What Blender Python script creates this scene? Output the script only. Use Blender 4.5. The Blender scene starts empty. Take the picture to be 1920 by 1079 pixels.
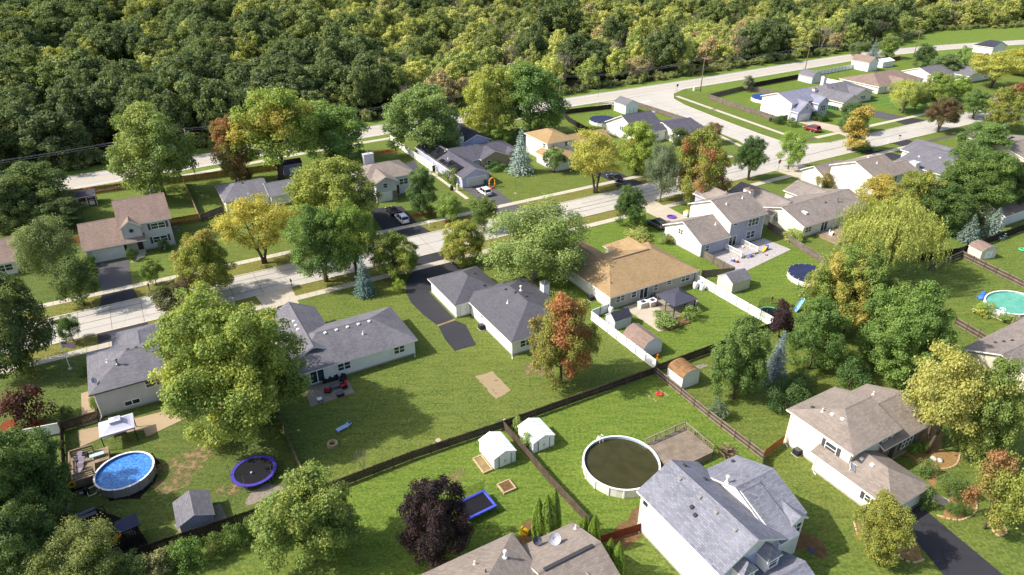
import bpy, bmesh, math, random
import numpy as np
from mathutils import Vector, Matrix

# ------------------------------------------------------------------ camera, sky, sun, exposure
scene = bpy.context.scene
COL = scene.collection
FOCAL, PITCH, CAM_H, AXIS = 1270.0, math.radians(29.0), 57.0, math.radians(30.0)
CA, SA = math.cos(AXIS), math.sin(AXIS)

cam_data = bpy.data.cameras.new("camera")
cam_data.sensor_width = 36.0
cam_data.lens = 36.0 * FOCAL / 1920.0
cam_data.clip_start = 0.5
cam_data.clip_end = 4000.0
cam = bpy.data.objects.new("camera", cam_data)
cam.location = (0, 0, CAM_H)
cam.rotation_euler = (math.radians(90) - PITCH, 0, 0)
COL.objects.link(cam)
scene.camera = cam

SUN_EL, SUN_AZ = math.radians(43.0), math.radians(8.0)   # light travels towards +X, slightly +Y
world = bpy.data.worlds.new("World")
scene.world = world
world.use_nodes = True
wn = world.node_tree.nodes
wl = world.node_tree.links
wn.clear()
sky = wn.new("ShaderNodeTexSky")
sky.sky_type = 'NISHITA'
sky.sun_disc = False
sky.sun_elevation = SUN_EL
sky.sun_rotation = math.radians(262.0)
sky.air_density = 1.0
sky.dust_density = 3.0
bg = wn.new("ShaderNodeBackground")
bg.inputs[1].default_value = 0.15
wo = wn.new("ShaderNodeOutputWorld")
wl.new(sky.outputs[0], bg.inputs[0])
wl.new(bg.outputs[0], wo.inputs[0])

sun_data = bpy.data.lights.new("sun", 'SUN')
sun_data.energy = 4.3
sun_data.angle = math.radians(0.7)
sun_data.color = (1.0, 0.945, 0.855)
sun = bpy.data.objects.new("sun", sun_data)
to_sun = Vector((-math.cos(SUN_AZ) * math.cos(SUN_EL), -math.sin(SUN_AZ) * math.cos(SUN_EL), math.sin(SUN_EL)))
sun.rotation_euler = to_sun.to_track_quat('Z', 'Y').to_euler()
sun.location = (0, 0, 200)
COL.objects.link(sun)

scene.view_settings.view_transform = 'Standard'
scene.view_settings.look = 'None'
scene.view_settings.exposure = 0.6
scene.view_settings.gamma = 1.0
scene.view_settings.use_curve_mapping = False
scene.render.engine = 'CYCLES'
scene.cycles.max_bounces = 6
scene.cycles.diffuse_bounces = 4
scene.cycles.glossy_bounces = 2
scene.cycles.transmission_bounces = 4
scene.cycles.transparent_max_bounces = 6
scene.cycles.sample_clamp_indirect = 4.0
scene.cycles.use_denoising = True

random.seed(7)
RNG = np.random.default_rng(11)

# ------------------------------------------------------------------ frames: street grid (u along the street, v away from the camera)
def W(u, v, z=0.0):
    return Vector((u * CA - v * SA, u * SA + v * CA, z))

def UV(px, py, z=0.0):
    """point of the plane at height z seen at a pixel of the 1920 x 1079 photograph, as (u, v)"""
    x = (px - 960) / FOCAL
    y = -(py - 539.5) / FOCAL
    d = (x, math.cos(PITCH) + y * math.sin(PITCH), -math.sin(PITCH) + y * math.cos(PITCH))
    t = (z - CAM_H) / d[2]
    X, Y = d[0] * t, d[1] * t
    return (X * CA + Y * SA, -X * SA + Y * CA)

def depth_of(u, v, z):
    p = W(u, v, z)
    return p.y * math.cos(PITCH) - (p.z - CAM_H) * math.sin(PITCH)

def row_of(u, v, z):
    p = W(u, v, z)
    f = p.y * math.cos(PITCH) - (p.z - CAM_H) * math.sin(PITCH)
    up = p.y * math.sin(PITCH) + (p.z - CAM_H) * math.cos(PITCH)
    return 539.5 - FOCAL * up / f

def height_to(u, v, py):
    lo, hi = 0.0, 45.0
    for _ in range(30):
        m = (lo + hi) / 2
        if row_of(u, v, m) > py:
            lo = m
        else:
            hi = m
    return lo
# ------------------------------------------------------------------ materials
MATS = {}
def srgb(h):
    h = h.lstrip('#')
    out = []
    for i in (0, 2, 4):
        c = int(h[i:i + 2], 16) / 255
        out.append(c / 12.92 if c <= 0.04045 else ((c + 0.055) / 1.055) ** 2.4)
    return (out[0], out[1], out[2], 1.0)

def lin(c):
    return (c[0], c[1], c[2], 1.0)

def new_mat(name):
    m = bpy.data.materials.new(name)
    m.use_nodes = True
    nt = m.node_tree
    nt.nodes.clear()
    out = nt.nodes.new("ShaderNodeOutputMaterial")
    b = nt.nodes.new("ShaderNodeBsdfPrincipled")
    nt.links.new(b.outputs[0], out.inputs[0])
    return m, nt, b

def node(nt, kind, **kw):
    n = nt.nodes.new(kind)
    for k, v in kw.items():
        if k.startswith('i_'):
            n.inputs[int(k[2:]) if k[2:].isdigit() else k[2:].replace('_', ' ')].default_value = v
        else:
            setattr(n, k, v)
    return n

def mix_col(nt, fac, a, b, mode='MIX'):
    n = nt.nodes.new("ShaderNodeMix")
    n.data_type = 'RGBA'
    n.blend_type = mode
    for sock, val in ((n.inputs[0], fac), (n.inputs[6], a), (n.inputs[7], b)):
        if hasattr(val, 'links'):
            nt.links.new(val, sock)
        else:
            sock.default_value = val
    return n.outputs[2]

def ramp(nt, src, lo, hi, a=0.0, b=1.0):
    n = nt.nodes.new("ShaderNodeMapRange")
    n.inputs[1].default_value = lo
    n.inputs[2].default_value = hi
    n.inputs[3].default_value = a
    n.inputs[4].default_value = b
    nt.links.new(src, n.inputs[0])
    return n.outputs[0]

def noise(nt, vec, scale, detail=3.0, rough=0.55):
    n = nt.nodes.new("ShaderNodeTexNoise")
    n.inputs['Scale'].default_value = scale
    n.inputs['Detail'].default_value = detail
    n.inputs['Roughness'].default_value = rough
    if vec is not None:
        nt.links.new(vec, n.inputs['Vector'])
    return n.outputs[0]

def coords(nt, kind='Object'):
    return nt.nodes.new("ShaderNodeTexCoord").outputs[kind]

def pos(nt):
    return nt.nodes.new("ShaderNodeNewGeometry").outputs['Position']

def add_bump(nt, b, height, strength=0.3, dist=0.05):
    n = nt.nodes.new("ShaderNodeBump")
    n.inputs['Strength'].default_value = strength
    n.inputs['Distance'].default_value = dist
    nt.links.new(height, n.inputs['Height'])
    nt.links.new(n.outputs[0], b.inputs['Normal'])

def plain(name, col, rough=0.6, var=0.12, scale=3.0, metal=0.0, spec=0.3, bump=0.0):
    """painted or bare surface with uneven tone"""
    if name in MATS:
        return MATS[name]
    m, nt, b = new_mat(name)
    c = srgb(col) if isinstance(col, str) else lin(col)
    p = pos(nt)
    n1 = noise(nt, p, scale, 4.0)
    n2 = noise(nt, p, scale * 9, 2.0)
    dark = tuple(x * (1 - var * 1.6) for x in c[:3]) + (1,)
    lite = tuple(min(1, x * (1 + var)) for x in c[:3]) + (1,)
    col1 = mix_col(nt, ramp(nt, n1, 0.3, 0.7), dark, lite)
    col2 = mix_col(nt, ramp(nt, n2, 0.35, 0.65, 0, 0.35), col1, dark)
    nt.links.new(col2, b.inputs['Base Color'])
    b.inputs['Roughness'].default_value = rough
    b.inputs['Metallic'].default_value = metal
    b.inputs['Specular IOR Level'].default_value = spec
    if bump:
        add_bump(nt, b, n2, bump, 0.03)
    MATS[name] = m
    return m

def shingle(name, base, lite, dark, streak=0.25):
    """asphalt shingles: offset tabs of uneven tone in courses along the eave, from the roof's own uv map (metres)"""
    m, nt, b = new_mat(name)
    uv = node(nt, "ShaderNodeUVMap", uv_map="uv").outputs[0]
    br = nt.nodes.new("ShaderNodeTexBrick")
    nt.links.new(uv, br.inputs['Vector'])
    br.inputs['Color1'].default_value = (0.25, 0.25, 0.25, 1)
    br.inputs['Color2'].default_value = (0.9, 0.9, 0.9, 1)
    br.inputs['Mortar'].default_value = (0.0, 0.0, 0.0, 1)
    br.inputs['Scale'].default_value = 1.0
    br.inputs['Mortar Size'].default_value = 0.02
    br.inputs['Mortar Smooth'].default_value = 0.4
    br.inputs['Brick Width'].default_value = 0.46
    br.inputs['Row Height'].default_value = 0.21
    br.offset = 0.37
    n1 = noise(nt, uv, 0.35, 4.0)
    mp = node(nt, "ShaderNodeMapping")
    mp.inputs['Scale'].default_value = (1.3, 0.12, 1)
    nt.links.new(uv, mp.inputs['Vector'])
    n2 = noise(nt, mp.outputs[0], 1.0, 4.0)
    n3 = noise(nt, uv, 14.0, 2.0)
    c = mix_col(nt, br.outputs[0], srgb(dark), srgb(lite))
    c = mix_col(nt, 0.6, srgb(base), c)
    c = mix_col(nt, ramp(nt, n1, 0.35, 0.7, 0, 0.3), c, srgb(lite))
    c = mix_col(nt, ramp(nt, n2, 0.5, 0.8, 0, streak), c, srgb(dark))
    c = mix_col(nt, ramp(nt, n3, 0.3, 0.75, 0, 0.3), c, srgb(dark))
    nt.links.new(c, b.inputs['Base Color'])
    b.inputs['Roughness'].default_value = 0.9
    b.inputs['Specular IOR Level'].default_value = 0.15
    add_bump(nt, b, br.outputs[1], -0.5, 0.02)
    MATS[name] = m
    return m

def siding(name, col, lap=0.12, var=0.05, vertical=False):
    m, nt, b = new_mat(name)
    c = srgb(col)
    oc = coords(nt)
    sep = node(nt, "ShaderNodeSeparateXYZ")
    nt.links.new(oc, sep.inputs[0])
    k = node(nt, "ShaderNodeMath", operation='MULTIPLY')
    k.inputs[1].default_value = 1.0 / lap
    nt.links.new(sep.outputs[2], k.inputs[0])
    fr = node(nt, "ShaderNodeMath", operation='FRACT')
    nt.links.new(k.outputs[0], fr.inputs[0])
    n1 = noise(nt, oc, 0.8, 4.0)
    n2 = noise(nt, oc, 6.0, 2.0)
    dk = tuple(x * (1 - 3 * var) for x in c[:3]) + (1,)
    col1 = mix_col(nt, ramp(nt, n1, 0.35, 0.75, 0, 1), c, dk)
    line = ramp(nt, fr.outputs[0], 0.0, 0.16, 1.0, 0.0)
    col2 = mix_col(nt, line, col1, tuple(x * 0.86 for x in c[:3]) + (1,))
    grime = mix_col(nt, ramp(nt, n2, 0.4, 0.7, 0, 0.25), col2, dk)
    nt.links.new(grime, b.inputs['Base Color'])
    b.inputs['Roughness'].default_value = 0.55
    b.inputs['Specular IOR Level'].default_value = 0.3
    add_bump(nt, b, fr.outputs[0], 0.08, 0.01)
    MATS[name] = m
    return m

def brickwall(name, c1, c2, mortar):
    m, nt, b = new_mat(name)
    oc = coords(nt)
    sep = node(nt, "ShaderNodeSeparateXYZ")
    nt.links.new(oc, sep.inputs[0])
    s = node(nt, "ShaderNodeMath", operation='ADD')
    nt.links.new(sep.outputs[0], s.inputs[0])
    nt.links.new(sep.outputs[1], s.inputs[1])
    cmb = node(nt, "ShaderNodeCombineXYZ")
    nt.links.new(s.outputs[0], cmb.inputs[0])
    nt.links.new(sep.outputs[2], cmb.inputs[1])
    br = nt.nodes.new("ShaderNodeTexBrick")
    nt.links.new(cmb.outputs[0], br.inputs['Vector'])
    br.inputs['Color1'].default_value = srgb(c1)
    br.inputs['Color2'].default_value = srgb(c2)
    br.inputs['Mortar'].default_value = srgb(mortar)
    br.inputs['Scale'].default_value = 1.0
    br.inputs['Mortar Size'].default_value = 0.008
    br.inputs['Brick Width'].default_value = 0.21
    br.inputs['Row Height'].default_value = 0.075
    nt.links.new(br.outputs[0], b.inputs['Base Color'])
    b.inputs['Roughness'].default_value = 0.85
    add_bump(nt, b, br.outputs[1], -0.4, 0.01)
    MATS[name] = m
    return m

def lawn(name, base, dry, lush, dry_amt=0.5, stripes=0.0, stripe_dir=0.0, stripe_w=1.6, gain=(1, 1, 1)):
    m, nt, b = new_mat(name)
    p = pos(nt)
    n1 = noise(nt, p, 0.07, 5.0, 0.6)
    n2 = noise(nt, p, 0.45, 5.0, 0.6)
    n3 = noise(nt, p, 1.7, 4.0, 0.7)
    n4 = noise(nt, p, 5.0, 3.0, 0.8)
    c = mix_col(nt, ramp(nt, n1, 0.38, 0.62, 0, 1), srgb(base), srgb(lush))
    c = mix_col(nt, ramp(nt, n2, 0.46, 0.68, 0, dry_amt), c, srgb(dry))
    dk = tuple(x * 0.45 for x in srgb(lush)[:3]) + (1,)
    c = mix_col(nt, ramp(nt, n3, 0.42, 0.66, 0, 0.55), c, dk)
    c = mix_col(nt, ramp(nt, n4, 0.46, 0.62, 0, 0.65), c, dk)
    c = mix_col(nt, ramp(nt, n4, 0.2, 0.45, 0.4, 0.0), c, srgb(dry))
    if stripes:
        mp = node(nt, "ShaderNodeMapping")
        mp.inputs['Rotation'].default_value = (0, 0, -stripe_dir)
        nt.links.new(p, mp.inputs['Vector'])
        wv = nt.nodes.new("ShaderNodeTexWave")
        wv.inputs['Scale'].default_value = 0.314 / stripe_w
        wv.inputs['Distortion'].default_value = 0.6
        wv.inputs['Detail'].default_value = 1.0
        nt.links.new(mp.outputs[0], wv.inputs['Vector'])
        c = mix_col(nt, ramp(nt, wv.outputs[1], 0.35, 0.65, 0, stripes), c, tuple(min(1, x * 0.5) for x in srgb(base)[:3]) + (1,))
    mp2 = node(nt, "ShaderNodeMapping")
    mp2.inputs['Rotation'].default_value = (0, 0, -AXIS)
    mp2.inputs['Scale'].default_value = (0.25, 1.6, 1)
    nt.links.new(p, mp2.inputs['Vector'])
    n5 = noise(nt, mp2.outputs[0], 1.0, 4.0, 0.65)
    c = mix_col(nt, ramp(nt, n5, 0.4, 0.7, 0, 0.3), c, tuple(min(1, x * 1.6) for x in srgb(dry)[:3]) + (1,))
    n6 = noise(nt, p, 3.0, 4.0, 0.8)
    c = mix_col(nt, ramp(nt, n6, 0.47, 0.62, 0, 0.9), c, tuple(min(1, x * 1.7) for x in srgb(base)[:3]) + (1,))
    c = mix_col(nt, 1.0, c, tuple(gain) + (1,), 'MULTIPLY')
    nt.links.new(c, b.inputs['Base Color'])
    b.inputs['Roughness'].default_value = 0.95
    b.inputs['Specular IOR Level'].default_value = 0.1
    h = node(nt, "ShaderNodeMath", operation='ADD')
    nt.links.new(n3, h.inputs[0])
    nt.links.new(n4, h.inputs[1])
    add_bump(nt, b, h.outputs[0], 0.45, 0.06)
    MATS[name] = m
    return m

def paving(name, base, dark, joint=None, stain=0.4, patch=0.35):
    m, nt, b = new_mat(name)
    p = pos(nt)
    mp = node(nt, "ShaderNodeMapping")
    mp.inputs['Rotation'].default_value = (0, 0, -AXIS)
    mp.inputs['Scale'].default_value = (0.06, 0.9, 1)
    nt.links.new(p, mp.inputs['Vector'])
    n1 = noise(nt, p, 0.12, 5.0, 0.6)
    n2 = noise(nt, mp.outputs[0], 1.0, 5.0, 0.65)
    n3 = noise(nt, p, 5.0, 4.0, 0.6)
    oi = nt.nodes.new("ShaderNodeObjectInfo")
    c = mix_col(nt, ramp(nt, n1, 0.35, 0.7, 0, patch), srgb(base), srgb(dark))
    c = mix_col(nt, ramp(nt, n2, 0.45, 0.75, 0, stain), c, srgb(dark))
    c = mix_col(nt, ramp(nt, n3, 0.4, 0.75, 0, 0.2), c, srgb(dark))
    c = mix_col(nt, ramp(nt, oi.outputs['Random'], 0.0, 1.0, 0, 0.22), c, srgb(dark))
    vo = nt.nodes.new("ShaderNodeTexVoronoi")
    vo.feature = 'DISTANCE_TO_EDGE'
    vo.inputs['Scale'].default_value = 0.16
    wob = mix_col(nt, 0.12, p, noise_col(nt, p, 0.6))
    nt.links.new(wob, vo.inputs['Vector'])
    crack = ramp(nt, vo.outputs[0], 0.0, 0.01, 0.35, 0.0)
    c = mix_col(nt, crack, c, tuple(x * 0.35 for x in srgb(dark)[:3]) + (1,))
    nt.links.new(c, b.inputs['Base Color'])
    b.inputs['Roughness'].default_value = 0.88
    b.inputs['Specular IOR Level'].default_value = 0.2
    add_bump(nt, b, n3, 0.06, 0.01)
    MATS[name] = m
    return m

def noise_col(nt, vec, scale):
    n = nt.nodes.new("ShaderNodeTexNoise")
    n.inputs['Scale'].default_value = scale
    nt.links.new(vec, n.inputs['Vector'])
    mm = node(nt, "ShaderNodeVectorMath", operation='SCALE')
    mm.inputs['Scale'].default_value = 6.0
    nt.links.new(n.outputs[1], mm.inputs[0])
    ad = node(nt, "ShaderNodeVectorMath", operation='ADD')
    nt.links.new(mm.outputs[0], ad.inputs[0])
    nt.links.new(vec, ad.inputs[1])
    return ad.outputs[0]

def ground_cover(name, a, c2, scale=3.0, bump=0.8):
    """mulch, soil, gravel, leaf litter"""
    m, nt, b = new_mat(name)
    p = pos(nt)
    n1 = noise(nt, p, scale, 5.0, 0.7)
    n2 = noise(nt, p, scale * 6, 3.0, 0.7)
    c = mix_col(nt, ramp(nt, n1, 0.35, 0.65), srgb(a), srgb(c2))
    c = mix_col(nt, ramp(nt, n2, 0.4, 0.7, 0, 0.6), c, tuple(x * 0.5 for x in srgb(a)[:3]) + (1,))
    nt.links.new(c, b.inputs['Base Color'])
    b.inputs['Roughness'].default_value = 0.95
    b.inputs['Specular IOR Level'].default_value = 0.1
    add_bump(nt, b, n2, bump, 0.08)
    MATS[name] = m
    return m

def wood(name, base, dark, rough=0.85, scale=1.0):
    m, nt, b = new_mat(name)
    p = coords(nt)
    oi = nt.nodes.new("ShaderNodeObjectInfo")
    w = pos(nt)
    n1 = noise(nt, w, 1.2 * scale, 4.0)
    n2 = noise(nt, w, 9.0 * scale, 4.0, 0.7)
    c = mix_col(nt, ramp(nt, n1, 0.3, 0.7), srgb(base), srgb(dark))
    c = mix_col(nt, ramp(nt, n2, 0.4, 0.7, 0, 0.6), c, srgb(dark))
    c = mix_col(nt, ramp(nt, oi.outputs['Random'], 0, 1, 0, 0.35), c, srgb(dark))
    nt.links.new(c, b.inputs['Base Color'])
    b.inputs['Roughness'].default_value = rough
    b.inputs['Specular IOR Level'].default_value = 0.2
    add_bump(nt, b, n2, 0.3, 0.02)
    MATS[name] = m
    return m

def glass(name, col='#1b2226', rough=0.06):
    m, nt, b = new_mat(name)
    p = pos(nt)
    n1 = noise(nt, p, 0.9, 2.0)
    c = srgb(col)
    cc = mix_col(nt, ramp(nt, n1, 0.35, 0.65), c, tuple(min(1, x * 2.6 + 0.01) for x in c[:3]) + (1,))
    nt.links.new(cc, b.inputs['Base Color'])
    b.inputs['Roughness'].default_value = rough
    b.inputs['Specular IOR Level'].default_value = 0.6
    MATS[name] = m
    return m

def water(name, col, deep, rough=0.04, wave=0.25, wscale=2.2, caustic=0.0):
    m, nt, b = new_mat(name)
    p = pos(nt)
    n1 = noise(nt, p, wscale, 3.0, 0.6)
    n2 = noise(nt, p, wscale * 3.1, 2.0, 0.6)
    c = mix_col(nt, ramp(nt, n1, 0.35, 0.7), srgb(deep), srgb(col))
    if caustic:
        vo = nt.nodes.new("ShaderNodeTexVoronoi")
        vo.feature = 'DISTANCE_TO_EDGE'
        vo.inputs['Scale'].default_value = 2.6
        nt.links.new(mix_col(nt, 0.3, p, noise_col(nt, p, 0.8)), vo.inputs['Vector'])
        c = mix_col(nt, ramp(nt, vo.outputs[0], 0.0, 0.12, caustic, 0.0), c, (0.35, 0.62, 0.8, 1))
    nt.links.new(c, b.inputs['Base Color'])
    b.inputs['Roughness'].default_value = rough
    b.inputs['Specular IOR Level'].default_value = 0.5
    h = node(nt, "ShaderNodeMath", operation='ADD')
    nt.links.new(n1, h.inputs[0])
    nt.links.new(n2, h.inputs[1])
    add_bump(nt, b, h.outputs[0], wave, 0.05)
    MATS[name] = m
    return m

def leaf_mat(name, trans=0.3, forest=None, gain=1.0):
    """leaf colour = mix of the object's own colour and its tint property, uneven per leaf and per branch"""
    m = bpy.data.materials.new(name)
    m.use_nodes = True
    nt = m.node_tree
    nt.nodes.clear()
    out = nt.nodes.new("ShaderNodeOutputMaterial")
    tone = node(nt, "ShaderNodeAttribute", attribute_name="tone").outputs['Fac']
    patch = node(nt, "ShaderNodeAttribute", attribute_name="patch").outputs['Fac']
    oi = nt.nodes.new("ShaderNodeObjectInfo")
    if forest:
        cr = nt.nodes.new("ShaderNodeValToRGB")
        cr.color_ramp.interpolation = 'LINEAR'
        els = cr.color_ramp.elements
        for i, (t, col) in enumerate(forest):
            e = els[i] if i < 2 else els.new(t)
            e.position = t
            e.color = tuple(x * gain for x in srgb(col)[:3]) + (1.0,)
        nt.links.new(oi.outputs['Random'], cr.inputs[0])
        ca = cr.outputs[0]
        cb = mix_col(nt, 0.5, ca, srgb('#6f7a28'))
    else:
        ca = oi.outputs['Color']
        cb = node(nt, "ShaderNodeAttribute", attribute_type='OBJECT', attribute_name="tint").outputs['Color']
    c = mix_col(nt, ramp(nt, patch, 0.5, 0.8), ca, cb)
    hsv = node(nt, "ShaderNodeHueSaturation")
    nt.links.new(c, hsv.inputs['Color'])
    hsv.inputs['Saturation'].default_value = 0.9
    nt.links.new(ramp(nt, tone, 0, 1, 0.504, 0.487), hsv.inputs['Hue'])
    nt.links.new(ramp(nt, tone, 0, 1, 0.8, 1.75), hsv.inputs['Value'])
    d = nt.nodes.new("ShaderNodeBsdfPrincipled")
    d.inputs['Roughness'].default_value = 0.6
    d.inputs['Specular IOR Level'].default_value = 0.22
    nt.links.new(hsv.outputs[0], d.inputs['Base Color'])
    t = nt.nodes.new("ShaderNodeBsdfTranslucent")
    tc = mix_col(nt, 1.0, hsv.outputs[0], (1.25, 1.15, 0.55, 1), 'MULTIPLY')
    nt.links.new(tc, t.inputs['Color'])
    mx = nt.nodes.new("ShaderNodeMixShader")
    mx.inputs[0].default_value = trans
    nt.links.new(d.outputs[0], mx.inputs[1])
    nt.links.new(t.outputs[0], mx.inputs[2])
    nt.links.new(mx.outputs[0], out.inputs[0])
    MATS[name] = m
    return m

# ------------------------------------------------------------------ mesh helper
class MB:
    def __init__(self):
        self.v, self.f, self.m, self.uv = [], [], [], []

    def face(self, pts, mat=0, uv=None):
        i = len(self.v)
        self.v.extend(tuple(p) for p in pts)
        self.f.append(tuple(range(i, i + len(pts))))
        self.m.append(mat)
        self.uv.append(uv)

    def mesh(self, vs, fs, mat=0):
        i = len(self.v)
        self.v.extend(tuple(p) for p in vs)
        for f in fs:
            self.f.append(tuple(i + k for k in f))
            self.m.append(mat)
            self.uv.append(None)

    def box(self, x0, x1, y0, y1, z0, z1, mat=0):
        vs = [(x0, y0, z0), (x1, y0, z0), (x1, y1, z0), (x0, y1, z0), (x0, y0, z1), (x1, y0, z1), (x1, y1, z1), (x0, y1, z1)]
        self.mesh(vs, [(3, 2, 1, 0), (4, 5, 6, 7), (0, 1, 5, 4), (1, 2, 6, 5), (2, 3, 7, 6), (3, 0, 4, 7)], mat)

    def bevbox(self, x0, x1, y0, y1, z0, z1, r=0.03, mat=0):
        """box with chamfered top and vertical edges"""
        def ring(x0, x1, y0, y1, z, c):
            return [(x0 + c, y0, z), (x1 - c, y0, z), (x1, y0 + c, z), (x1, y1 - c, z), (x1 - c, y1, z), (x0 + c, y1, z), (x0, y1 - c, z), (x0, y0 + c, z)]
        rings = [ring(x0, x1, y0, y1, z0, r), ring(x0, x1, y0, y1, z1 - r, r), ring(x0 + r, x1 - r, y0 + r, y1 - r, z1, r)]
        vs = [p for q in rings for p in q]
        fs = []
        for k in range(2):
            for i in range(8):
                j = (i + 1) % 8
                fs.append((k * 8 + i, k * 8 + j, k * 8 + 8 + j, k * 8 + 8 + i))
        fs.append(tuple(range(16, 24)))
        fs.append(tuple(range(7, -1, -1)))
        self.mesh(vs, fs, mat)

    def prism(self, poly, z0, z1, mat=0):
        n = len(poly)
        a = sum(poly[i][0] * poly[(i + 1) % n][1] - poly[(i + 1) % n][0] * poly[i][1] for i in range(n))
        if a < 0:
            poly = poly[::-1]
        vs = [(x, y, z0) for x, y in poly] + [(x, y, z1) for x, y in poly]
        fs = [tuple(range(n - 1, -1, -1)), tuple(range(n, 2 * n))] + [(i, (i + 1) % n, n + (i + 1) % n, n + i) for i in range(n)]
        self.mesh(vs, fs, mat)

    def tube(self, pts, rads, n=6, mat=0, cap=True):
        pts = [Vector(p) for p in pts]
        vs, fs = [], []
        for i, p in enumerate(pts):
            d = (pts[min(i + 1, len(pts) - 1)] - pts[max(i - 1, 0)]).normalized()
            a = d.orthogonal().normalized() if abs(d.z) < 0.9 else Vector((1, 0, 0)) - d * d.x
            a.normalize()
            b = d.cross(a)
            r = rads[i] if hasattr(rads, '__len__') else rads
            for k in range(n):
                t = 2 * math.pi * k / n
                vs.append(p + a * (r * math.cos(t)) + b * (r * math.sin(t)))
        for i in range(len(pts) - 1):
            for k in range(n):
                j = (k + 1) % n
                fs.append((i * n + k, i * n + j, (i + 1) * n + j, (i + 1) * n + k))
        if cap:
            fs.append(tuple(range(n - 1, -1, -1)))
            fs.append(tuple(range((len(pts) - 1) * n, len(pts) * n)))
        self.mesh(vs, fs, mat)

    def lathe(self, prof, n=24, c=(0, 0), mat=0, sx=1.0, sy=1.0, closed=False, caps=True):
        """profile of (radius, z) turned about the vertical through c"""
        vs, fs = [], []
        for r, z in prof:
            for k in range(n):
                t = 2 * math.pi * k / n
                vs.append((c[0] + sx * r * math.cos(t), c[1] + sy * r * math.sin(t), z))
        L = len(prof)
        for i in range(L - 1 + (1 if closed else 0)):
            for k in range(n):
                j = (k + 1) % n
                i2 = (i + 1) % L
                fs.append((i * n + k, i * n + j, i2 * n + j, i2 * n + k))
        if not closed and caps:
            if prof[0][0] > 1e-4:
                fs.append(tuple(range(n - 1, -1, -1)))
            if prof[-1][0] > 1e-4:
                fs.append(tuple(range((L - 1) * n, L * n)))
        self.mesh(vs, fs, mat)

    def data(self, name, mats, smooth=False):
        me = bpy.data.meshes.new(name)
        me.from_pydata([tuple(p) for p in self.v], [], self.f)
        if not isinstance(mats, (list, tuple)):
            mats = [mats]
        for m in mats:
            me.materials.append(MATS[m] if isinstance(m, str) else m)
        me.polygons.foreach_set('material_index', self.m)
        if any(u is not None for u in self.uv):
            lay = me.uv_layers.new(name='uv')
            k = 0
            for f, u in zip(self.f, self.uv):
                for q in range(len(f)):
                    if u is not None:
                        lay.data[k].uv = u[q]
                    k += 1
        if smooth:
            me.polygons.foreach_set('use_smooth', [True] * len(self.f))
        me.update()
        return me

    def build(self, name, mats, parent=None, smooth=False, loc=None, rotz=None):
        return obj(name, self.data(name, mats, smooth), parent, loc, rotz)

def obj(name, data, parent=None, loc=None, rotz=None):
    o = bpy.data.objects.new(name, data)
    COL.objects.link(o)
    if parent is not None:
        o.parent = parent
    if loc is not None:
        o.location = loc
    if rotz is not None:
        o.rotation_euler = (0, 0, rotz)
    return o

def tag(o, label, cat, group=None):
    o['label'] = label
    o['category'] = cat
    if group:
        o['group'] = group
    return o

def thing(name, label, cat, u, v, z=0.0, rot=0.0, group=None):
    """an Empty at the thing's base, turned with the street grid"""
    e = bpy.data.objects.new(name, None)
    e.empty_display_size = 0.3
    COL.objects.link(e)
    e.location = W(u, v, z)
    e.rotation_euler = (0, 0, AXIS + rot)
    return tag(e, label, cat, group)

def structure(o):
    o['kind'] = 'structure'
    return o

def at(px, py, z=0.0):
    return UV(px, py, z)

def worn(name, a, c2, amount=0.5):
    """bare soil showing through ragged grass"""
    m, nt, b = new_mat(name)
    p = pos(nt)
    n1 = noise(nt, p, 1.1, 5.0, 0.7)
    n2 = noise(nt, p, 7.0, 3.0, 0.7)
    nt.links.new(mix_col(nt, ramp(nt, n2, 0.35, 0.65), srgb(a), srgb(c2)), b.inputs['Base Color'])
    b.inputs['Roughness'].default_value = 0.95
    tr = nt.nodes.new("ShaderNodeBsdfTransparent")
    mx = nt.nodes.new("ShaderNodeMixShader")
    s_ = node(nt, "ShaderNodeMath", operation='ADD')
    nt.links.new(n1, s_.inputs[0])
    nt.links.new(ramp(nt, n2, 0, 1, -0.12, 0.12), s_.inputs[1])
    nt.links.new(ramp(nt, s_.outputs[0], amount - 0.07, amount + 0.07), mx.inputs[0])
    nt.links.new(tr.outputs[0], mx.inputs[1])
    nt.links.new(b.outputs[0], mx.inputs[2])
    out = [n for n in nt.nodes if n.type == 'OUTPUT_MATERIAL'][0]
    nt.links.new(mx.outputs[0], out.inputs[0])
    MATS[name] = m
    return m
# ------------------------------------------------------------------ ground materials
lawn('lawn_olive', '#6a7036', '#857f45', '#5a6a32', 0.4, gain=(0.70, 0.80, 0.72))
lawn('lawn_green', '#56692f', '#74763e', '#4b622c', 0.35, gain=(1.05, 0.98, 0.95))
lawn('lawn_vivid', '#50692c', '#6f763a', '#476527', 0.25, gain=(1.2, 1.05, 0.95))
lawn('lawn_dark', '#4c5d2e', '#68683a', '#43562a', 0.35, gain=(1.05, 1.0, 0.95))
lawn('lawn_dry', '#74713e', '#8c7f4c', '#626a33', 0.5, gain=(0.8, 0.83, 0.75))
lawn('lawn_striped', '#557030', '#6f7c3a', '#4f6e2e', 0.15, stripes=0.75, stripe_dir=AXIS + math.radians(84), stripe_w=3.2)
lawn('verge_grass', '#5d712f', '#7c7d3e', '#536c2a', 0.4)
paving('concrete_road', '#b5b0a7', '#98938b', stain=0.35, patch=0.25)
paving('concrete_walk', '#bdb5a3', '#a0988a', stain=0.2)
paving('concrete_pad', '#bdb2a0', '#978d7c', stain=0.3)
paving('concrete_dim', '#8f8577', '#726a5e', stain=0.3)
paving('paver_tan', '#a89478', '#8a785e', stain=0.3)
paving('asphalt_new', '#3a3a3f', '#2c2c31', stain=0.25)
paving('asphalt_old', '#5c5a5c', '#464447', stain=0.35)
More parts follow.
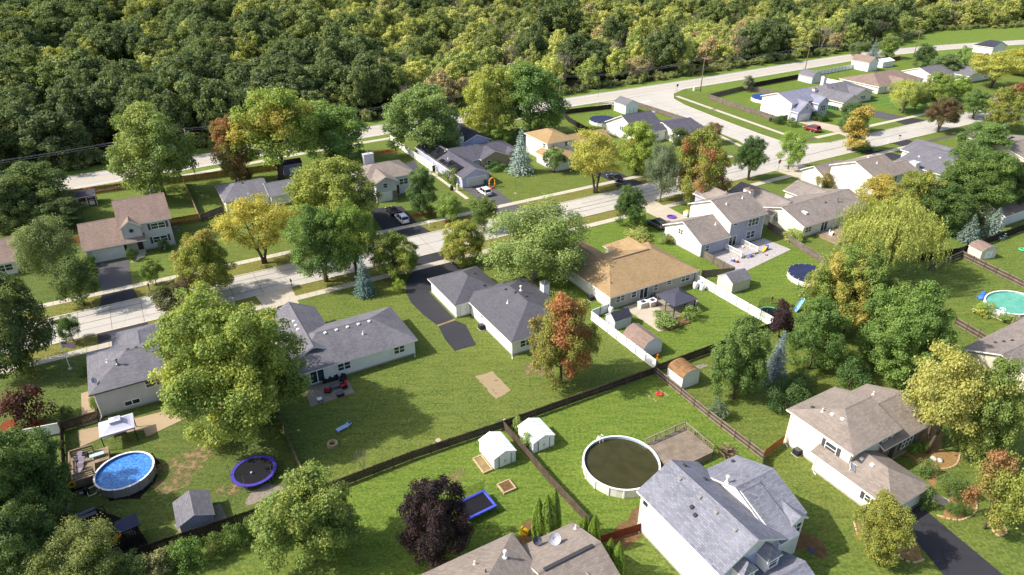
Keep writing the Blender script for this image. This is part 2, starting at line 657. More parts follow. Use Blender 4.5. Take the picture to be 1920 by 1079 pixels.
plain('joint_dark', '#5e574c', 0.9, 0.2)
plain('road_white', '#e4dfd2', 0.7, 0.12)
plain('road_yellow', '#d8a93a', 0.7, 0.15)
ground_cover('mulch_tan', '#a5865c', '#86683f', 2.0)
ground_cover('mulch_red', '#8e4a30', '#6c3521', 2.0)
ground_cover('mulch_black', '#1f1c19', '#2f2925', 2.0)
ground_cover('soil', '#84684a', '#5d4830', 1.5)
ground_cover('bare_earth', '#9c8862', '#7a6a48', 1.0)
worn('worn_earth', '#8f7a56', '#6f5d40', 0.5)
worn('worn_slab', '#a08d6e', '#847256', 0.34)
ground_cover('forest_floor', '#2f3320', '#46452b', 0.6)
ground_cover('gravel', '#9d9384', '#7a7165', 2.5)

def poly_sheet(name, pts, z, mat, kind=True, z_base=None, parent=None):
    b = MB()
    if z_base is None:
        n = len(pts)
        a = sum(pts[i][0] * pts[(i + 1) % n][1] - pts[(i + 1) % n][0] * pts[i][1] for i in range(n))
        if a < 0:
            pts = pts[::-1]
        b.face([W(u, v, z) for u, v in pts])
    else:
        b.prism([tuple(W(u, v))[:2] for u, v in pts], z_base, z)
    o = b.build(name, mat, parent)
    if kind and parent is None:
        structure(o)
    return o

def rect(u0, u1, v0, v1):
    return [(u0, v0), (u1, v0), (u1, v1), (u0, v1)]

def wobble(pts, amp=0.4, step=1.2, seed=0):
    """soften a drawn outline"""
    r = random.Random(seed)
    out = []
    n = len(pts)
    for i in range(n):
        a, b = pts[i], pts[(i + 1) % n]
        L = math.hypot(b[0] - a[0], b[1] - a[1])
        k = max(1, int(L / step))
        for j in range(k):
            t = j / k
            out.append((a[0] + (b[0] - a[0]) * t + r.uniform(-amp, amp), a[1] + (b[1] - a[1]) * t + r.uniform(-amp, amp)))
    return out

def blob(u, v, ru, rv, n=22, amp=0.12, seed=0):
    r = random.Random(seed)
    ph = [r.uniform(0, 6.28) for _ in range(4)]
    out = []
    for k in range(n):
        t = 2 * math.pi * k / n
        s = 1 + amp * (math.sin(2 * t + ph[0]) + 0.7 * math.sin(3 * t + ph[1]) + 0.5 * math.sin(5 * t + ph[2]))
        out.append((u + ru * s * math.cos(t), v + rv * s * math.sin(t)))
    return out

# one sheet to the horizon
g = MB()
g.face([(-1800, -300, 0), (1800, -300, 0), (1800, 2600, 0), (-1800, 2600, 0)])
structure(g.build('ground', 'lawn_green'))

Z1, Z2, Z3, Z4 = 0.004, 0.008, 0.012, 0.016
for nm, pts, m in [
    ('lawn', rect(8, 32.2, 57.8, 103), 'lawn_olive'),
    ('lawn', rect(32.2, 57, 57.8, 103), 'lawn_olive'),
    ('lawn', rect(57.05, 80.8, 57.3, 103), 'lawn_vivid'),
    ('lawn', rect(80.85, 106, 57.3, 103), 'lawn_vivid'),
    ('lawn', rect(106.05, 134, 60, 103), 'lawn_green'),
    ('lawn', rect(134.05, 200, 79, 103), 'lawn_green'),
    ('lawn', rect(8, 32, 20, 57.7), 'lawn_vivid'),
    ('lawn', rect(32.05, 56, 37, 57.7), 'lawn_vivid'),
    ('lawn', rect(56.05, 90, 8, 57.2), 'lawn_olive'),
    ('lawn', rect(90.05, 128, 20, 57), 'lawn_green'),
    ('lawn', rect(-15.8, 7.9, 58.6, 84.4), 'lawn_dark'),
    ('lawn', rect(-60, -16.2, 40, 103), 'lawn_dark'),
    ('lawn', rect(-16.1, 7.95, 84.5, 103), 'lawn_dark'),
    ('lawn', rect(56.9, 75, 122.8, 150), 'lawn_olive'),
    ('lawn', rect(75.05, 120, 122.8, 137), 'lawn_olive'),
    ('lawn', rect(-60, -12.3, 122.8, 178), 'lawn_dark'),
    ('lawn', rect(9, 40, 122.8, 150), 'lawn_olive'),
    ('lawn', rect(-60, 130, 104.7, 108.3), 'lawn_dry'),
    ('lawn', rect(-60, 130, 117.3, 121.7), 'lawn_dry'),
    ('lawn', rect(119, 150, 153, 178), 'lawn_vivid'),
    ('lawn', rect(178.5, 203, 140, 176), 'lawn_vivid'),
    ('lawn', rect(203.05, 236, 158, 178), 'lawn_vivid'),
    ('lawn', rect(236.05, 300, 163, 181), 'lawn_vivid'),
    ('lawn', [(222, 123.2), (256, 123.2), (256, 146), (222, 143)], 'lawn_striped'),
    ('lawn', rect(170, 221.9, 123.2, 138), 'lawn_vivid'),
]:
    poly_sheet(nm, pts, Z1, m)

# ---- arterial road, a bent centre line
ART = [(-160, 181), (-60, 185.5), (0, 187.6), (60, 192.6), (130, 192.4), (200, 193.4), (250, 195.5), (290, 197.0), (320, 195.5), (350, 191.5), (400, 180.2), (460, 163), (560, 128), (700, 70)]
def along(poly, step):
    """smooth resampled line with normals"""
    P = [Vector(p) for p in poly]
    out = []
    for i in range(len(P) - 1):
        p0, p1, p2, p3 = P[max(i - 1, 0)], P[i], P[i + 1], P[min(i + 2, len(P) - 1)]
        n = max(2, int((p2 - p1).length / step))
        for k in range(n):
            t = k / n
            out.append(0.5 * ((2 * p1) + (p2 - p0) * t + (2 * p0 - 5 * p1 + 4 * p2 - p3) * t * t + (3 * p1 - p0 - 3 * p2 + p3) * t ** 3))
    out.append(P[-1])
    res = []
    for i, p in enumerate(out):
        d = (out[min(i + 1, len(out) - 1)] - out[max(i - 1, 0)]).normalized()
        res.append((p, Vector((-d.y, d.x))))
    return res

ART_L = along(ART, 5.0)
def ribbon(name, line, o0, o1, z, mat, parent=None, z0=None, pick=None):
    b = MB()
    for i in range(len(line) - 1):
        if pick and not pick(i):
            continue
        (p, n), (q, m) = line[i], line[i + 1]
        a, c, d, e = p + n * o0, q + m * o0, q + m * o1, p + n * o1
        if z0 is None:
            b.face([W(*a, z), W(*c, z), W(*d, z), W(*e, z)])
        else:
            vs = [W(*x, y) for y in (z0, z) for x in (a, c, d, e)]
            b.mesh(vs, [(4, 5, 6, 7), (0, 1, 5, 4), (2, 3, 7, 6)])
    o = b.build(name, mat, parent)
    if parent is None:
        structure(o)
    return o

art = ribbon('main_road', ART_L, -5.2, 5.4, Z3, 'concrete_road')
ribbon('centre_line', ART_L, -0.28, -0.16, Z4 + 0.002, 'road_yellow', art)
ribbon('centre_line', ART_L, 0.16, 0.28, Z4 + 0.002, 'road_yellow', art)
ribbon('edge_line', ART_L, 4.0, 4.14, Z4 + 0.002, 'road_white', art)
ribbon('edge_line', ART_L, -4.1, -3.96, Z4 + 0.002, 'road_white', art)
ribbon('joint', ART_L, -2.1, -2.04, Z4, 'joint_dark', art)
ribbon('joint', ART_L, 2.1, 2.16, Z4, 'joint_dark', art)
ribbon('kerb', ART_L, 5.4, 5.7, 0.1, 'concrete_walk', art, 0.0)
art_keep = [k for k in ART_L if k[0].x < 150 or k[0].x > 174]
ribbon('kerb', [k for k in ART_L if k[0].x < 149], -5.5, -5.2, 0.1, 'concrete_walk', art, 0.0)
ribbon('kerb', [k for k in ART_L if k[0].x > 176], -5.5, -5.2, 0.1, 'concrete_walk', art, 0.0)
ribbon('verge', ART_L, 5.7, 11.5, Z2, 'verge_grass')
ribbon('verge', [k for k in ART_L if k[0].x > 310], 11.5, 44, Z2, 'verge_grass')
ribbon('verge', [k for k in ART_L if k[0].x < 148], -8.3, -5.5, Z2, 'verge_grass')
ribbon('verge', [k for k in ART_L if k[0].x > 178], -13.5, -5.5, Z2, 'verge_grass')
ribbon('roadside_path', [k for k in ART_L if k[0].x < 150], -10.2, -8.3, Z3, 'concrete_walk')
fl = MB()
LN = along(ART, 20.0)
for i in range(len(LN) - 1):
    (p, n), (q, m) = LN[i], LN[i + 1]
    fl.face([W(*(p + n * 11.5), Z1), W(*(q + m * 11.5), Z1), W(q.x, q.y + 1500, Z1), W(p.x, p.y + 1500, Z1)])
structure(fl.build('forest_floor', 'forest_floor'))

def strip(b, pts, w, z, zb=None):
    for p, q in zip(pts, pts[1:]):
        p, q = Vector(p), Vector(q)
        d = (q - p).normalized()
        n = Vector((-d.y, d.x)) * (w / 2)
        vs = [p - n, q - n, q + n, p + n]
        if zb is None:
            b.face([W(*x, z) for x in vs])
        else:
            b.prism([tuple(W(*x))[:2] for x in vs], zb, z)

# ---- residential street: two rows of concrete panels on a darker bed, so the joints show
S0, S1 = 108.5, 117.1
st = poly_sheet('street', rect(-70, 420, S0, S1), Z2, 'joint_dark')
pan = MB()
PL = 4.6
pan.bevbox(0.03, PL - 0.03, 0.03, (S1 - S0) / 2 - 0.03, 0.0, 0.02, 0.006)
pan_me = pan.data('concrete_panel', 'concrete_road')
for row in range(2):
    for k in range(66):
        o = obj('concrete_panel', pan_me, st)
        o.location = W(-60 + k * PL + (0 if row else 0.0), S0 + row * (S1 - S0) / 2, Z2)
        o.rotation_euler = (0, 0, AXIS)
rs = random.Random(31)
for v0_, a0_, a1_ in ((112.75, -40, 78), (112.9, 78, 200), (110.4, -30, 40), (115.2, -20, 30), (111.0, 60, 120), (114.6, 84, 150)):
    sl = MB()
    pts, vv, uu = [], v0_, a0_
    while uu < a1_:
        pts.append((uu, vv))
        uu += rs.uniform(0.8, 1.8)
        vv = v0_ + (vv - v0_) * 0.8 + rs.uniform(-0.07, 0.07)
    strip(sl, pts, rs.uniform(0.09, 0.15), 0.034)
    sl.build('crack_seal', 'asphalt_old', st)
far = poly_sheet('street_surface', rect(-60 + 66 * PL, 420, S0, S1), 0.028, 'concrete_road', parent=st)
pan2 = poly_sheet('street_surface', rect(-70, -60, S0, S1), 0.028, 'concrete_road', parent=st)

# ---- cross street down from the main road, flared at both mouths
cross_l = [(139.5, 117.0), (144.5, 119.2), (148.6, 124.5), (151.0, 132.0), (152.2, 145), (152.8, 165), (152.0, 178.0), (149.0, 183.5), (143.0, 186.6)]
cross_r = [(172.0, 117.0), (164.5, 119.5), (160.4, 124.0), (160.6, 133), (162.4, 150), (165.2, 170), (168.0, 178.5), (173.0, 184.2), (182.0, 188.0)]
cs = poly_sheet('cross_street', cross_l + cross_r[::-1], Z3 + 0.018, 'concrete_road')
jb = MB()
strip(jb, [((a[0] + c[0]) / 2, (a[1] + c[1]) / 2) for a, c in list(zip(cross_l, cross_r))[1:-1]], 0.06, Z3 + 0.021)
for v in range(126, 180, 5):
    strip(jb, [(152.2, v), (161.5 + (v - 126) * 0.1, v)], 0.05, Z3 + 0.021)
jb.build('joint', 'joint_dark', cs)
sb = MB()
strip(sb, [(163.5, 117.2), (163.0, 119.6)], 0.4, Z3 + 0.023)
strip(sb, [(153.2, 179.4), (160.2, 181.0)], 0.45, Z3 + 0.023)
sb.build('stop_line', 'road_white', cs)

def kerb(pts, parent):
    b = MB()
    strip(b, pts, 0.3, 0.09, 0.0)
    b.build('kerb', 'concrete_walk', parent)
kerb([(-70, S0 - 0.15), (330, S0 - 0.15)], st)
kerb([(-70, S1 + 0.15), (139.0, S1 + 0.15)], st)
kerb([(172.5, S1 + 0.15), (330, S1 + 0.15)], st)
kerb([(p[0] - 0.15, p[1]) for p in cross_l], cs)
kerb([(p[0] + 0.15, p[1]) for p in cross_r], cs)

# ---- pavements of square slabs
def slab_walk(v0, v1, spans, L=1.5):
    base = poly_sheet('sidewalk', rect(-70, 330, v0, v1), Z2 + 0.001, 'joint_dark')
    b = MB()
    b.bevbox(0.02, L - 0.02, 0, v1 - v0, 0, 0.03, 0.006)
    me = b.data('slab', 'concrete_walk')
    for a, c in spans:
        k = a
        while k < c:
            o = obj('slab', me, base)
            o.location = W(k, v0, Z2 + 0.002)
            o.rotation_euler = (0, 0, AXIS)
            k += L
    return base
slab_walk(103.2, 104.8, [(-34, 190)])
slab_walk(121.7, 123.2, [(-34, 138)])
poly_sheet('sidewalk', rect(172, 330, 121.7, 123.3), Z3, 'concrete_walk')
poly_sheet('sidewalk', [(165.6, 123), (167.1, 123), (172.6, 181), (171.0, 181)], Z3, 'concrete_walk')
poly_sheet('sidewalk', [(146.0, 124), (147.2, 124), (150.4, 140), (149.2, 140)], Z3, 'concrete_walk')

# ---- driveways
D = 0.036
def drive(pts, mat, z=D):
    return poly_sheet('driveway', pts, z, mat)
drive([(-10.9, 135.4), (-5.5, 134.9), (-5.6, 123.2), (-10.4, 123.2)], 'asphalt_old')
drive([(-10.4, 121.7), (-5.6, 121.7), (-5.0, 117.4), (-10.8, 117.4)], 'asphalt_new')
drive([(-11.5, 108.2), (-4.4, 108.2), (-4.6, 104.8), (-11.4, 104.8)], 'asphalt_new')
drive([(-11, 103.2), (-4.8, 103.2), (-4.6, 98.5), (-9.6, 98.5)], 'asphalt_new')
drive([(12.2, 108.2), (18.3, 108.2), (18.1, 104.8), (12.6, 104.8)], 'concrete_pad')
drive([(12.7, 103.2), (18.0, 103.2), (17.8, 94.8), (12.7, 94.8)], 'concrete_pad')
drive([(40.2, 108.2), (46.8, 108.2), (46.6, 104.8), (40.6, 104.8)], 'asphalt_new')
drive([(38.3, 103.2), (47.3, 103.2), (47.3, 95), (38.3, 95), (38.25, 84.7), (36.0, 84.4), (35.0, 84.4), (34.4, 88.6), (34.2, 93), (34.8, 96.5), (36.2, 100)], 'asphalt_new')
drive([(35.1, 83.9), (38.1, 84.2), (39.0, 82.2), (37.8, 76.3), (34.3, 76.5), (34.4, 80)], 'asphalt_new')
poly_sheet('concrete_strip', [(35.0, 84.4), (38.2, 84.7), (38.2, 84.2), (35.1, 83.9)], D - 0.004, 'bare_earth')
drive([(41.9, 135.5), (48.8, 133.5), (48.2, 123.2), (40.6, 123.2)], 'asphalt_new')
drive([(40.4, 121.7), (48.1, 121.7), (48.9, 117.4), (39.4, 117.4)], 'asphalt_new')
drive([(65.4, 136.4), (72.6, 136.4), (71.2, 123.2), (65.4, 123.2)], 'asphalt_old')
drive([(65.4, 121.7), (71.0, 121.7), (72.4, 117.4), (64.6, 117.4)], 'asphalt_old')
drive([(98.5, 136), (104.5, 136), (104.2, 123.2), (98.6, 123.2)], 'asphalt_new')
drive([(98.6, 121.7), (104.2, 121.7), (105, 117.4), (97.6, 117.4)], 'asphalt_new')
drive([(93.5, 103.2), (99.5, 103.2), (99.0, 92), (93.8, 92)], 'concrete_pad')
drive([(93.4, 108.2), (99.6, 108.2), (99.3, 104.8), (93.8, 104.8)], 'concrete_pad')
drive([(181, 136.2), (186.8, 136.2), (188.5, 123.3), (181.5, 123.3)], 'concrete_pad')
drive([(181.2, 121.7), (188.8, 121.7), (190.2, 117.4), (180.2, 117.4)], 'concrete_pad')
drive([(204.5, 138.3), (213.6, 138.3), (216, 123.3), (208, 123.3)], 'asphalt_old')
drive([(208.0, 121.7), (216.4, 121.7), (217.6, 117.4), (207.0, 117.4)], 'asphalt_new')
drive([(262, 147), (270, 147), (270, 123.3), (262, 123.3)], 'asphalt_old')
drive([(262, 121.7), (270, 121.7), (271, 117.4), (261, 117.4)], 'asphalt_old')
drive([(139.5, 103.2), (148.5, 103.2), (148.5, 100.5), (139.5, 100.5)], 'concrete_pad')
drive([(139, 108.2), (149, 108.2), (148.6, 104.8), (139.5, 104.8)], 'concrete_pad')
drive([(171, 108.2), (178, 108.2), (178, 104.8), (171, 104.8)], 'asphalt_new')
drive([(171, 103.2), (178, 103.2), (178, 98.5), (171, 98.5)], 'asphalt_new')
drive([(186, 108.2), (193, 108.2), (193, 104.8), (186, 104.8)], 'asphalt_new')
drive([(186, 103.2), (193, 103.2), (193, 96), (186, 96)], 'asphalt_old')
drive([UV(1680, 968), UV(1724, 948), UV(1910, 1103), UV(1795, 1112)], 'asphalt_new')
poly_sheet('garden_path', [(66.3, 33.2), (67.0, 32.9), (67.6, 27.4), (69.1, 22.8), (68.1, 21.8), (66.7, 24.4), (66.3, 27.0)], Z4 + 0.02, 'concrete_walk')
poly_sheet('garden_path', [(-2.6, 136.6), (-4.0, 135.9), (-5.2, 132.9), (-4.6, 132.4), (-2.6, 134.6)], Z4 + 0.02, 'concrete_walk')
poly_sheet('garden_path', [(63.2, 150), (64.0, 150), (63.9, 130), (62.9, 130)], Z4 + 0.02, 'concrete_walk')
poly_sheet('garden_path', [(69.9, 87.2), (71.6, 87.2), (71.6, 92.6), (69.9, 94.0)], Z4 + 0.02, 'road_white')
poly_sheet('garden_path', rect(-13.9, -12.2, 84.8, 92.6), Z4 + 0.02, 'paver_tan')

# ---- patios, pads, beds, worn patches
poly_sheet('patio', [(12.6, 78.6), (18.4, 78.6), (18.2, 74.2), (12.2, 74.2)], 0.05, 'concrete_dim', z_base=0.0)
poly_sheet('patio', [(63.9, 74.0), (76.0, 74.0), (76.0, 69.4), (72.6, 67.2), (69.6, 64.6), (64.1, 65.4)], 0.05, 'concrete_pad', z_base=0.0)
plain('pavers_mauve', '#aca6a4', 0.85, 0.14, 2.0)
poly_sheet('patio', [(90.2, 81.4), (105.0, 81.4), (105.6, 75.2), (90.4, 73.0), (88.3, 73.4), (88.3, 76)], 0.05, 'pavers_mauve', z_base=0.0)
poly_sheet('worn_patch', wobble([UV(892, 706), UV(924, 696), UV(958, 732), UV(930, 750)], 0.12, 0.5, 8), Z3, 'worn_slab')
poly_sheet('patio', [(-14.4, 84.2), (-11.4, 83.6), (-6.2, 83.0), (1.5, 82.6), (7.0, 80.6), (6.6, 78.6), (-0.6, 80.4), (-7.0, 78.6), (-7.2, 80.2), (-11, 81.4), (-14.2, 80.6)], 0.04, 'paver_tan', z_base=0.0)
poly_sheet('pad', [UV(325, 985), UV(412, 945), UV(428, 975), UV(345, 1010)], 0.03, 'gravel', z_base=0.0)
poly_sheet('mulch_bed', wobble([UV(122, 930), UV(180, 905), UV(205, 940), UV(260, 935), UV(290, 905), UV(300, 870), UV(286, 850), UV(230, 870), UV(170, 880)], 0.15, 1.0, 3), Z3, 'mulch_black')
poly_sheet('mulch_bed', wobble([UV(120, 1010), UV(170, 950), UV(205, 960), UV(262, 1000), UV(285, 1030), UV(225, 1060), UV(150, 1075)], 0.25, 1.0, 4), Z3, 'mulch_black')
poly_sheet('mulch_bed', rect(-12.15, -11.0, 85.0, 92.5), Z3, 'mulch_black')
for k, (x, y, ru, rv, m) in enumerate([(850, 898, 2.0, 0.9, 'worn_earth'), (352, 862, 3.4, 1.8, 'worn_earth'), (330, 900, 2.6, 1.6, 'worn_earth'), (495, 925, 1.6, 1.4, 'gravel'),
                                        (450, 912, 2.4, 1.1, 'worn_earth'), (995, 745, 0.5, 0.4, 'worn_earth'), (1010, 690, 2.6, 1.8, 'worn_earth'), (805, 560, 1.6, 0.7, 'worn_earth'),
                                        (1455, 150, 3, 2, 'worn_earth'), (1345, 205, 4, 1.0, 'worn_earth'), (35, 800, 2.5, 1.6, 'mulch_red'), (792, 402, 2.6, 1.1, 'mulch_red'), (842, 418, 1.2, 0.8, 'mulch_red'), (722, 285, 3, 1.5, 'mulch_red'),
                                        (865, 490, 1.0, 0.7, 'soil'), (735, 520, 1.4, 0.9, 'soil'), (748, 545, 1.0, 0.6, 'soil'), (1305, 690, 2, 0.4, 'gravel'), (1200, 985, 3.0, 2.0, 'soil'),
                                        (1500, 1010, 1.9, 2.2, 'soil'), (1000, 1000, 2.0, 1.4, 'soil')]):
    c = UV(x, y)
    poly_sheet('bed' if 'mulch' in m or m == 'soil' else 'worn_patch', blob(c[0], c[1], ru, rv, 26, 0.22, k), Z3 + 0.001 * (k % 3), m)
for k, poly in enumerate([[(1610, 985), (1640, 1022), (1700, 1035), (1735, 1055), (1712, 1052), (1668, 1035), (1600, 1005)],
                          [(1600, 975), (1610, 1010), (1655, 1030), (1720, 1020), (1730, 1048), (1700, 1050), (1650, 1030)],
                          [(1690, 850), (1730, 840), (1800, 850), (1800, 870), (1755, 890), (1730, 870)],
                          [(1762, 975), (1790, 910), (1825, 925), (1830, 955), (1805, 972)],
                          [(1700, 835), (1745, 800), (1770, 815), (1760, 860), (1755, 925), (1740, 905)],
                          [(1855, 985), (1870, 978), (1885, 1000), (1870, 1004)]]):
    poly_sheet('mulch_bed', wobble([UV(*p) for p in poly], 0.12, 0.8, 20 + k), Z3 + 0.002 * (k % 3), 'mulch_tan')
# ------------------------------------------------------------------ building materials
shingle('roof_charcoal', '#57565c', '#68676d', '#424147', 0.15)
shingle('roof_grey', '#6e6c72', '#86848a', '#4c4a50', 0.4)
shingle('roof_lilac', '#6f707a', '#9c9da8', '#4c4d57', 0.2)
shingle('roof_taupe', '#877c74', '#a1968c', '#605750', 0.25)
shingle('roof_brown', '#86736a', '#9c897d', '#5f4f48', 0.35)
shingle('roof_tan', '#9a815e', '#b39a74', '#786248', 0.25)
shingle('roof_ochre', '#9e8460', '#b0966e', '#80694a', 0.25)
shingle('roof_navy', '#3a3a46', '#4c4c5a', '#272730', 0.1)
shingle('roof_dark', '#55535d', '#6c6a74', '#3d3b44', 0.2)
shingle('roof_mottled', '#857a75', '#a59a92', '#56504d', 0.2)
shingle('roof_slate', '#7e7f8e', '#9b9cab', '#55566a', 0.3)
siding('siding_white', '#e9e6df')
siding('siding_grey', '#c9c7c9')
siding('siding_lavender', '#b9bbd6')
siding('siding_bluegrey', '#a9abbf')
siding('siding_taupe', '#b5b0a6')
siding('siding_cream', '#e6dfcd')
siding('siding_beige', '#d6cdb8')
siding('siding_slate', '#8f92a3')
siding('siding_offwhite', '#dedbd3')
brickwall('brick_tan', '#a48d70', '#8a7458', '#b4a990')
brickwall('brick_brown', '#7b6655', '#655245', '#9b9082')
plain('trim_white', '#eeece6', 0.5, 0.04)
plain('trim_grey', '#bdbdc4', 0.5, 0.06)
plain('shutter_dark', '#4a4b57', 0.6, 0.1)
plain('door_dark', '#3c3530', 0.5, 0.1)
plain('garage_white', '#e3e1de', 0.5, 0.05)
plain('garage_grey', '#cfcdc6', 0.5, 0.05)
plain('metal_dark', '#2e2e31', 0.45, 0.1, metal=0.4)
plain('metal_grey', '#8d9094', 0.4, 0.1, metal=0.7)
plain('vent_dark', '#3d3c40', 0.7, 0.1)
plain('vent_grey', '#8d8a88', 0.7, 0.1)
plain('foundation', '#a8a298', 0.9, 0.12)
glass('window_glass', '#20282d')
glass('solar_glass', '#14151c', 0.12)

class House:
    def __init__(self, label, u, v, rot=0.0, name='house', cat='house', wall='siding_white', roof='roof_grey', fascia='trim_white'):
        self.u, self.v = u, v
        self.e = thing(name, label, cat, u, v, 0.0, rot)
        self.wall, self.roof, self.fascia = wall, roof, fascia
        self.wings = []

    def L(self, u, v, z):
        return (u - self.u, v - self.v, z)

    def wing(self, u0, u1, v0, v1, ez, rz, axis='u', hip=(0, 0), over=0.45, wall=None, roof=None, walls=True, z0=0.0, th=0.2, gable_wall=None, foundation=True):
        """eave rectangle, eave and ridge heights, ridge direction, hipped at either end"""
        wall = wall or self.wall
        roof = roof or self.roof
        if axis == 'u':
            a0, a1, b0, b1 = u0, u1, v0, v1
            P = lambda a, b, z: self.L(a, b, z)
        else:
            a0, a1, b0, b1 = v0, v1, u0, u1
            P = lambda a, b, z: self.L(b, a, z)
        half = (b1 - b0) / 2
        bm = (b0 + b1) / 2
        ins = min(half, (a1 - a0) / 2 - 0.05)
        r0 = a0 + (ins * hip[0] if hip[0] else 0)
        r1 = a1 - (ins * hip[1] if hip[1] else 0)
        self.wings.append((axis, a0, a1, b0, b1, ez, rz, hip, ins))
        top = [P(a0, b0, ez), P(a1, b0, ez), P(a1, b1, ez), P(a0, b1, ez), P(r0, bm, rz), P(r1, bm, rz)]
        faces = [(0, 1, 5, 4), (2, 3, 4, 5)]
        if hip[0]:
            faces.append((3, 0, 4))
        if hip[1]:
            faces.append((1, 2, 5))
        if axis == 'v':
            faces = [tuple(reversed(f)) for f in faces]
        mb = MB()
        bot = [(x, y, z - th) for x, y, z in top]
        for f in faces:
            q = [Vector(top[i]) for i in f]
            ed = (q[1] - q[0]).normalized() if abs(q[1].z - q[0].z) < 1e-6 else (q[0] - q[-1]).normalized()
            nn = (q[1] - q[0]).cross(q[2] - q[0]).normalized()
            up = nn.cross(ed)
            uv = [((p - q[0]).dot(ed) + 31.7, (p - q[0]).dot(up) + 17.3) for p in q]
            mb.face(q, 0, uv)
            mb.face([bot[i] for i in reversed(f)], 1)
        cnt = {}
        for f in faces:
            for i in range(len(f)):
                a, b = f[i], f[(i + 1) % len(f)]
                cnt.setdefault(frozenset((a, b)), []).append((a, b))
        for k, es in cnt.items():
            if len(es) == 1:
                a, b = es[0]
                mb.face([bot[a], bot[b], top[b], top[a]], 1)
        mb.build('roof', [roof, self.fascia], self.e)
        # ridge caps
        rc = MB()
        s = (rz - ez) / half
        rc.face([P(r0, bm - 0.14, rz - 0.14 * s + 0.03), P(r1, bm - 0.14, rz - 0.14 * s + 0.03), P(r1, bm, rz + 0.035), P(r0, bm, rz + 0.035)], 0, [(0, 0), (r1 - r0, 0), (r1 - r0, .15), (0, .15)])
        rc.face([P(r0, bm, rz + 0.035), P(r1, bm, rz + 0.035), P(r1, bm + 0.14, rz - 0.14 * s + 0.03), P(r0, bm + 0.14, rz - 0.14 * s + 0.03)], 0, [(0, 0.2), (r1 - r0, 0.2), (r1 - r0, .35), (0, .35)])
        if r1 - r0 > 0.5:
            rc.build('ridge_cap', [roof], self.e)
        if walls:
            w = MB()
            o = over
            A0, A1, B0, B1 = a0 + o, a1 - o, b0 + o, b1 - o
            wz = ez - th * 0.4
            if not hip[0] or not hip[1]:
                kz = ez - th - 0.02 + o * s
                rzz = rz - th - 0.02
                ring = [(B0, z0), (B1, z0), (B1, kz), (bm, rzz), (B0, kz)]
                ends = [A0, A1]
                if hip[0]:
                    ends[0] = min(A0 + ins, A1 - 0.1)
                    w.box(*self._bx(axis, A0, ends[0], B0 + 0.004, B1 - 0.004), z0, wz - 0.01)
                if hip[1]:
                    ends[1] = max(A1 - ins, A0 + 0.1)
                    w.box(*self._bx(axis, ends[1], A1, B0 + 0.004, B1 - 0.004), z0, wz - 0.01)
                vs = [P(ends[0], b, z) for b, z in ring] + [P(ends[1], b, z) for b, z in ring]
                fs = [(0, 1, 2, 3, 4), (9, 8, 7, 6, 5)] + [(i, 5 + i, 5 + (i + 1) % 5, (i + 1) % 5) for i in range(5)]
                w.mesh(vs, fs)
            else:
                w.box(*self._bx(axis, A0, A1, B0, B1), z0, wz)
            w.build('wall', wall, self.e)
            if foundation and z0 == 0.0:
                f = MB()
                f.box(*self._bx(axis, A0 - 0.04, A1 + 0.04, B0 - 0.04, B1 + 0.04), 0.0, 0.22)
                f.build('foundation', 'foundation', self.e)
        return self

    def _bx(self, axis, A0, A1, B0, B1):
        if axis == 'u':
            return (A0 - self.u, A1 - self.u, B0 - self.v, B1 - self.v)
        return (B0 - self.u, B1 - self.u, A0 - self.v, A1 - self.v)

    def roof_z(self, u, v):
        best = 0.0
        for axis, a0, a1, b0, b1, ez, rz, hip, ins in self.wings:
            a, b = (u, v) if axis == 'u' else (v, u)
            if not (a0 <= a <= a1 and b0 <= b <= b1):
                continue
            half = (b1 - b0) / 2
            t = min(b - b0, b1 - b) / half
            if hip[0]:
                t = min(t, (a - a0) / ins)
            if hip[1]:
                t = min(t, (a1 - a) / ins)
            best = max(best, ez + (rz - ez) * t)
        return best

    def slope(self, u, v):
        e = 0.05
        z = self.roof_z(u, v)
        return ((self.roof_z(u + e, v) - z) / e, (self.roof_z(u, v + e) - z) / e)

    def F(self, face, a, d, z, plane):
        if face == 'v-':
            return self.L(a, plane - d, z)
        if face == 'v+':
            return self.L(a, plane + d, z)
        if face == 'u-':
            return self.L(plane - d, a, z)
        return self.L(plane + d, a, z)

    def fbox(self, mb, face, a0, a1, d0, d1, z0, z1, plane, mat=0):
        p, q = self.F(face, a0, d0, z0, plane), self.F(face, a1, d1, z1, plane)
        mb.box(min(p[0], q[0]), max(p[0], q[0]), min(p[1], q[1]), max(p[1], q[1]), z0, z1, mat)

    def win(self, face, plane, c, z, w, h, n=2, shut=False, rail=True, mat='trim_white', sill=False):
        f = MB()
        t = 0.09
        a0, a1 = c - w / 2, c + w / 2
        z0, z1 = z - h / 2, z + h / 2
        self.fbox(f, face, a0, a1, -0.04, 0.07, z0, z0 + t, plane)
        self.fbox(f, face, a0, a1, -0.04, 0.07, z1 - t, z1, plane)
        self.fbox(f, face, a0, a0 + t, -0.04, 0.068, z0 + t, z1 - t, plane)
        self.fbox(f, face, a1 - t, a1, -0.04, 0.068, z0 + t, z1 - t, plane)
        for k in range(1, n):
            x = a0 + w * k / n
            self.fbox(f, face, x - 0.06, x + 0.06, -0.04, 0.066, z0 + t, z1 - t, plane)
        if rail:
            self.fbox(f, face, a0 + t, a1 - t, -0.04, 0.055, z - 0.035, z + 0.035, plane)
        o = f.build('window', mat, self.e)
        for k in range(n):
            g = MB()
            x0, x1 = a0 + w * k / n, a0 + w * (k + 1) / n
            self.fbox(g, face, x0 + 0.05, x1 - 0.05, -0.05, 0.02, z0 + 0.05, z1 - 0.05, plane)
            g.build('pane', 'window_glass', o)
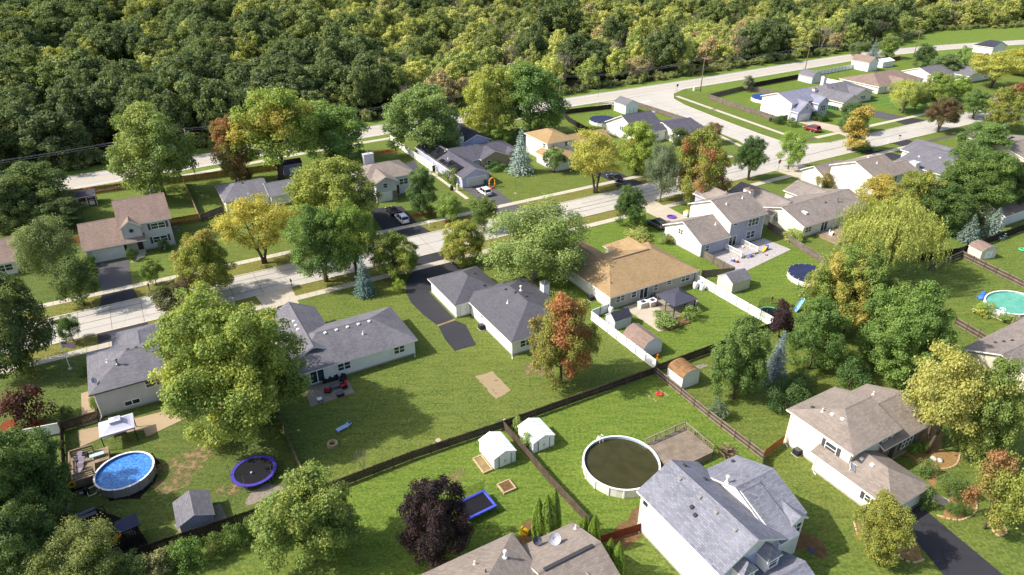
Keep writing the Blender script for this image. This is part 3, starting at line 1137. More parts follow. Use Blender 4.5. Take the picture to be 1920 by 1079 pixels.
        if shut:
            for s in (-1, 1):
                g = MB()
                x = c + s * (w / 2 + 0.24)
                self.fbox(g, face, x - 0.21, x + 0.21, -0.02, 0.05, z0, z1, plane)
                g.build('shutter', 'shutter_dark', self.e)
        return o

    def door(self, face, plane, c, w=1.0, h=2.1, mat='trim_white', z0=0.2):
        f = MB()
        self.fbox(f, face, c - w / 2, c + w / 2, -0.05, 0.06, z0, z0 + h, plane)
        o = f.build('door', mat, self.e)
        k = MB()
        self.fbox(k, face, c + w / 2 - 0.16, c + w / 2 - 0.1, 0.06, 0.12, z0 + 0.95, z0 + 1.08, plane)
        k.build('handle', 'metal_grey', o)
        return o

    def patio_door(self, face, plane, c, w=2.0, h=2.1, z0=0.2):
        self.win(face, plane, c, z0 + h / 2, w, h, 2, rail=False)

    def garage(self, face, plane, c, w=4.9, h=2.15, mat='garage_white', z0=0.05):
        f = MB()
        n = 4
        for k in range(n):
            self.fbox(f, face, c - w / 2, c + w / 2, -0.03, 0.045, z0 + h * k / n + 0.012, z0 + h * (k + 1) / n - 0.012, plane)
        o = f.build('garage_door', mat, self.e)
        t = MB()
        self.fbox(t, face, c - w / 2 - 0.14, c - w / 2, -0.03, 0.07, z0, z0 + h + 0.12, plane)
        self.fbox(t, face, c + w / 2, c + w / 2 + 0.14, -0.03, 0.07, z0, z0 + h + 0.12, plane)
        self.fbox(t, face, c - w / 2, c + w / 2, -0.03, 0.068, z0 + h, z0 + h + 0.12, plane)
        t.build('door_frame', 'trim_white', o)
        return o

    def vent(self, u, v, kind='box', mat='vent_dark'):
        z = self.roof_z(u, v)
        x, y, _ = self.L(u, v, 0)
        b = MB()
        if kind == 'box':
            b.bevbox(x - 0.2, x + 0.2, y - 0.2, y + 0.2, z - 0.15, z + 0.16, 0.05)
            b.build('roof_vent', mat, self.e)
        elif kind == 'pipe':
            b.tube([(x, y, z - 0.1), (x, y, z + 0.5)], 0.07, 8)
            b.lathe([(0.2, z - 0.08), (0.14, z + 0.12), (0.08, z + 0.14)], 10, (x, y))
            b.build('vent_pipe', mat, self.e)
        elif kind == 'flue':
            b.tube([(x, y, z - 0.1), (x, y, z + 0.75)], 0.1, 10)
            b.lathe([(0.18, z + 0.72), (0.2, z + 0.8), (0.16, z + 0.95), (0.02, z + 1.0)], 10, (x, y))
            b.lathe([(0.28, z - 0.12), (0.2, z + 0.15), (0.1, z + 0.2)], 10, (x, y))
            b.build('flue', mat, self.e)

    def chimney(self, u0, u1, v0, v1, z1, mat='siding_white', cap='brick_brown', z0=0.0):
        b = MB()
        x0, y0, _ = self.L(u0, v0, 0)
        x1, y1, _ = self.L(u1, v1, 0)
        b.box(x0, x1, y0, y1, z0, z1)
        o = b.build('chimney', mat, self.e)
        c = MB()
        c.bevbox(x0 - 0.08, x1 + 0.08, y0 - 0.08, y1 + 0.08, z1, z1 + 0.14, 0.04)
        c.tube([((x0 + x1) / 2, (y0 + y1) / 2, z1 + 0.14), ((x0 + x1) / 2, (y0 + y1) / 2, z1 + 0.5)], 0.14, 8)
        c.build('chimney_cap', cap, o)

    def downspout(self, u, v, z1):
        x, y, _ = self.L(u, v, 0)
        b = MB()
        b.tube([(x, y, z1), (x, y, 0.25), (x - 0.2, y - 0.35, 0.08), (x - 0.3, y - 0.7, 0.06)], 0.055, 6)
        b.build('downspout', 'trim_white', self.e)

    def dish(self, u, v, r=0.42, mat='trim_grey', az=-0.6, z=None):
        z = self.roof_z(u, v) if z is None else z
        x, y, _ = self.L(u, v, 0)
        b = MB()
        b.tube([(x, y, z - 0.1), (x, y, z + 0.45)], 0.035, 6)
        c = Vector((x, y, z + 0.55))
        d = Vector((math.cos(az), math.sin(az), 0.75)).normalized()
        a = d.orthogonal().normalized()
        bb = d.cross(a)
        prof = [(0.0, 0.0), (0.35 * r, 0.03), (0.7 * r, 0.1), (r, 0.2), (r, 0.23), (0.68 * r, 0.14), (0.3 * r, 0.07)]
        vs, fs = [], []
        N = 16
        for rr, h in prof:
            for k in range(N):
                t = 2 * math.pi * k / N
                vs.append(c + a * rr * math.cos(t) + bb * rr * math.sin(t) + d * h)
        for i in range(len(prof) - 1):
            for k in range(N):
                j = (k + 1) % N
                fs.append((i * N + k, i * N + j, (i + 1) * N + j, (i + 1) * N + k))
        b.mesh(vs, fs)
        b.tube([c - a * r * 0.9 + d * 0.1, c + d * 0.55 * r / 0.42], 0.02, 5)
        b.build('satellite_dish', mat, self.e)

# ------------------------------------------------------------------ the houses
# two-storey with brown roof, far side of the street
h = House('grey two-storey house with brown roof, round gable window and wide garage', -4.5, 142, wall='siding_grey', roof='roof_brown')
h.wing(-5.7, 3.5, 136.75, 149.9, 5.7, 8.7)
h.wing(-12.3, -5.15, 135.35, 149.2, 2.85, 5.7)
h.wing(-5.6, -1.8, 136.2, 141.6, 5.45, 6.75, 'v', over=0.3, z0=2.95)
h.wing(-5.4, -1.7, 135.37, 138.9, 2.85, 3.55, walls=False)
h.garage('v-', 135.8, -8.3, 5.0)
h.win('v-', 137.2, 0.9, 4.5, 2.6, 1.25, 2, shut=True)
h.win('v-', 137.2, 0.7, 1.75, 2.6, 1.3, 2, shut=True)
b = MB(); b.lathe([(0.36, 0), (0.36, 0.08), (0.22, 0.08), (0.22, 0)], 18, closed=True)
o = b.build('round_window', 'shutter_dark', h.e); o.rotation_euler = (math.pi / 2, 0, 0); o.location = h.L(-3.7, 136.46, 4.7)
b = MB(); b.lathe([(0.0, 0.02), (0.22, 0.02), (0.22, 0.0)], 18); o2 = b.build('pane', 'window_glass', o)
h.door('v-', 137.2, -2.9, 0.95, 2.05, 'door_dark')
b = MB()
for k in range(3): b.box(*h._bx('u', -3.6, -2.3, 136.9 - 0.5 * k - 0.5, 136.9 - 0.5 * k), 0, 0.48 - 0.16 * k)
b.build('steps', 'concrete_walk', h.e)
h.vent(1.2, 143.9, 'flue', 'metal_grey')
h.downspout(-11.75, 135.6, 2.7)

# at the left edge of the picture
h = House('tan house with brown roof half hidden by a loose green tree', -29, 143.5, wall='siding_cream', roof='roof_brown')
h.wing(-40, -22.6, 137.6, 148.5, 2.7, 5.2)
h.win('v-', 138.05, -24.6, 1.55, 2.4, 1.3, 2); h.win('v-', 138.05, -28.5, 1.55, 1.6, 1.3, 2)

# grey roof behind the yellow tree
h = House('white house with hipped grey roof behind the golden yellow tree', 20, 154, wall='siding_white', roof='roof_grey')
h.wing(14.4, 24.4, 148.7, 160.3, 2.6, 4.4, 'u', hip=(0.75, 0))
h.wing(23.6, 35.5, 147.2, 156.4, 2.5, 4.1, 'u')
h.vent(19.0, 155.3, 'flue', 'metal_grey'); h.vent(19.6, 154.0); h.win('v-', 149.15, 18, 1.5, 1.8, 1.2)
h.win('u-', 14.85, 152, 1.5, 1.2, 1.1, 1)

# taupe roofed split level with the garage under a gable
h = House('pale lavender house with taupe roof and a garage below its front gable', 50, 145, wall='siding_grey', roof='roof_taupe')
h.wing(42.6, 55.6, 140.1, 151.2, 4.5, 6.5, 'u', hip=(0.8, 0.8))
h.wing(44.4, 50.1, 137.4, 146.0, 4.5, 5.9, 'v')
h.wing(54.0, 58.6, 145.0, 151.6, 2.8, 4.3, 'u', roof='roof_dark')
h.garage('v-', 137.85, 46.7, 2.8, 2.1); h.win('v-', 137.85, 47.0, 3.75, 1.1, 1.15, 1)
b = MB(); h.fbox(b, 'v-', 48.6, 49.7, 0, 0.03, 0.2, 2.2, 137.85); b.build('brick_pier', 'brick_brown', h.e)
h.win('v-', 140.55, 52.4, 2.9, 2.2, 1.5, 2); h.door('v-', 140.55, 50.7, 0.95, 2.1, 'door_dark')
h.chimney(47.0, 49.4, 151.2, 152.4, 6.9, 'siding_grey', 'trim_grey')

# lavender house with solar panels
h = House('lavender house with solar panels on its dark roof and a brick front gable', 74, 150, wall='siding_lavender', roof='roof_dark')
h.wing(65.0, 73.0, 136.25, 164.0, 2.7, 4.5, 'v')
h.wing(69.0, 88.0, 146.6, 158.2, 2.7, 4.75, 'u', hip=(0, 0.9))
h.wing(75.2, 83.4, 145.7, 152.6, 2.7, 4.45, 'v', wall='brick_tan')
h.wing(82.6, 87.4, 146.3, 151.6, 2.68, 3.8, 'v', wall='brick_tan')
h.wing(75.6, 84.4, 157.2, 174.0, 3.7, 5.6, 'v', roof='roof_navy')
h.garage('v-', 136.7, 69.2, 4.9, 2.1, 'garage_grey')
h.win('v-', 146.15, 77.7, 1.5, 1.1, 1.3, 1); h.win('v-', 146.75, 85.0, 1.5, 1.0, 1.3, 1)
h.win('v-', 147.05, 74.2, 1.6, 0.7, 1.2, 1)
h.chimney(75.2, 76.4, 157.6, 158.8, 5.6, 'siding_white', 'brick_brown')
h.vent(70.3, 147.5, 'box'); h.vent(70.0, 144.2, 'box'); h.vent(67.2, 148.0, 'pipe', 'trim_white'); h.vent(68.3, 152.0, 'pipe', 'trim_white'); h.vent(66.4, 160.5, 'pipe', 'trim_white')
for v0, n, rows in ((151.2, 6, 3), (139.6, 6, 2)):
    for i in range(n):
        for r in range(rows):
            if v0 < 145 and r == 1 and i > 3: continue
            b = MB(); x = 65.35 + r * 1.08
            p = [(x, v0 + i * 1.7), (x + 1.03, v0 + i * 1.7), (x + 1.03, v0 + i * 1.7 + 1.64), (x, v0 + i * 1.7 + 1.64)]
            tp = [h.L(a, c, 2.7 + (a - 65) * 0.45 + 0.12) for a, c in p]; bt = [(q[0], q[1], q[2] - 0.05) for q in tp]
            b.mesh(bt + tp, [(4, 5, 6, 7), (3, 2, 1, 0), (0, 1, 5, 4), (1, 2, 6, 5), (2, 3, 7, 6), (3, 0, 4, 7)])
            b.build('solar_panel', 'solar_glass', h.e)

# tan hip-roofed two-storey
h = House('white two-storey house with tan hipped roofs next to the blue spruce', 97, 144, wall='siding_white', roof='roof_ochre')
h.wing(92.2, 101.2, 141.8, 153.4, 5.25, 6.9, 'v', hip=(0.95, 0.95))
h.wing(90.2, 98.8, 135.0, 144.6, 2.75, 4.3, 'v', hip=(0.95, 0))
h.wing(100.2, 114.5, 143.2, 152.4, 2.8, 4.6, 'u')
h.win('v-', 142.25, 98.4, 4.2, 1.0, 1.3, 1); h.win('u-', 92.65, 143.8, 4.2, 1.0, 1.2, 1); h.win('v-', 135.45, 95.2, 1.5, 1.2, 1.0, 1)
h.vent(97.5, 149.5, 'pipe', 'metal_grey')

# corner house by the main road
h = House('white corner house with steep grey roof in front of the covered round pool', 132, 148, wall='siding_white', roof='roof_dark')
h.wing(122.3, 133.2, 142.2, 157.8, 3.1, 6.7)
h.wing(132.6, 143.4, 136.8, 151.6, 2.65, 4.7, 'u')
h.chimney(133.0, 134.6, 149.8, 151.0, 6.0, 'siding_white', 'trim_grey')
h.win('u-', 122.75, 150, 3.0, 1.6, 1.2, 2); h.win('v-', 142.65, 129.5, 1.6, 1.6, 1.2, 2)

# beyond the cross street
h = House('white two-storey house with blue grey roof and red car on its drive', 187, 144, wall='siding_white', roof='roof_slate')
h.wing(180.0, 194.4, 138.8, 151.4, 5.25, 7.4)
h.wing(180.2, 187.6, 136.1, 142.4, 3.0, 5.9, 'v', wall='siding_lavender')
h.wing(189.0, 194.6, 136.0, 141.4, 4.7, 6.5, 'v', wall='siding_lavender')
h.wing(187.2, 191, 136.6, 139.6, 2.6, 3.2, 'u', walls=False)
h.garage('v-', 136.55, 183.9, 4.6, 2.1); h.win('v-', 136.55, 184.2, 3.9, 1.3, 1.2, 2); h.win('v-', 136.45, 191.8, 3.0, 2.6, 2.0, 3); h.win('v-', 139.25, 188.2, 4.4, 1.4, 1.2, 2)
h = House('low cream house with grey roof and twin front gables', 217, 149, wall='siding_cream', roof='roof_grey')
h.wing(206, 229.4, 144.6, 159.0, 2.65, 5.2, 'u', hip=(0.9, 0.9))
h.wing(204.2, 214.0, 138.1, 152, 2.65, 4.8, 'v'); h.wing(216, 226, 142.4, 150, 2.62, 4.5, 'v')
h.garage('v-', 138.55, 209, 5.0, 2.1, 'garage_grey'); h.win('v-', 142.85, 221, 1.5, 2.6, 1.3, 3); h.chimney(205.2, 206.4, 150.5, 151.6, 4.6); h.chimney(221, 222.6, 159.2, 160.4, 5.6)
for q in ((210, 149), (213, 149.5), (216, 150)): h.vent(*q)
h = House('cream ranch house with brown hipped roof past the mown stripes', 249, 155, wall='siding_cream', roof='roof_brown')
h.wing(235.4, 262.5, 146.8, 163.4, 2.65, 5.4, 'u', hip=(0.9, 0.9)); h.win('v-', 147.25, 243, 1.5, 1.8, 1.3, 2); h.win('v-', 147.25, 240, 1.5, 1.0, 1.3, 1)
h.wing(243.5, 252, 142.5, 152, 2.63, 4.6, 'v', hip=(0.9, 0))
h = House('white walled house with grey roof among the trees by the main road', 283, 153, wall='siding_white', roof='roof_grey')
h.wing(268.4, 297.5, 146.8, 160.2, 2.7, 5.0, 'u', hip=(0, 0.9)); h.wing(281, 297, 141, 150, 2.68, 4.7, 'v')
h = House('small white house with navy roof beside the far bend of the main road', 355, 173.5, wall='siding_white', roof='roof_navy')
h.wing(349.4, 361.4, 168.8, 178.2, 3.2, 5.4, 'v', hip=(0, 0.8)); h.garage('v-', 169.25, 355, 3, 2.1)

# near side, right
h = House('tall white house with weathered taupe roof on the stop sign corner', 150, 89, wall='siding_white', roof='roof_taupe')
h.wing(140.8, 151.2, 82.7, 95.2, 5.25, 7.8); h.wing(150.6, 160.4, 82.4, 95.0, 2.7, 5.0, 'u'); h.wing(138.6, 148.6, 94.2, 101.0, 2.75, 4.6, 'u')
h.win('v-', 83.15, 148.2, 4.2, 1.1, 1.3, 1); h.win('v-', 83.15, 144.0, 4.2, 1.1, 1.3, 1); h.win('v-', 82.85, 154, 1.4, 1.6, 1.2, 2)
h.vent(146, 87.0, 'pipe', 'trim_white'); h.vent(147.0, 90.0, 'box', 'trim_white'); h.vent(155.5, 90.5, 'flue', 'metal_grey')
h = House('white house with smooth grey roof and red car on its drive', 175, 88, wall='siding_white', roof='roof_grey')
h.wing(164.2, 184.6, 79.2, 93.6, 2.7, 5.2, 'v'); h.wing(174.2, 187, 89.0, 98.6, 2.68, 4.6, 'v')
h.chimney(162.2, 164.0, 87.0, 88.8, 4.2, 'siding_white', 'trim_grey')
for q in ((169, 90.5), (171, 86.5), (173, 83.0), (168, 82.5)): h.vent(*q, 'box', 'trim_white')
h = House('house with taupe grey roof partly behind a big green crown', 207, 84, wall='siding_beige', roof='roof_taupe')
h.wing(193, 214, 76.8, 90.8, 2.7, 4.9, 'u', hip=(0, 0.8)); h.wing(200, 212, 88, 97, 2.68, 4.4, 'v')
h = House('lilac two-storey house with grey gables and a toy strewn patio', 97, 87, wall='siding_bluegrey', roof='roof_mottled')
h.wing(87.5, 95.2, 81.1, 92.0, 2.85, 5.5, wall='siding_white'); h.wing(94.9, 105.0, 81.4, 93.2, 5.45, 8.1)
h.wing(100.6, 107.2, 91.5, 97.8, 5.0, 6.6, 'v')
b = MB(); h.fbox(b, 'v-', 87.97, 94.9, 0, 0.03, 0.22, 2.6, 81.53); b.build('wall_facing', 'siding_bluegrey', h.e)
b = MB(); b.mesh([h.L(95.32, v, z) for v, z in ((81.9, 2.5), (92.7, 2.5), (92.7, 5.35), (87.3, 7.75), (81.9, 5.35))], [(4, 3, 2, 1, 0)]); b.build('wall_facing', 'siding_white', h.e)
b = MB(); h.fbox(b, 'v-', 87.97, 88.1, 0, 0.06, 0.2, 2.6, 81.53); h.fbox(b, 'v-', 95.35, 95.48, 0, 0.05, 0.2, 5.2, 81.85); h.fbox(b, 'v-', 104.42, 104.55, 0, 0.05, 0.2, 5.2, 81.85); b.build('corner_board', 'trim_white', h.e)
h.win('v-', 81.5, 89.6, 1.5, 1.1, 1.35, 1); h.patio_door('v-', 81.85, 95.9 + 0.6, 2.0, 2.1)
h.win('v-', 81.85, 101.4, 1.55, 2.4, 1.6, 2); h.win('v-', 81.85, 101.6, 4.15, 2.9, 1.5, 3); h.win('v-', 81.85, 96.6, 4.75, 1.2, 0.5, 1, rail=False)
h.win('u-', 87.95, 87.2, 3.1, 1.3, 1.1, 2)
h.chimney(105.0, 106.0, 86.6, 88.4, 8.2, 'siding_white', 'brick_brown')
for q in ((97.5, 85.6), (102.2, 86.0), (93.8, 84.2)): h.vent(*q, 'pipe', 'trim_white')
h = House('cream ranch house with mottled taupe roof next to the willow', 121, 84, wall='siding_cream', roof='roof_mottled')
h.wing(111.2, 132.4, 77.3, 89.6, 2.65, 4.7); h.wing(110.0, 120.7, 84.5, 98.2, 2.66, 4.75, 'v'); h.wing(124, 132.5, 85.5, 93.6, 2.64, 4.2, 'v')
h.win('u-', 111.65, 84.6, 1.7, 1.1, 1.0, 2); h.patio_door('v-', 77.75, 118.0); h.win('v-', 77.75, 113.2, 1.55, 1.8, 1.2, 2)
h.vent(125.5, 81.0, 'flue', 'metal_grey'); h.vent(122.5, 81.6); 
b = MB(); b.bevbox(*[c for c in h._bx('u', 114.6, 115.3, 80.0, 81.2)], 3.5, 4.0, 0.05); b.build('skylight', 'trim_white', h.e)

# tan roofed ranch
h = House('greige ranch house with broad tan roof and a dark gazebo behind', 70, 81, wall='siding_taupe', roof='roof_tan')
h.wing(61.0, 80.2, 74.0, 87.6, 2.65, 5.25, 'u', hip=(0.7, 0.75)); h.wing(61.1, 69.9, 80.0, 94.4, 2.66, 4.75, 'v', hip=(0, 0.9)); h.wing(71.7, 78.6, 82, 90.4, 2.64, 4.9, 'v', hip=(0, 0.9))
h.win('v-', 74.45, 63.5, 1.6, 1.9, 1.2, 2); h.win('v-', 74.45, 66.3, 1.6, 1.1, 1.2, 1); h.patio_door('v-', 74.45, 68.4, 1.8); h.win('v-', 74.45, 71.0, 1.6, 1.0, 1.2, 1); h.win('v-', 74.45, 73.9, 1.75, 1.1, 0.9, 1); h.win('v-', 74.45, 77.6, 1.6, 2.0, 1.25, 2)
b = MB(); h.fbox(b, 'u-', 74.46, 93.9, 0, 0.03, 0.22, 2.6, 61.45); b.build('wall_facing', 'siding_offwhite', h.e)
b = MB(); b.tube([h.L(66.4, 80.8, 5.3), h.L(74.4, 80.8, 5.3)], 0.1, 6); b.build('ridge_vent', 'roof_brown', h.e)
h.vent(63.0, 76.5, 'pipe', 'vent_dark'); h.vent(64.6, 80.0, 'box', 'trim_white')
b = MB(); b.bevbox(*h._bx('u', 66.9, 69.4, 73.9, 74.9), 0.22, 2.55, 0.02); 
# centre ranch
h = House('white ranch house with charcoal hipped roofs beside the long black driveway', 45.5, 83, wall='siding_white', roof='roof_charcoal')
h.wing(38.2, 47.6, 84.3, 94.9, 2.6, 4.75, 'v', hip=(0.95, 0.95)); h.wing(40.7, 52.9, 70.7, 87.4, 2.62, 5.05, 'v', hip=(0.9, 0.9))
h.win('v-', 71.15, 43.4, 1.55, 2.0, 1.2, 2); h.win('v-', 71.15, 48.4, 1.55, 1.8, 1.2, 2); h.win('u-', 41.15, 80.6, 1.9, 0.55, 0.5, 1, rail=False, mat='shutter_dark')
h.door('v-', 84.75, 39.9, 1.0, 2.1); h.door('v-', 84.75, 40.5 + 0.3, 0.5, 2.1)
h.door('v+', 94.45, 40, 1, 2.1)
for q in ((44.6, 86.4), (45.0, 90.6), (46.0, 81.6), (46.6, 79.6), (47.6, 78.2)): h.vent(*q)
h.vent(44.6, 78.6, 'pipe', 'trim_white'); h.vent(47.9, 80.2, 'flue', 'trim_white'); h.downspout(41.0, 71.0, 2.5); h.chimney(52.5, 53.6, 80.6, 81.8, 4.2, 'siding_white', 'metal_grey')
# left ranch
h = House('white ranch house with streaked grey hipped roof and furnished back patio', 20, 85, wall='siding_white', roof='roof_grey')
h.wing(11.6, 29.4, 78.3, 89.3, 2.6, 4.9, 'u', hip=(0.85, 0.9)); h.wing(11.3, 19.1, 81.0, 95.2, 2.61, 4.6, 'v', hip=(0, 0.0))
h.win('v-', 78.75, 26.6, 1.55, 1.7, 1.25, 2); h.win('v-', 78.75, 18.4, 1.55, 1.9, 1.25, 2); h.patio_door('v-', 78.75, 14.6, 2.0); h.win('v-', 78.75, 12.8, 1.4, 0.8, 1.4, 1)
for k in range(6): h.vent(15.9 + k * 1.62, 83.4 - 0.02 * k, 'box', 'trim_white')
for k in range(3): h.vent(14.55, 87.0 + k * 1.25, 'box', 'trim_white')
h.vent(22.4, 81.6, 'pipe', 'trim_white'); h.vent(13.4, 85, 'pipe', 'vent_dark'); h.downspout(28.9, 78.6, 2.5)
# grey split level at the left
h = House('grey split-level house with charcoal hipped roof beside the white canopy', -5, 90, wall='siding_grey', roof='roof_grey', fascia='shutter_dark')
h.wing(-12.15, 3.5, 85.2, 96.2, 3.95, 5.8, 'u', hip=(0.9, 0)); h.wing(-9.0, -2.0, 92, 100.0, 3.9, 5.0, 'v', hip=(0, 0.9), over=0.4)
h.win('v-', 85.65, -4.6, 3.0, 2.6, 1.2, 2); h.win('v-', 85.65, -7.9, 0.95, 1.9, 0.8, 2, rail=False)
h.vent(-8.4, 88.8, 'flue', 'metal_grey'); h.vent(-9.6, 90.6, 'pipe', 'trim_white'); h.dish(-11.4, 87.0, 0.4)
for q in ((-6.9, 91.0), (-5.9, 90.9), (-4.9, 90.8)): h.vent(*q)
h.downspout(-11.6, 85.55, 3.7)
# split level at the right
h = House('white split-level house with taupe roofs and a garage facing the black driveway', 66, 31, wall='siding_cream', roof='roof_taupe')
h.wing(60.3, 69.1, 29.75, 38.85, 5.0, 6.6, 'u', hip=(0.95, 0)); h.wing(66.0, 75.4, 29.4, 38.4, 3.4, 5.2, 'u', wall='brick_brown'); h.wing(59.35, 66.3, 23.8, 34.0, 2.6, 4.2, 'v', hip=(0.95, 0))
h.win('u-', 60.75, 32.6, 3.6, 1.5, 1.35, 1, shut=True); h.win('v-', 30.2, 66.9, 4.25, 1.1, 0.9, 1, shut=True); h.win('v-', 29.85, 71.5, 1.9, 2.2, 1.5, 3, shut=True); h.win('u-', 59.8, 26.3, 1.55, 1.5, 1.0, 2, shut=True)
h.garage('v-', 24.25, 63.2, 4.6, 2.1); h.door('v-', 29.85, 68.6, 0.95, 2.05, 'door_dark'); h.downspout(60.7, 38.2, 4.8); h.downspout(59.75, 33.4, 2.4)
h.vent(62.6, 35.8, 'pipe', 'trim_white'); h.vent(63.0, 34.8, 'box', 'trim_white'); h.vent(62.5, 37.0, 'box', 'vent_dark'); h.vent(63.2, 33.6, 'box', 'trim_white'); h.vent(62.0, 29.6, 'box', 'trim_white'); h.vent(62.1, 28.4, 'box', 'trim_white'); h.vent(72.6, 35.8, 'pipe', 'trim_white')
h.dish(60.2, 29.6, 0.55, 'trim_white', az=-1.2)
# big lilac roof, bottom
h = House('large white two-storey house with lilac grey shingle roof and dormers', 42, 31, wall='siding_white', roof='roof_lilac')
h.wing(36.2, 44.6, 25.5, 37.3, 5.35, 7.6, 'v'); h.wing(43.6, 49.0, 26.7, 36.0, 5.3, 7.25, 'u'); h.wing(43.8, 46.4, 25.4, 36.2, 5.05, 7.15, 'u')
h.wing(46.0, 48.6, 26.2, 29.2, 5.3, 6.1, 'v', over=0.25); h.wing(39.8, 45.2, 20.8, 26.2, 2.8, 4.0, 'u')
b = MB(); h.fbox(b, 'v-', 36.7, 44.1, 0, 0.03, 0.22, 5.1, 25.95); b.build('wall_facing', 'siding_lavender', h.e)
h.win('v-', 26.45, 47.3, 4.2, 1.6, 1.5, 2); h.win('u-', 36.65, 36.2, 4.3, 0.9, 0.9, 1, rail=False)
for c in (39.0, 42.2):
    h.wing(c - 1.0, c + 1.0, 24.6, 26.2, 5.0 - 0.0, 5.9, 'v', hip=(0.6, 0), over=0.15, z0=3.4)
    h.win('v-', 24.75, c, 4.3, 1.2, 1.1, 1)
for q in ((39.7, 35.0), (39.7, 32.2), (39.7, 30.0), (39.7, 27.6)): h.vent(*q, 'box', 'vent_grey')
for q in ((38.6, 32.0), (38.3, 31.2), (41.6, 36.4), (42.4, 34.2), (47.6, 35.2)): h.vent(*q, 'box', 'vent_dark')
h.vent(43.8, 32.6, 'flue', 'trim_white'); h.downspout(36.7, 37.0, 5.2)
# bottom centre roof
h = House('house with taupe shingle roof, ridge vent and two satellite dishes', 22, 33, wall='siding_beige', roof='roof_taupe')
h.wing(12.0, 22.95, 27.0, 39.7, 4.5, 6.6, 'v', hip=(0.3, 0.9)); h.wing(22.3, 29.3, 29.6, 38.55, 3.5, 5.2, 'u'); h.wing(24.8, 28.2, 26.0, 33, 3.45, 4.6, 'v')
b = MB(); b.box(*h._bx('u', 23.0, 28.4, 33.9, 34.25), 5.2, 5.3); b.build('ridge_vent', 'vent_dark', h.e)
h.dish(26.0, 36.9, 0.6, 'trim_grey', az=-2.0); h.dish(24.6, 37.8, 0.45, 'shutter_dark', az=-1.9)
h.vent(20.5, 36.8, 'flue', 'trim_white'); h.vent(17.8, 37.6, 'pipe', 'trim_white'); h.vent(18.0, 35.8, 'pipe', 'vent_dark'); h.vent(28.8, 37.4, 'pipe', 'trim_white')
# right edge
h = House('house with dark grey roof behind the yellow crown at the garden edge', 101, 34, wall='siding_beige', roof='roof_mottled')
h.wing(95.3, 112, 27.6, 37.4, 2.7, 4.6, 'u')
for q in ((99.5, 35.2), (100.4, 34.6), (101.3, 34.0)): h.vent(*q)
h = House('white shed-like house corner with brown roof behind the spruces', 158, 64, wall='siding_white', roof='roof_brown')
h.wing(150.8, 163, 60.2, 69.0, 2.7, 4.4, 'u')
# ------------------------------------------------------------------ vegetation
leaf_mat('leaves', 0.36)
leaf_mat('needles', 0.1)
leaf_mat('forest_leaves', 0.38, gain=1.6, forest=[(0.0, '#4c5a30'), (0.25, '#66703a'), (0.5, '#747c40'), (0.7, '#808644'), (0.88, '#8c904a'), (1.0, '#7c765a')])
leaf_mat('forest_dark', 0.34, gain=1.35, forest=[(0.0, '#42522f'), (0.4, '#4f6034'), (0.75, '#5e6d38'), (0.92, '#6d773c'), (1.0, '#8f9440')])
plain('bark', '#5b5044', 0.95, 0.25, 4.0, bump=0.6)
plain('bark_dark', '#463c34', 0.95, 0.25, 4.0, bump=0.6)
plain('bark_pale', '#9a8f80', 0.95, 0.2, 3.0, bump=0.4)
plain('twig_grey', '#8d8274', 0.95, 0.2, 2.0)

def unit(v):
    return v / np.maximum(np.linalg.norm(v, axis=-1, keepdims=True), 1e-9)

def leaf_mesh(name, P, N, size, tone, patch, mat, aspect=0.7, rng=RNG, T=None):
    """rhombic leaf sprays: centre, facing, size"""
    n = len(P)
    if T is None:
        r = rng.normal(size=(n, 3))
        T = unit(np.cross(N, r))
    B = unit(np.cross(N, T))
    s = size[:, None]
    a = P + T * s * 0.5
    b = P + B * s * 0.5 * aspect + N * s * 0.1
    c = P - T * s * 0.5
    d = P - B * s * 0.5 * aspect + N * s * 0.1
    V = np.stack([a, b, c, d], 1).reshape(-1, 3).astype(np.float32)
    me = bpy.data.meshes.new(name)
    me.vertices.add(4 * n)
    me.vertices.foreach_set('co', V.ravel())
    me.loops.add(4 * n)
    me.loops.foreach_set('vertex_index', np.arange(4 * n, dtype=np.int32))
    me.polygons.add(n)
    me.polygons.foreach_set('loop_start', np.arange(0, 4 * n, 4, dtype=np.int32))
    try:
        me.polygons.foreach_set('loop_total', np.full(n, 4, dtype=np.int32))
    except Exception:
        pass
    me.update(calc_edges=True)
    for nm, val in (('tone', tone), ('patch', patch)):
        at_ = me.attributes.new(nm, 'FLOAT', 'FACE')
        at_.data.foreach_set('value', val.astype(np.float32))
    me.materials.append(MATS[mat])
    return me

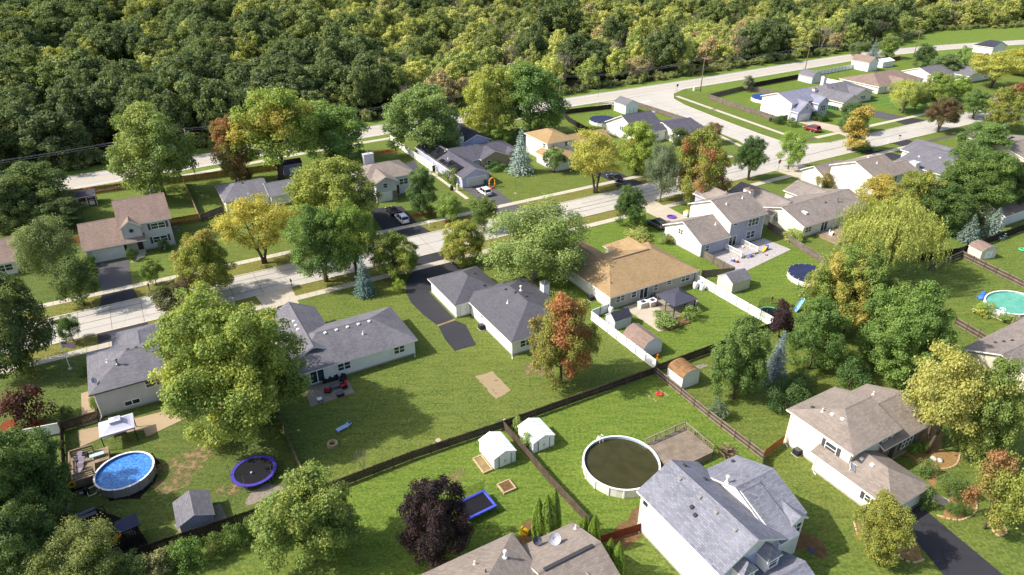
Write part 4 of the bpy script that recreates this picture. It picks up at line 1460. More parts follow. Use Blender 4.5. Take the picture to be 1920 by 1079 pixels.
def crown_clumps(rng, R, z0, z1, nc, fill=0.6, flat=0.0, peak=1.0, lobes=6, lobe_amp=0.28):
    """centres of leaf clumps on a cluster of uneven limbs' foliage masses between z0 and z1"""
    Hc = z1 - z0
    K = 11
    cen, rad = [np.array([0, 0, z0 + 0.42 * Hc])], [0.5 * R]
    az = rng.random() * 6.28
    for k in range(K):
        f = (k + 0.5) / K * 0.82 + 0.08 + rng.uniform(-0.05, 0.05)
        env = math.sin(math.pi * min(0.97, 0.17 + 0.74 * f)) ** 0.65 * (1 - 0.42 * (peak - 1) * f ** 1.3)
        az += 2.4 + rng.uniform(-0.5, 0.5)
        rl = R * rng.uniform(0.3, 0.3 + 0.6 * lobe_amp + 0.08) * (0.65 + 0.35 * env)
        rc = max(0.0, env * R - rl * 0.9) * rng.uniform(0.75, 1.0 + 0.35 * lobe_amp)
        cen.append(np.array([math.cos(az) * rc, math.sin(az) * rc, z0 + f * Hc]))
        rad.append(rl)
    cen.append(np.array([rng.uniform(-.12, .12) * R, rng.uniform(-.12, .12) * R, z0 + 0.86 * Hc]))
    rad.append(R * 0.26)
    cen, rad = np.array(cen), np.array(rad)
    pw = rad ** 2 / np.sum(rad ** 2)
    L = rng.choice(len(rad), nc, p=pw)
    d = unit(rng.normal(size=(nc, 3)) + 0.5 * unit(cen[L] - np.array([0, 0, z0 + 0.4 * Hc])) + np.array([0, 0, 0.15]))
    t = np.where(rng.random(nc) < fill, rng.random(nc) ** 0.45, rng.uniform(0.85, 1.05, nc))
    P = cen[L] + d * (rad[L] * t)[:, None] * np.array([1, 1, min(1.25, 0.5 * Hc / R + 0.35)])
    spray = rng.random(nc) < 0.22
    P[spray] += d[spray] * (rad[L][spray] * rng.uniform(0.1, 0.38, spray.sum()))[:, None]
    hor = np.hypot(P[:, 0], P[:, 1])
    P[:, :2] *= R / np.quantile(hor, 0.97)
    zl, zh = np.quantile(P[:, 2], 0.01), P[:, 2].max()
    P[:, 2] = z0 + (P[:, 2] - zl) * (z1 - z0) / (zh - zl)
    return P, z0 + 0.42 * Hc

def make_crown(name, seed, R, z0, z1, nc, per, size, rc=(0.13, 0.22), mat='leaves', fill=0.55, peak=1.0, lobe_amp=0.28, droop=0.0, loose=0.35, vert=0.8):
    rng = np.random.default_rng(seed)
    C, zc = crown_clumps(rng, R * 0.86, z0 + 0.06 * (z1 - z0), z1 - 0.07 * (z1 - z0), nc, fill, peak=peak, lobe_amp=lobe_amp)
    rr = rng.uniform(rc[0], rc[1], nc) * R
    axis = np.array([0, 0, zc])
    P, N, S, T1, PA = [], [], [], [], []
    ctone = rng.uniform(-0.18, 0.18, nc)
    k1 = rng.normal(size=3) * (1.6 / R)
    k2 = rng.normal(size=3) * (2.6 / R)
    zt = ctone * 0
    for i in range(nc):
        m = int(per * rng.uniform(0.7, 1.3) * (rr[i] / (R * (rc[0] + rc[1]) / 2)) ** 2)
        out = unit(C[i] - axis)
        d = unit(rng.normal(size=(m, 3)) + out * 0.55 + np.array([0, 0, 0.35]))
        rad = rr[i] * (0.45 + 0.6 * rng.random((m, 1)) ** 0.6) * (1 + loose * rng.normal(size=(m, 1)) * 0.5)
        p = C[i] + d * rad * np.array([1, 1, vert])
        p[:, 2] -= droop * rr[i] * rng.random(m) ** 2
        n = unit(d * 0.8 + rng.normal(size=(m, 3)) * 0.55 + np.array([0, 0, 0.45]))
        P.append(p); N.append(n)
        S.append(size * rng.uniform(0.55, 1.25, m))
        T1.append(np.clip(0.5 + ctone[i] + rng.normal(size=m) * 0.2, 0, 1))
        base = 0.5 + 0.3 * math.sin(float(C[i] @ k1) * 2 + seed) + 0.25 * math.sin(float(C[i] @ k2) * 2)
        PA.append(np.clip(base + rng.normal(size=m) * 0.12, 0, 1))
    return leaf_mesh(name, np.concatenate(P), np.concatenate(N), np.concatenate(S), np.concatenate(T1), np.concatenate(PA), mat, rng=rng), C

def make_trunk(name, seed, H0, R, z0, C, mat='bark', r=0.2, limbs=7, multi=1, top=0.72):
    rng = random.Random(seed)
    b = MB()
    for mnum in range(multi):
        an = 2 * math.pi * mnum / multi + rng.uniform(-0.4, 0.4)
        lean = (0.0 if multi == 1 else R * 0.28)
        tip = Vector((math.cos(an) * lean + rng.uniform(-.1, .1) * R, math.sin(an) * lean + rng.uniform(-.1, .1) * R, H0 * top))
        pts = [Vector((math.cos(an) * 0.12 * (multi > 1), math.sin(an) * 0.12 * (multi > 1), -0.1))]
        for t in (0.12, 0.35, 0.65, 1.0):
            w = Vector((rng.uniform(-1, 1), rng.uniform(-1, 1), 0)) * (0.03 * H0 * t)
            pts.append(Vector((tip.x * t, tip.y * t, tip.z * t)) + w)
        rads = [r * 1.5, r * 1.05, r * 0.85, r * 0.55, r * 0.2]
        b.tube(pts, rads, 8)
        for k in range(max(2, limbs // multi)):
            c = Vector(C[rng.randrange(len(C))])
            t = rng.uniform(0.32, 0.85)
            i = min(3, int(t * 4))
            s = pts[i].lerp(pts[i + 1], t * 4 - i)
            if s.z > c.z:
                s = pts[2].copy()
            mid = s.lerp(c, 0.5) + Vector((0, 0, 0.08 * (c - s).length))
            b.tube([s, mid, c], [r * 0.42, r * 0.26, r * 0.07], 5)
    return b.data(name, mat, True)

PROTO = {}
def proto(kind, crown, trunk, R, H0):
    PROTO.setdefault(kind, []).append((crown, trunk, R, H0))

for s in range(3):
    c, C = make_crown('crown', 100 + s, 4.6, 0.7, 10.4, 200, 190, 0.24, peak=1.5)
    proto('maple', c, make_trunk('trunk', s, 10.4, 4.6, 2.4, C), 4.6, 10.4)
for s in range(2):
    c, C = make_crown('crown', 150 + s, 4.6, 2.6, 10.4, 170, 185, 0.24, peak=1.4)
    proto('street', c, make_trunk('trunk', 10 + s, 10.4, 4.6, 2.9, C, multi=2, limbs=10), 4.6, 10.4)
for s in range(2):
    c, C = make_crown('crown', 200 + s, 8.2, 0.9, 15.5, 520, 190, 0.28, rc=(0.08, 0.145), peak=1.3, lobe_amp=0.22, fill=0.6)
    proto('big', c, make_trunk('trunk', 20 + s, 15.5, 8.2, 2.6, C, r=0.36, limbs=14, multi=2), 8.2, 15.5)
for s in range(2):
    c, C = make_crown('crown', 300 + s, 2.6, 1.1, 6.2, 70, 170, 0.2, rc=(0.2, 0.32), peak=1.3)
    proto('small', c, make_trunk('trunk', 30 + s, 6.2, 2.6, 1.5, C, r=0.1, limbs=5), 2.6, 6.2)
for s in range(2):
    c, C = make_crown('crown', 400 + s, 5.2, 2.4, 10.5, 160, 200, 0.22, rc=(0.13, 0.22), fill=0.5, loose=0.5, lobe_amp=0.5, droop=1.1)
    proto('airy', c, make_trunk('trunk', 40 + s, 10.5, 5.2, 3.2, C, r=0.17, limbs=12, multi=4, mat='bark_pale'), 5.2, 10.5)
for s in range(2):
    c, C = make_crown('crown', 430 + s, 4.8, 2.6, 8.6, 110, 170, 0.22, rc=(0.14, 0.23), fill=0.45, loose=0.7, lobe_amp=0.4, vert=0.5)
    proto('locust', c, make_trunk('trunk', 43 + s, 8.6, 4.8, 2.6, C, r=0.17, limbs=12, multi=2), 4.8, 8.6)
for s in range(2):
    c, C = make_crown('crown', 500 + s, 1.5, 0.9, 8.4, 80, 150, 0.2, rc=(0.3, 0.45), fill=0.9, lobe_amp=0.2)
    proto('column', c, make_trunk('trunk', 50 + s, 8.4, 1.5, 0.9, C, r=0.1, limbs=4), 1.5, 8.4)
for s in range(3):
    c, C = make_crown('crown', 600 + s, 1.5, 0.02, 1.9, 34, 75, 0.17, rc=(0.25, 0.4), fill=0.5, lobe_amp=0.25)
    proto('bush', c, make_trunk('stems', 60 + s, 1.7, 1.5, 0.1, C, r=0.05, limbs=5, multi=3, top=0.5), 1.5, 1.9)
for s in range(2):
    c, C = make_crown('crown', 640 + s, 1.5, 0.0, 1.6, 46, 130, 0.1, rc=(0.28, 0.36), fill=0.4, lobe_amp=0.06, loose=0.1)
    proto('hedge', c, make_trunk('stems', 64 + s, 1.5, 1.5, 0.1, C, r=0.05, limbs=4, multi=3, top=0.5), 1.5, 1.6)
# forest kinds
for s in range(3):
    c, C = make_crown('crown', 700 + s, 8.5, 2.0, 15.0, 150, 85, 0.66, rc=(0.11, 0.2), peak=1.1, lobe_amp=0.45, loose=0.25)
    proto('oak', c, make_trunk('trunk', 70 + s, 15, 8.5, 2, C, r=0.3, limbs=6), 8.5, 15.0)
for s in range(3):
    c, C = make_crown('crown', 740 + s, 5.2, 1.2, 11.0, 90, 65, 0.58, rc=(0.13, 0.24), fill=0.6, peak=1.4, loose=0.5, lobe_amp=0.5)
    proto('wild', c, make_trunk('trunk', 74 + s, 11, 5.2, 1.2, C, r=0.15, limbs=6, mat='bark_pale'), 5.2, 11.0)
for s in range(2):
    c, C = make_crown('crown', 780 + s, 3.0, 0.0, 3.4, 34, 60, 0.45, rc=(0.22, 0.36), fill=0.5, lobe_amp=0.4)
    proto('scrub', c, make_trunk('stems', 78 + s, 3.2, 3.0, 0.3, C, r=0.06, limbs=4, multi=3, top=0.5), 3.0, 3.4)

def make_spruce(seed, R, H0, size=0.3, levels=24):
    rng = np.random.default_rng(seed)
    P, N, S, T1, T = [], [], [], [], []
    for l in range(levels):
        f = (l + 0.5) / levels
        z = 0.35 + (H0 - 0.35) * f
        rl = R * (1 - f) ** 0.85 * rng.uniform(0.88, 1.1) + 0.06
        nb = max(5, int(15 * (1 - f) + 5))
        for k in range(nb):
            a = 2 * math.pi * (k + rng.random() * 0.7) / nb + l * 0.7
            ln = rl * rng.uniform(0.8, 1.12)
            m = max(4, int(ln / 0.085))
            t = rng.random(m) ** 0.7
            zz = z - 0.28 * ln * t + 0.16 * ln * t * t
            w = (1 - t) * 0.3 * ln + 0.06
            off = rng.uniform(-1, 1, m) * w
            p = np.stack([np.cos(a) * ln * t - np.sin(a) * off, np.sin(a) * ln * t + np.cos(a) * off, zz + rng.normal(size=m) * 0.05], 1)
            n = unit(np.stack([np.cos(a) * np.full(m, 0.45), np.sin(a) * np.full(m, 0.45), np.ones(m)], 1) + rng.normal(size=(m, 3)) * 0.35)
            tt = unit(np.stack([np.cos(a) + rng.normal(size=m) * 0.5, np.sin(a) + rng.normal(size=m) * 0.5, np.full(m, -0.25)], 1))
            P.append(p); N.append(n); T.append(tt)
            S.append(size * rng.uniform(0.6, 1.2, m))
            T1.append(np.clip(0.25 + 0.5 * t + rng.normal(size=m) * 0.15, 0, 1))
    P = np.concatenate(P)
    me = leaf_mesh('crown', P, np.concatenate(N), np.concatenate(S), np.concatenate(T1), rng.random(len(P)), 'needles', aspect=0.42, rng=rng, T=np.concatenate(T))
    b = MB()
    b.tube([(0, 0, -0.1), (0, 0, H0 * 0.5), (0, 0, H0 * 0.97)], [0.16, 0.1, 0.02], 7)
    proto('spruce', me, b.data('trunk', 'bark_dark', True), R, H0)
make_spruce(801, 2.1, 7.2)
make_spruce(802, 2.3, 7.6)

def make_arbor(seed, R, H0):
    rng = np.random.default_rng(seed)
    n = 5200
    f = rng.random(n) ** 0.85
    a = rng.random(n) * 2 * math.pi
    prof = np.sin(np.clip((f * 0.93 + 0.09), 0, 1) * math.pi) ** 0.62 * (1 - 0.35 * f)
    ridge = 1 + 0.12 * np.sin(a * 5 + f * 3) + 0.08 * np.sin(a * 9 + f * 14)
    r = R * prof * ridge * (0.8 + 0.22 * rng.random(n))
    P = np.stack([np.cos(a) * r, np.sin(a) * r, f * H0], 1)
    N = unit(np.stack([np.cos(a), np.sin(a), 0.35 + 0 * a], 1) + rng.normal(size=(n, 3)) * 0.4)
    T = unit(np.stack([0.25 * np.cos(a), 0.25 * np.sin(a), np.ones(n)], 1) + rng.normal(size=(n, 3)) * 0.2)
    me = leaf_mesh('crown', P, N, 0.22 * rng.uniform(0.6, 1.3, n), np.clip(0.5 + 0.9 * (ridge - 1) * 2 + rng.normal(size=n) * 0.18, 0, 1), rng.random(n), 'leaves', aspect=0.5, rng=rng, T=T)
    b = MB()
    b.tube([(0, 0, -0.1), (0, 0, H0 * 0.8)], [0.08, 0.02], 6)
    proto('arbor', me, b.data('trunk', 'bark_dark', True), R, H0)
make_arbor(821, 0.85, 4.2)
make_arbor(822, 0.85, 4.2)

def make_willow(seed, R, H0):
    rng = np.random.default_rng(seed)
    C, zc = crown_clumps(rng, R * 0.9, H0 * 0.45, H0 * 0.97, 260, 0.35, lobe_amp=0.3)
    P, N, S, T1, PA, T = [], [], [], [], [], []
    for c in C:
        ns = 12
        for k in range(ns):
            o = c + rng.normal(size=3) * np.array([0.55, 0.55, 0.35])
            hor = math.hypot(o[0], o[1]) / R
            L = rng.uniform(0.7, 1.7) + 1.6 * hor ** 3
            m = max(3, int(L / 0.13))
            t = np.linspace(0, 1, m)
            out = unit(np.array([o[0], o[1], 0]) + 1e-3)
            p = o + np.outer(np.sqrt(t) * 0.55, out) + np.outer(t * L, [0, 0, -1]) + rng.normal(size=(m, 3)) * 0.07
            p = p[p[:, 2] > 0.5]
            m = len(p)
            if not m:
                continue
            P.append(p)
            N.append(unit(out * 0.9 + rng.normal(size=(m, 3)) * 0.5 + np.array([0, 0, 0.5])))
            T.append(unit(np.array([0, 0, -1]) + rng.normal(size=(m, 3)) * 0.35))
            S.append(0.32 * rng.uniform(0.6, 1.2, m))
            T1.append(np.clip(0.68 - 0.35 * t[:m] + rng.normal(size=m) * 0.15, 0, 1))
            PA.append(np.full(m, rng.random()))
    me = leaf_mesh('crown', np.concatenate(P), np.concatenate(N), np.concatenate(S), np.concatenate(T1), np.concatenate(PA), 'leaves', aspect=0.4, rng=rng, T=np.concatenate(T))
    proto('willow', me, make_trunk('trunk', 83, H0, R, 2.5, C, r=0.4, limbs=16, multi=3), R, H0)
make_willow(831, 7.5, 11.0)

def make_bare(seed, R, H0, mat='twig_grey', depth=5):
    rng = random.Random(seed)
    b = MB()
    tips = []
    def grow(p, d, L, r, n):
        q = p + d * L
        mid = p.lerp(q, 0.5) + Vector((rng.uniform(-1, 1), rng.uniform(-1, 1), 0)) * L * 0.07
        b.tube([p, mid, q], [r, r * 0.8, r * 0.6], 4 if n < depth - 1 else 3, cap=False)
        tips.append(q)
        if n == 0:
            return
        for _ in range(rng.choice((2, 3, 3))):
            nd = (d + Vector((rng.uniform(-1, 1), rng.uniform(-1, 1), rng.uniform(-0.3, 0.7))) * 0.75).normalized()
            grow(q, nd, L * rng.uniform(0.6, 0.82), r * 0.6, n - 1)
    for k in range(3):
        a = k * 2.1
        grow(Vector((0, 0, -0.1)), Vector((math.cos(a) * 0.25, math.sin(a) * 0.25, 1)).normalized(), H0 * 0.3, H0 * 0.014, depth)
    zmax = max(t.z for t in tips)
    rmax = sorted(math.hypot(t.x, t.y) for t in tips)[int(len(tips) * 0.97)]
    return b.data('branches', mat), rmax, zmax
for s in range(3):
    me, r_, z_ = make_bare(850 + s, 4, 9)
    PROTO.setdefault('bare', []).append((None, me, r_, z_))

def col_of(u, v, z):
    p = W(u, v, z)
    return 960 + FOCAL * p.x / depth_of(u, v, z)

NTREE = [0]
def plant(kind, u, v, height, radius, col, tint, label, cat='tree', name='tree', group=None, rot=None, var=None, z=0.0, gain=1.0):
    P = PROTO[kind]
    NTREE[0] += 1
    crown, trunk, R, H0 = P[(NTREE[0] if var is None else var) % len(P)]
    e = thing(name, label, cat, u, v, z, 0.0, group)
    rz = (NTREE[0] * 2.39996) % 6.283 if rot is None else rot
    e.rotation_euler = (0, 0, rz)
    e.scale = (radius / R, radius / R, height / H0)
    t = obj('branches' if crown is None else ('stems' if 'stems' in trunk.name else 'trunk'), trunk, e)
    if crown is not None:
        c = obj('foliage' if cat in ('bush', 'shrub', 'hedge') else 'crown', crown, e)
        c.color = tuple(x * gain for x in srgb(col)[:3]) + (1.0,)
        c['tint'] = [x * gain for x in srgb(tint)[:3]]
    return e

def tree(kind, bx, by, ty, wpx, col, tint, label, **kw):
    """base pixel on the ground, pixel row of the top, crown width in pixels -> a real tree of that height and spread"""
    x = bx
    for _ in range(4):
        u, v = UV(x, by)
        hgt = height_to(u, v, ty)
        x += bx - col_of(u, v, hgt * 0.5)
    d = depth_of(u, v, hgt * 0.5)
    r = wpx * 0.48 * d / FOCAL
    hgt = max(0.6, hgt * 0.97)
    return plant(kind, u, v, hgt, r, col, tint, label, **kw)

GRN, GRN2, DKG, YG, YEL, OLV = '#5f7a33', '#6d8a38', '#465f2c', '#8a9a3a', '#b8a83a', '#77803c'
T = tree
T('big', 425, 800, 548, 315, '#758a36', '#94a03e', 'huge bright green maple overhanging the yard of the blue pool', var=0)
T('maple', 575, 1050, 888, 198, '#6c8238', '#82903c', 'round green tree behind the fence of the small grey shed', var=1)
T('maple', 815, 1042, 897, 140, '#352a2c', '#43302f', 'dark purple leaved tree beside the rectangular trampoline', var=2)
T('maple', 1055, 718, 540, 136, '#7d7f33', '#a5733c', 'green and orange maple standing at the back corner of the charcoal roofed ranch', var=0)
T('airy', 1003, 525, 382, 212, '#748a44', '#849850', 'loose many-stemmed tree with pale bark between tan roof and charcoal roof', var=0)
T('maple', 868, 492, 410, 88, '#82902f', '#98963f', 'small yellow green maple next to the mouth of the long black driveway', var=1)
T('maple', 740, 520, 431, 92, '#6f822f', '#8a8d3a', 'small round maple on the lawn left of the long black driveway', var=2)
T('spruce', 680, 554, 477, 46, '#506a63', '#5d7770', 'blue green spruce on the lawn of the streaked roof ranch', var=0)
T('street', 602, 528, 383, 128, '#5c7a33', '#6d883a', 'tall green street tree by the mailbox and the spruce', var=0)
T('street', 660, 520, 376, 100, '#6d8a34', '#8c9c3b', 'yellow green street tree just behind the spruce', var=1)
T('maple', 622, 425, 293, 172, '#8a963c', '#7c8c3c', 'broad lime green tree in front of the taupe roofed house', var=2)
T('locust', 484, 494, 366, 152, '#a8a43c', '#98983c', 'golden yellow honey locust at the kerb', var=0)
T('maple', 380, 556, 432, 118, '#7f8a33', '#928c3c', 'olive yellow maple between street and brown roofed house', var=0)
T('small', 330, 592, 526, 84, '#57602f', '#6b5a3c', 'dark bronze green tree touching the huge maple by the street', var=0)
T('small', 287, 534, 488, 42, '#5f7a2f', '#6f8534', 'little round tree with thin stem on the parkway', var=1)
T('small', 142, 573, 478, 92, '#4a6230', '#55692f', 'dark green tree on the parkway beside the old asphalt drive', var=0)
T('airy', 88, 532, 404, 118, '#6b7d4a', '#7a8a50', 'loose grey green tree left of the wide garage', var=1)
T('small', 130, 640, 594, 46, '#4a6a2e', '#57752f', 'small green tree in a stone ring near the flagpole', var=1)
T('maple', 5, 700, 505, 150, '#4b6034', '#66732f', 'dark green tree at the street by the picture edge', var=2)
T('big', 12, 985, 792, 230, '#4f6a30', '#667f38', 'large leafy tree outside the tall dark fence', var=1)
T('airy', 135, 1100, 1005, 170, '#7a8440', '#6c7a3c', 'feathery yellow green tree at the foot of the dark fence', var=0)
T('airy', 185, 1035, 980, 64, '#6f7a54', '#7b7f58', 'grey green shrub tree beside the swing set', var=1, name='shrub', cat='shrub')
T('bare', 70, 1020, 955, 130, '#8d8274', '#8d8274', 'grey leafless tangle of branches next to the tall dark fence')
T('maple', 285, 368, 190, 160, '#748a42', '#849446', 'tall fresh green tree hiding the main road', var=0)
T('maple', 432, 345, 210, 88, '#7c7a3c', '#94683c', 'half bare rust red tree with some green leaves', var=1)
T('street', 512, 338, 160, 178, '#7d9438', '#a59c3e', 'big green tree with yellow top and forked trunk', var=2)
T('maple', 622, 306, 186, 150, '#66863a', '#76923d', 'broad green tree behind the lime green one', var=0)
T('maple', 792, 292, 152, 150, '#6e8848', '#7c944c', 'fresh green tree leaning over the solar roof', var=1)
T('maple', 916, 262, 118, 112, '#949e3e', '#7d903e', 'tall yellow green tree by the main road', var=2)
T('maple', 995, 256, 110, 140, '#59783a', '#6a8a3c', 'tall dark green tree beside the utility pole', var=0)
T('small', 937, 272, 240, 42, '#6f8f34', '#7d983c', 'small bright green tree behind the brick gable', var=0)
T('spruce', 977, 324, 235, 54, '#7d9188', '#8b9c95', 'tall blue spruce next to the brick gable', var=1)
T('small', 1040, 324, 277, 46, '#5f7d3e', '#6c8842', 'small green tree against the tan roofed garage', var=1)
T('locust', 1120, 362, 242, 128, '#a0a03c', '#94983a', 'golden yellow tree at the kerb in front of the tan roofs', var=1)
T('maple', 1196, 322, 222, 88, '#8ca038', '#82983a', 'bright lime tree in front of the corner house', var=1)
T('small', 1283, 302, 238, 66, '#4e6236', '#5d6e3c', 'dark green tree between the red maple and the corner house', var=0)
T('airy', 1243, 378, 266, 74, '#68785a', '#748262', 'grey green tree with slim trunk at the kerb', var=0)
T('maple', 1320, 388, 232, 110, '#7f8a36', '#9a5c3a', 'tall maple turning red on one side at the kerb', var=2)
T('small', 1338, 268, 230, 40, '#8a7a58', '#80633f', 'thin brownish tree behind the red maple', var=1)
T('street', 1410, 338, 252, 64, '#48632f', '#53702f', 'dark green tree on the corner by the crossing', var=1)
T('small', 1485, 318, 246, 54, '#789638', '#849e3e', 'bright green young tree beside the stop sign', var=0)
T('column', 1610, 284, 194, 46, '#a5963c', '#989440', 'narrow golden columnar tree at the kerb', var=0)
T('maple', 1602, 248, 190, 66, '#54703a', '#60793c', 'dark green tree behind the golden column', var=2)
T('street', 1768, 248, 180, 66, '#66603a', '#6b4f3a', 'dark bronze street tree with round crown', var=0)
T('airy', 1700, 212, 146, 72, '#a3ac48', '#8a9a4c', 'pale yellow green tree at the end of the mown stripes', var=1)
T('small', 1722, 205, 158, 46, '#6f8048', '#65754a', 'grey green tree beside the pale yellow one', var=0)
T('maple', 1760, 192, 133, 60, '#6f8a3a', '#86923c', 'green tree in front of the white walled far house', var=1)
T('street', 1833, 222, 168, 56, '#5d7a38', '#6a863c', 'dark green street tree near the far end of the street', var=2)
T('maple', 1892, 246, 152, 78, '#7d8a38', '#8e5a3c', 'maple reddening on top at the far end of the street', var=0)
T('locust', 1868, 165, 95, 110, '#a0a444', '#929a44', 'wide yellow tree near the far houses', var=0)
T('maple', 1905, 140, 88, 60, '#98a03a', '#aaa640', 'yellow green tree past the wide yellow one', var=1)
T('maple', 1803, 140, 84, 34, '#7a9a4a', '#86a050', 'slim green tree in front of the far bend', var=2)
T('maple', 1735, 128, 80, 44, '#4f6a3a', '#5a743c', 'dark round tree beside the far street lamp', var=0)
T('maple', 1775, 145, 100, 58, '#61784a', '#6c824c', 'grey green tree beside the grey far roof', var=1)
T('small', 1840, 128, 98, 34, '#b06a3c', '#8a7a38', 'small red tree among the far yellow trees', var=0)
T('maple', 1800, 185, 140, 50, '#7a9638', '#8aa03c', 'lime green tree near the far driveways', var=2)
T('spruce', 1640, 112, 74, 30, '#6a8078', '#788c84', 'far spruce behind the white sheds', var=0)
T('maple', 1668, 110, 62, 40, '#6a863c', '#7a923e', 'far green tree behind the white sheds', var=0)
T('small', 1610, 110, 78, 36, '#5d7240', '#6a7c44', 'far dark tree left of the white sheds', var=1)
T('small', 1403, 172, 140, 26, '#7b7f68', '#858870', 'small grey tree inside the far corner fence', var=0)
T('maple', 1182, 425, 346, 66, '#4a6631', '#567232', 'dark green tree by the parked grey car', var=0)
T('small', 1196, 432, 388, 40, '#6d8c33', '#7d983a', 'bright green shrub tree beside the parked grey car', var=1)
T('small', 843, 416, 361, 56, '#708c3a', '#7c963e', 'round bright green tree on red mulch at the kerb', var=0)
T('maple', 790, 402, 311, 68, '#54703a', '#607c3c', 'dark green tree on red mulch before the taupe roofed house', var=1)
T('small', 908, 432, 371, 60, '#5c7433', '#6c7e36', 'green tree on the parkway by the white car', var=1)
T('willow', 1665, 522, 376, 205, '#97a048', '#848f42', 'large weeping willow beside the cream ranch house', var=0)
T('big', 1600, 628, 448, 190, '#6d8434', '#98923c', 'broad green tree with orange tips in front of the covered pool', var=0)
T('big', 1705, 700, 520, 200, '#5c7a31', '#6d8a38', 'broad green tree with tiered branches behind the split-level', var=1)
T('maple', 1534, 692, 552, 112, '#52702f', '#5f7d33', 'rounded dark green tree beside the blue spruce', var=0)
T('maple', 1389, 748, 590, 114, '#5a7634', '#68823a', 'dense round tree behind the orange roofed shed', var=1)
T('spruce', 1461, 716, 616, 56, '#5f6f78', '#6a7a84', 'slender silver blue spruce', var=1)
T('small', 1467, 632, 566, 54, '#3b2b2f', '#4a3433', 'small dark purple tree at the end of the white fence', var=0)
T('locust', 1772, 848, 655, 175, '#a0a048', '#92964a', 'pale yellow tree with leaning trunk in the front garden', var=1)
T('maple', 1862, 862, 668, 130, '#6d8238', '#7d8a3c', 'loose green tree beside the pale yellow one', var=2)
T('small', 1878, 992, 852, 108, '#7f8a33', '#8f6a3c', 'young maple with red top in a stone ring', var=0)
T('maple', 1655, 398, 330, 100, '#9c9a40', '#a5983a', 'orange yellow tree above the willow', var=0)
T('maple', 1720, 420, 315, 100, '#8c9238', '#6f7f34', 'olive green tree between willow and oak', var=1)
T('big', 1835, 402, 268, 160, '#55702f', '#627c34', 'massive dark green tree behind the spruces', var=0)
T('maple', 1770, 432, 340, 110, '#506a30', '#5a7534', 'dark green tree at the foot of the massive one', var=2)
T('maple', 1846, 300, 225, 100, '#5f7c3c', '#6d8a40', 'green tree in front of the taupe grey roof', var=0)
T('maple', 1905, 398, 300, 80, '#4f6a34', '#6a4f3a', 'dark tree at the right picture edge', var=1)
T('spruce', 1822, 452, 400, 46, '#66786c', '#738478', 'spruce behind the long dark fence', var=0)
T('spruce', 1868, 442, 388, 52, '#6a7d70', '#76887c', 'taller spruce behind the long dark fence', var=1)
T('maple', 60, 410, 300, 150, '#5a7036', '#66783a', 'dense tree near the red barn shed', var=2)
T('spruce', 52, 385, 315, 60, '#5c6f80', '#687b8c', 'slate blue spruce near the red barn shed', var=0)
T('maple', 115, 425, 370, 90, '#4e6434', '#5a6e38', 'low dark tree left of the brown garage roof', var=0)
T('maple', 15, 430, 340, 100, '#556c38', '#627640', 'dark tree by the tan house', var=1)
T('bare', 680, 888, 838, 34, '#8d8274', '#8d8274', 'small leafless grey sapling near the horizontal rail fence')
T('small', 168, 378, 350, 22, '#a8623a', '#8a7a38', 'small rust coloured tree beside the red barn shed', var=0)

T('maple', 28, 1092, 955, 150, '#4c6430', '#5c7436', 'dark green tree in front of the grey leafless tangle', var=1)
T('small', 250, 1085, 1040, 60, '#5c7036', '#6c7c3c', 'low green tree at the foot of the dark fence corner', var=0)
B = lambda *a, **k: tree(*a, name='bush', cat='bush', **k)
B('maple', 1660, 1040, 934, 116, '#7d8434', '#86892f', 'large rounded golden green bush beside the black driveway', var=0)
B('hedge', 1600, 725, 676, 82, '#4d6c33', '#587636', 'big clipped oval bush behind the split-level', var=0)
B('hedge', 1480, 770, 722, 78, '#3f5c30', '#4a6632', 'dark clipped bush against the back of the split-level', var=1)
B('hedge', 1500, 742, 702, 60, '#44622f', '#4d6a32', 'smaller dark clipped bush next to the spruce', var=0)
B('hedge', 1712, 852, 833, 30, '#5f7f2f', '#6c8a34', 'small round bush by the front steps', var=1)
B('hedge', 1732, 845, 828, 26, '#66842f', '#718d36', 'rounded bush beside the small round one', var=0)
B('hedge', 1785, 930, 895, 56, '#566c30', '#637836', 'wide low mound bush in the tan mulch', var=1)
B('hedge', 1790, 964, 944, 32, '#53702c', '#5f7a30', 'tiny round bush in the lower mulch ring', var=0)
B('hedge', 1812, 962, 948, 22, '#55722c', '#607c30', 'tiniest bush in the lower mulch ring', var=1)
B('bush', 1740, 892, 866, 36, '#5d7a36', '#69863a', 'loose green bush along the garden path', var=2)
B('bush', 1735, 950, 915, 36, '#5d7636', '#6c843c', 'bush between garage and garden path', var=1)
B('bush', 1348, 782, 752, 40, '#5d7254', '#687c5c', 'grey green conifer bush beside the rail fence', var=0)
B('bush', 748, 548, 526, 22, '#84a032', '#8fa838', 'bright yellow green shrub by the black driveway', var=2)
B('bush', 38, 800, 738, 86, '#4b2f2a', '#5d3a2e', 'dark red leaved bush by the vinyl fence', var=1)
B('hedge', 122, 785, 765, 28, '#3f5a2c', '#4a6430', 'small dark bush by the wooden gate', var=0)
B('hedge', 176, 770, 745, 16, '#5f8030', '#6c8a34', 'upright bush at the house corner', var=1)
B('hedge', 158, 705, 690, 22, '#4a662c', '#557030', 'bush on the side wall of the grey split-level', var=0)
B('bush', 290, 1075, 1040, 70, '#8c8a5a', '#6d7a3c', 'flowering hydrangea bush outside the fence', var=0)
B('bush', 350, 1062, 1018, 60, '#5a7a34', '#66843a', 'green bush outside the fence', var=1)
B('bush', 400, 1040, 1005, 44, '#5a7434', '#79703a', 'bush among red flowers outside the fence', var=2)
B('bush', 320, 1058, 1030, 52, '#566e32', '#64783a', 'bush between the hydrangea and the green bush', var=1)
B('bush', 470, 1008, 975, 44, '#5c7434', '#6a7e3a', 'bush at the fence end by the round green tree', var=2)
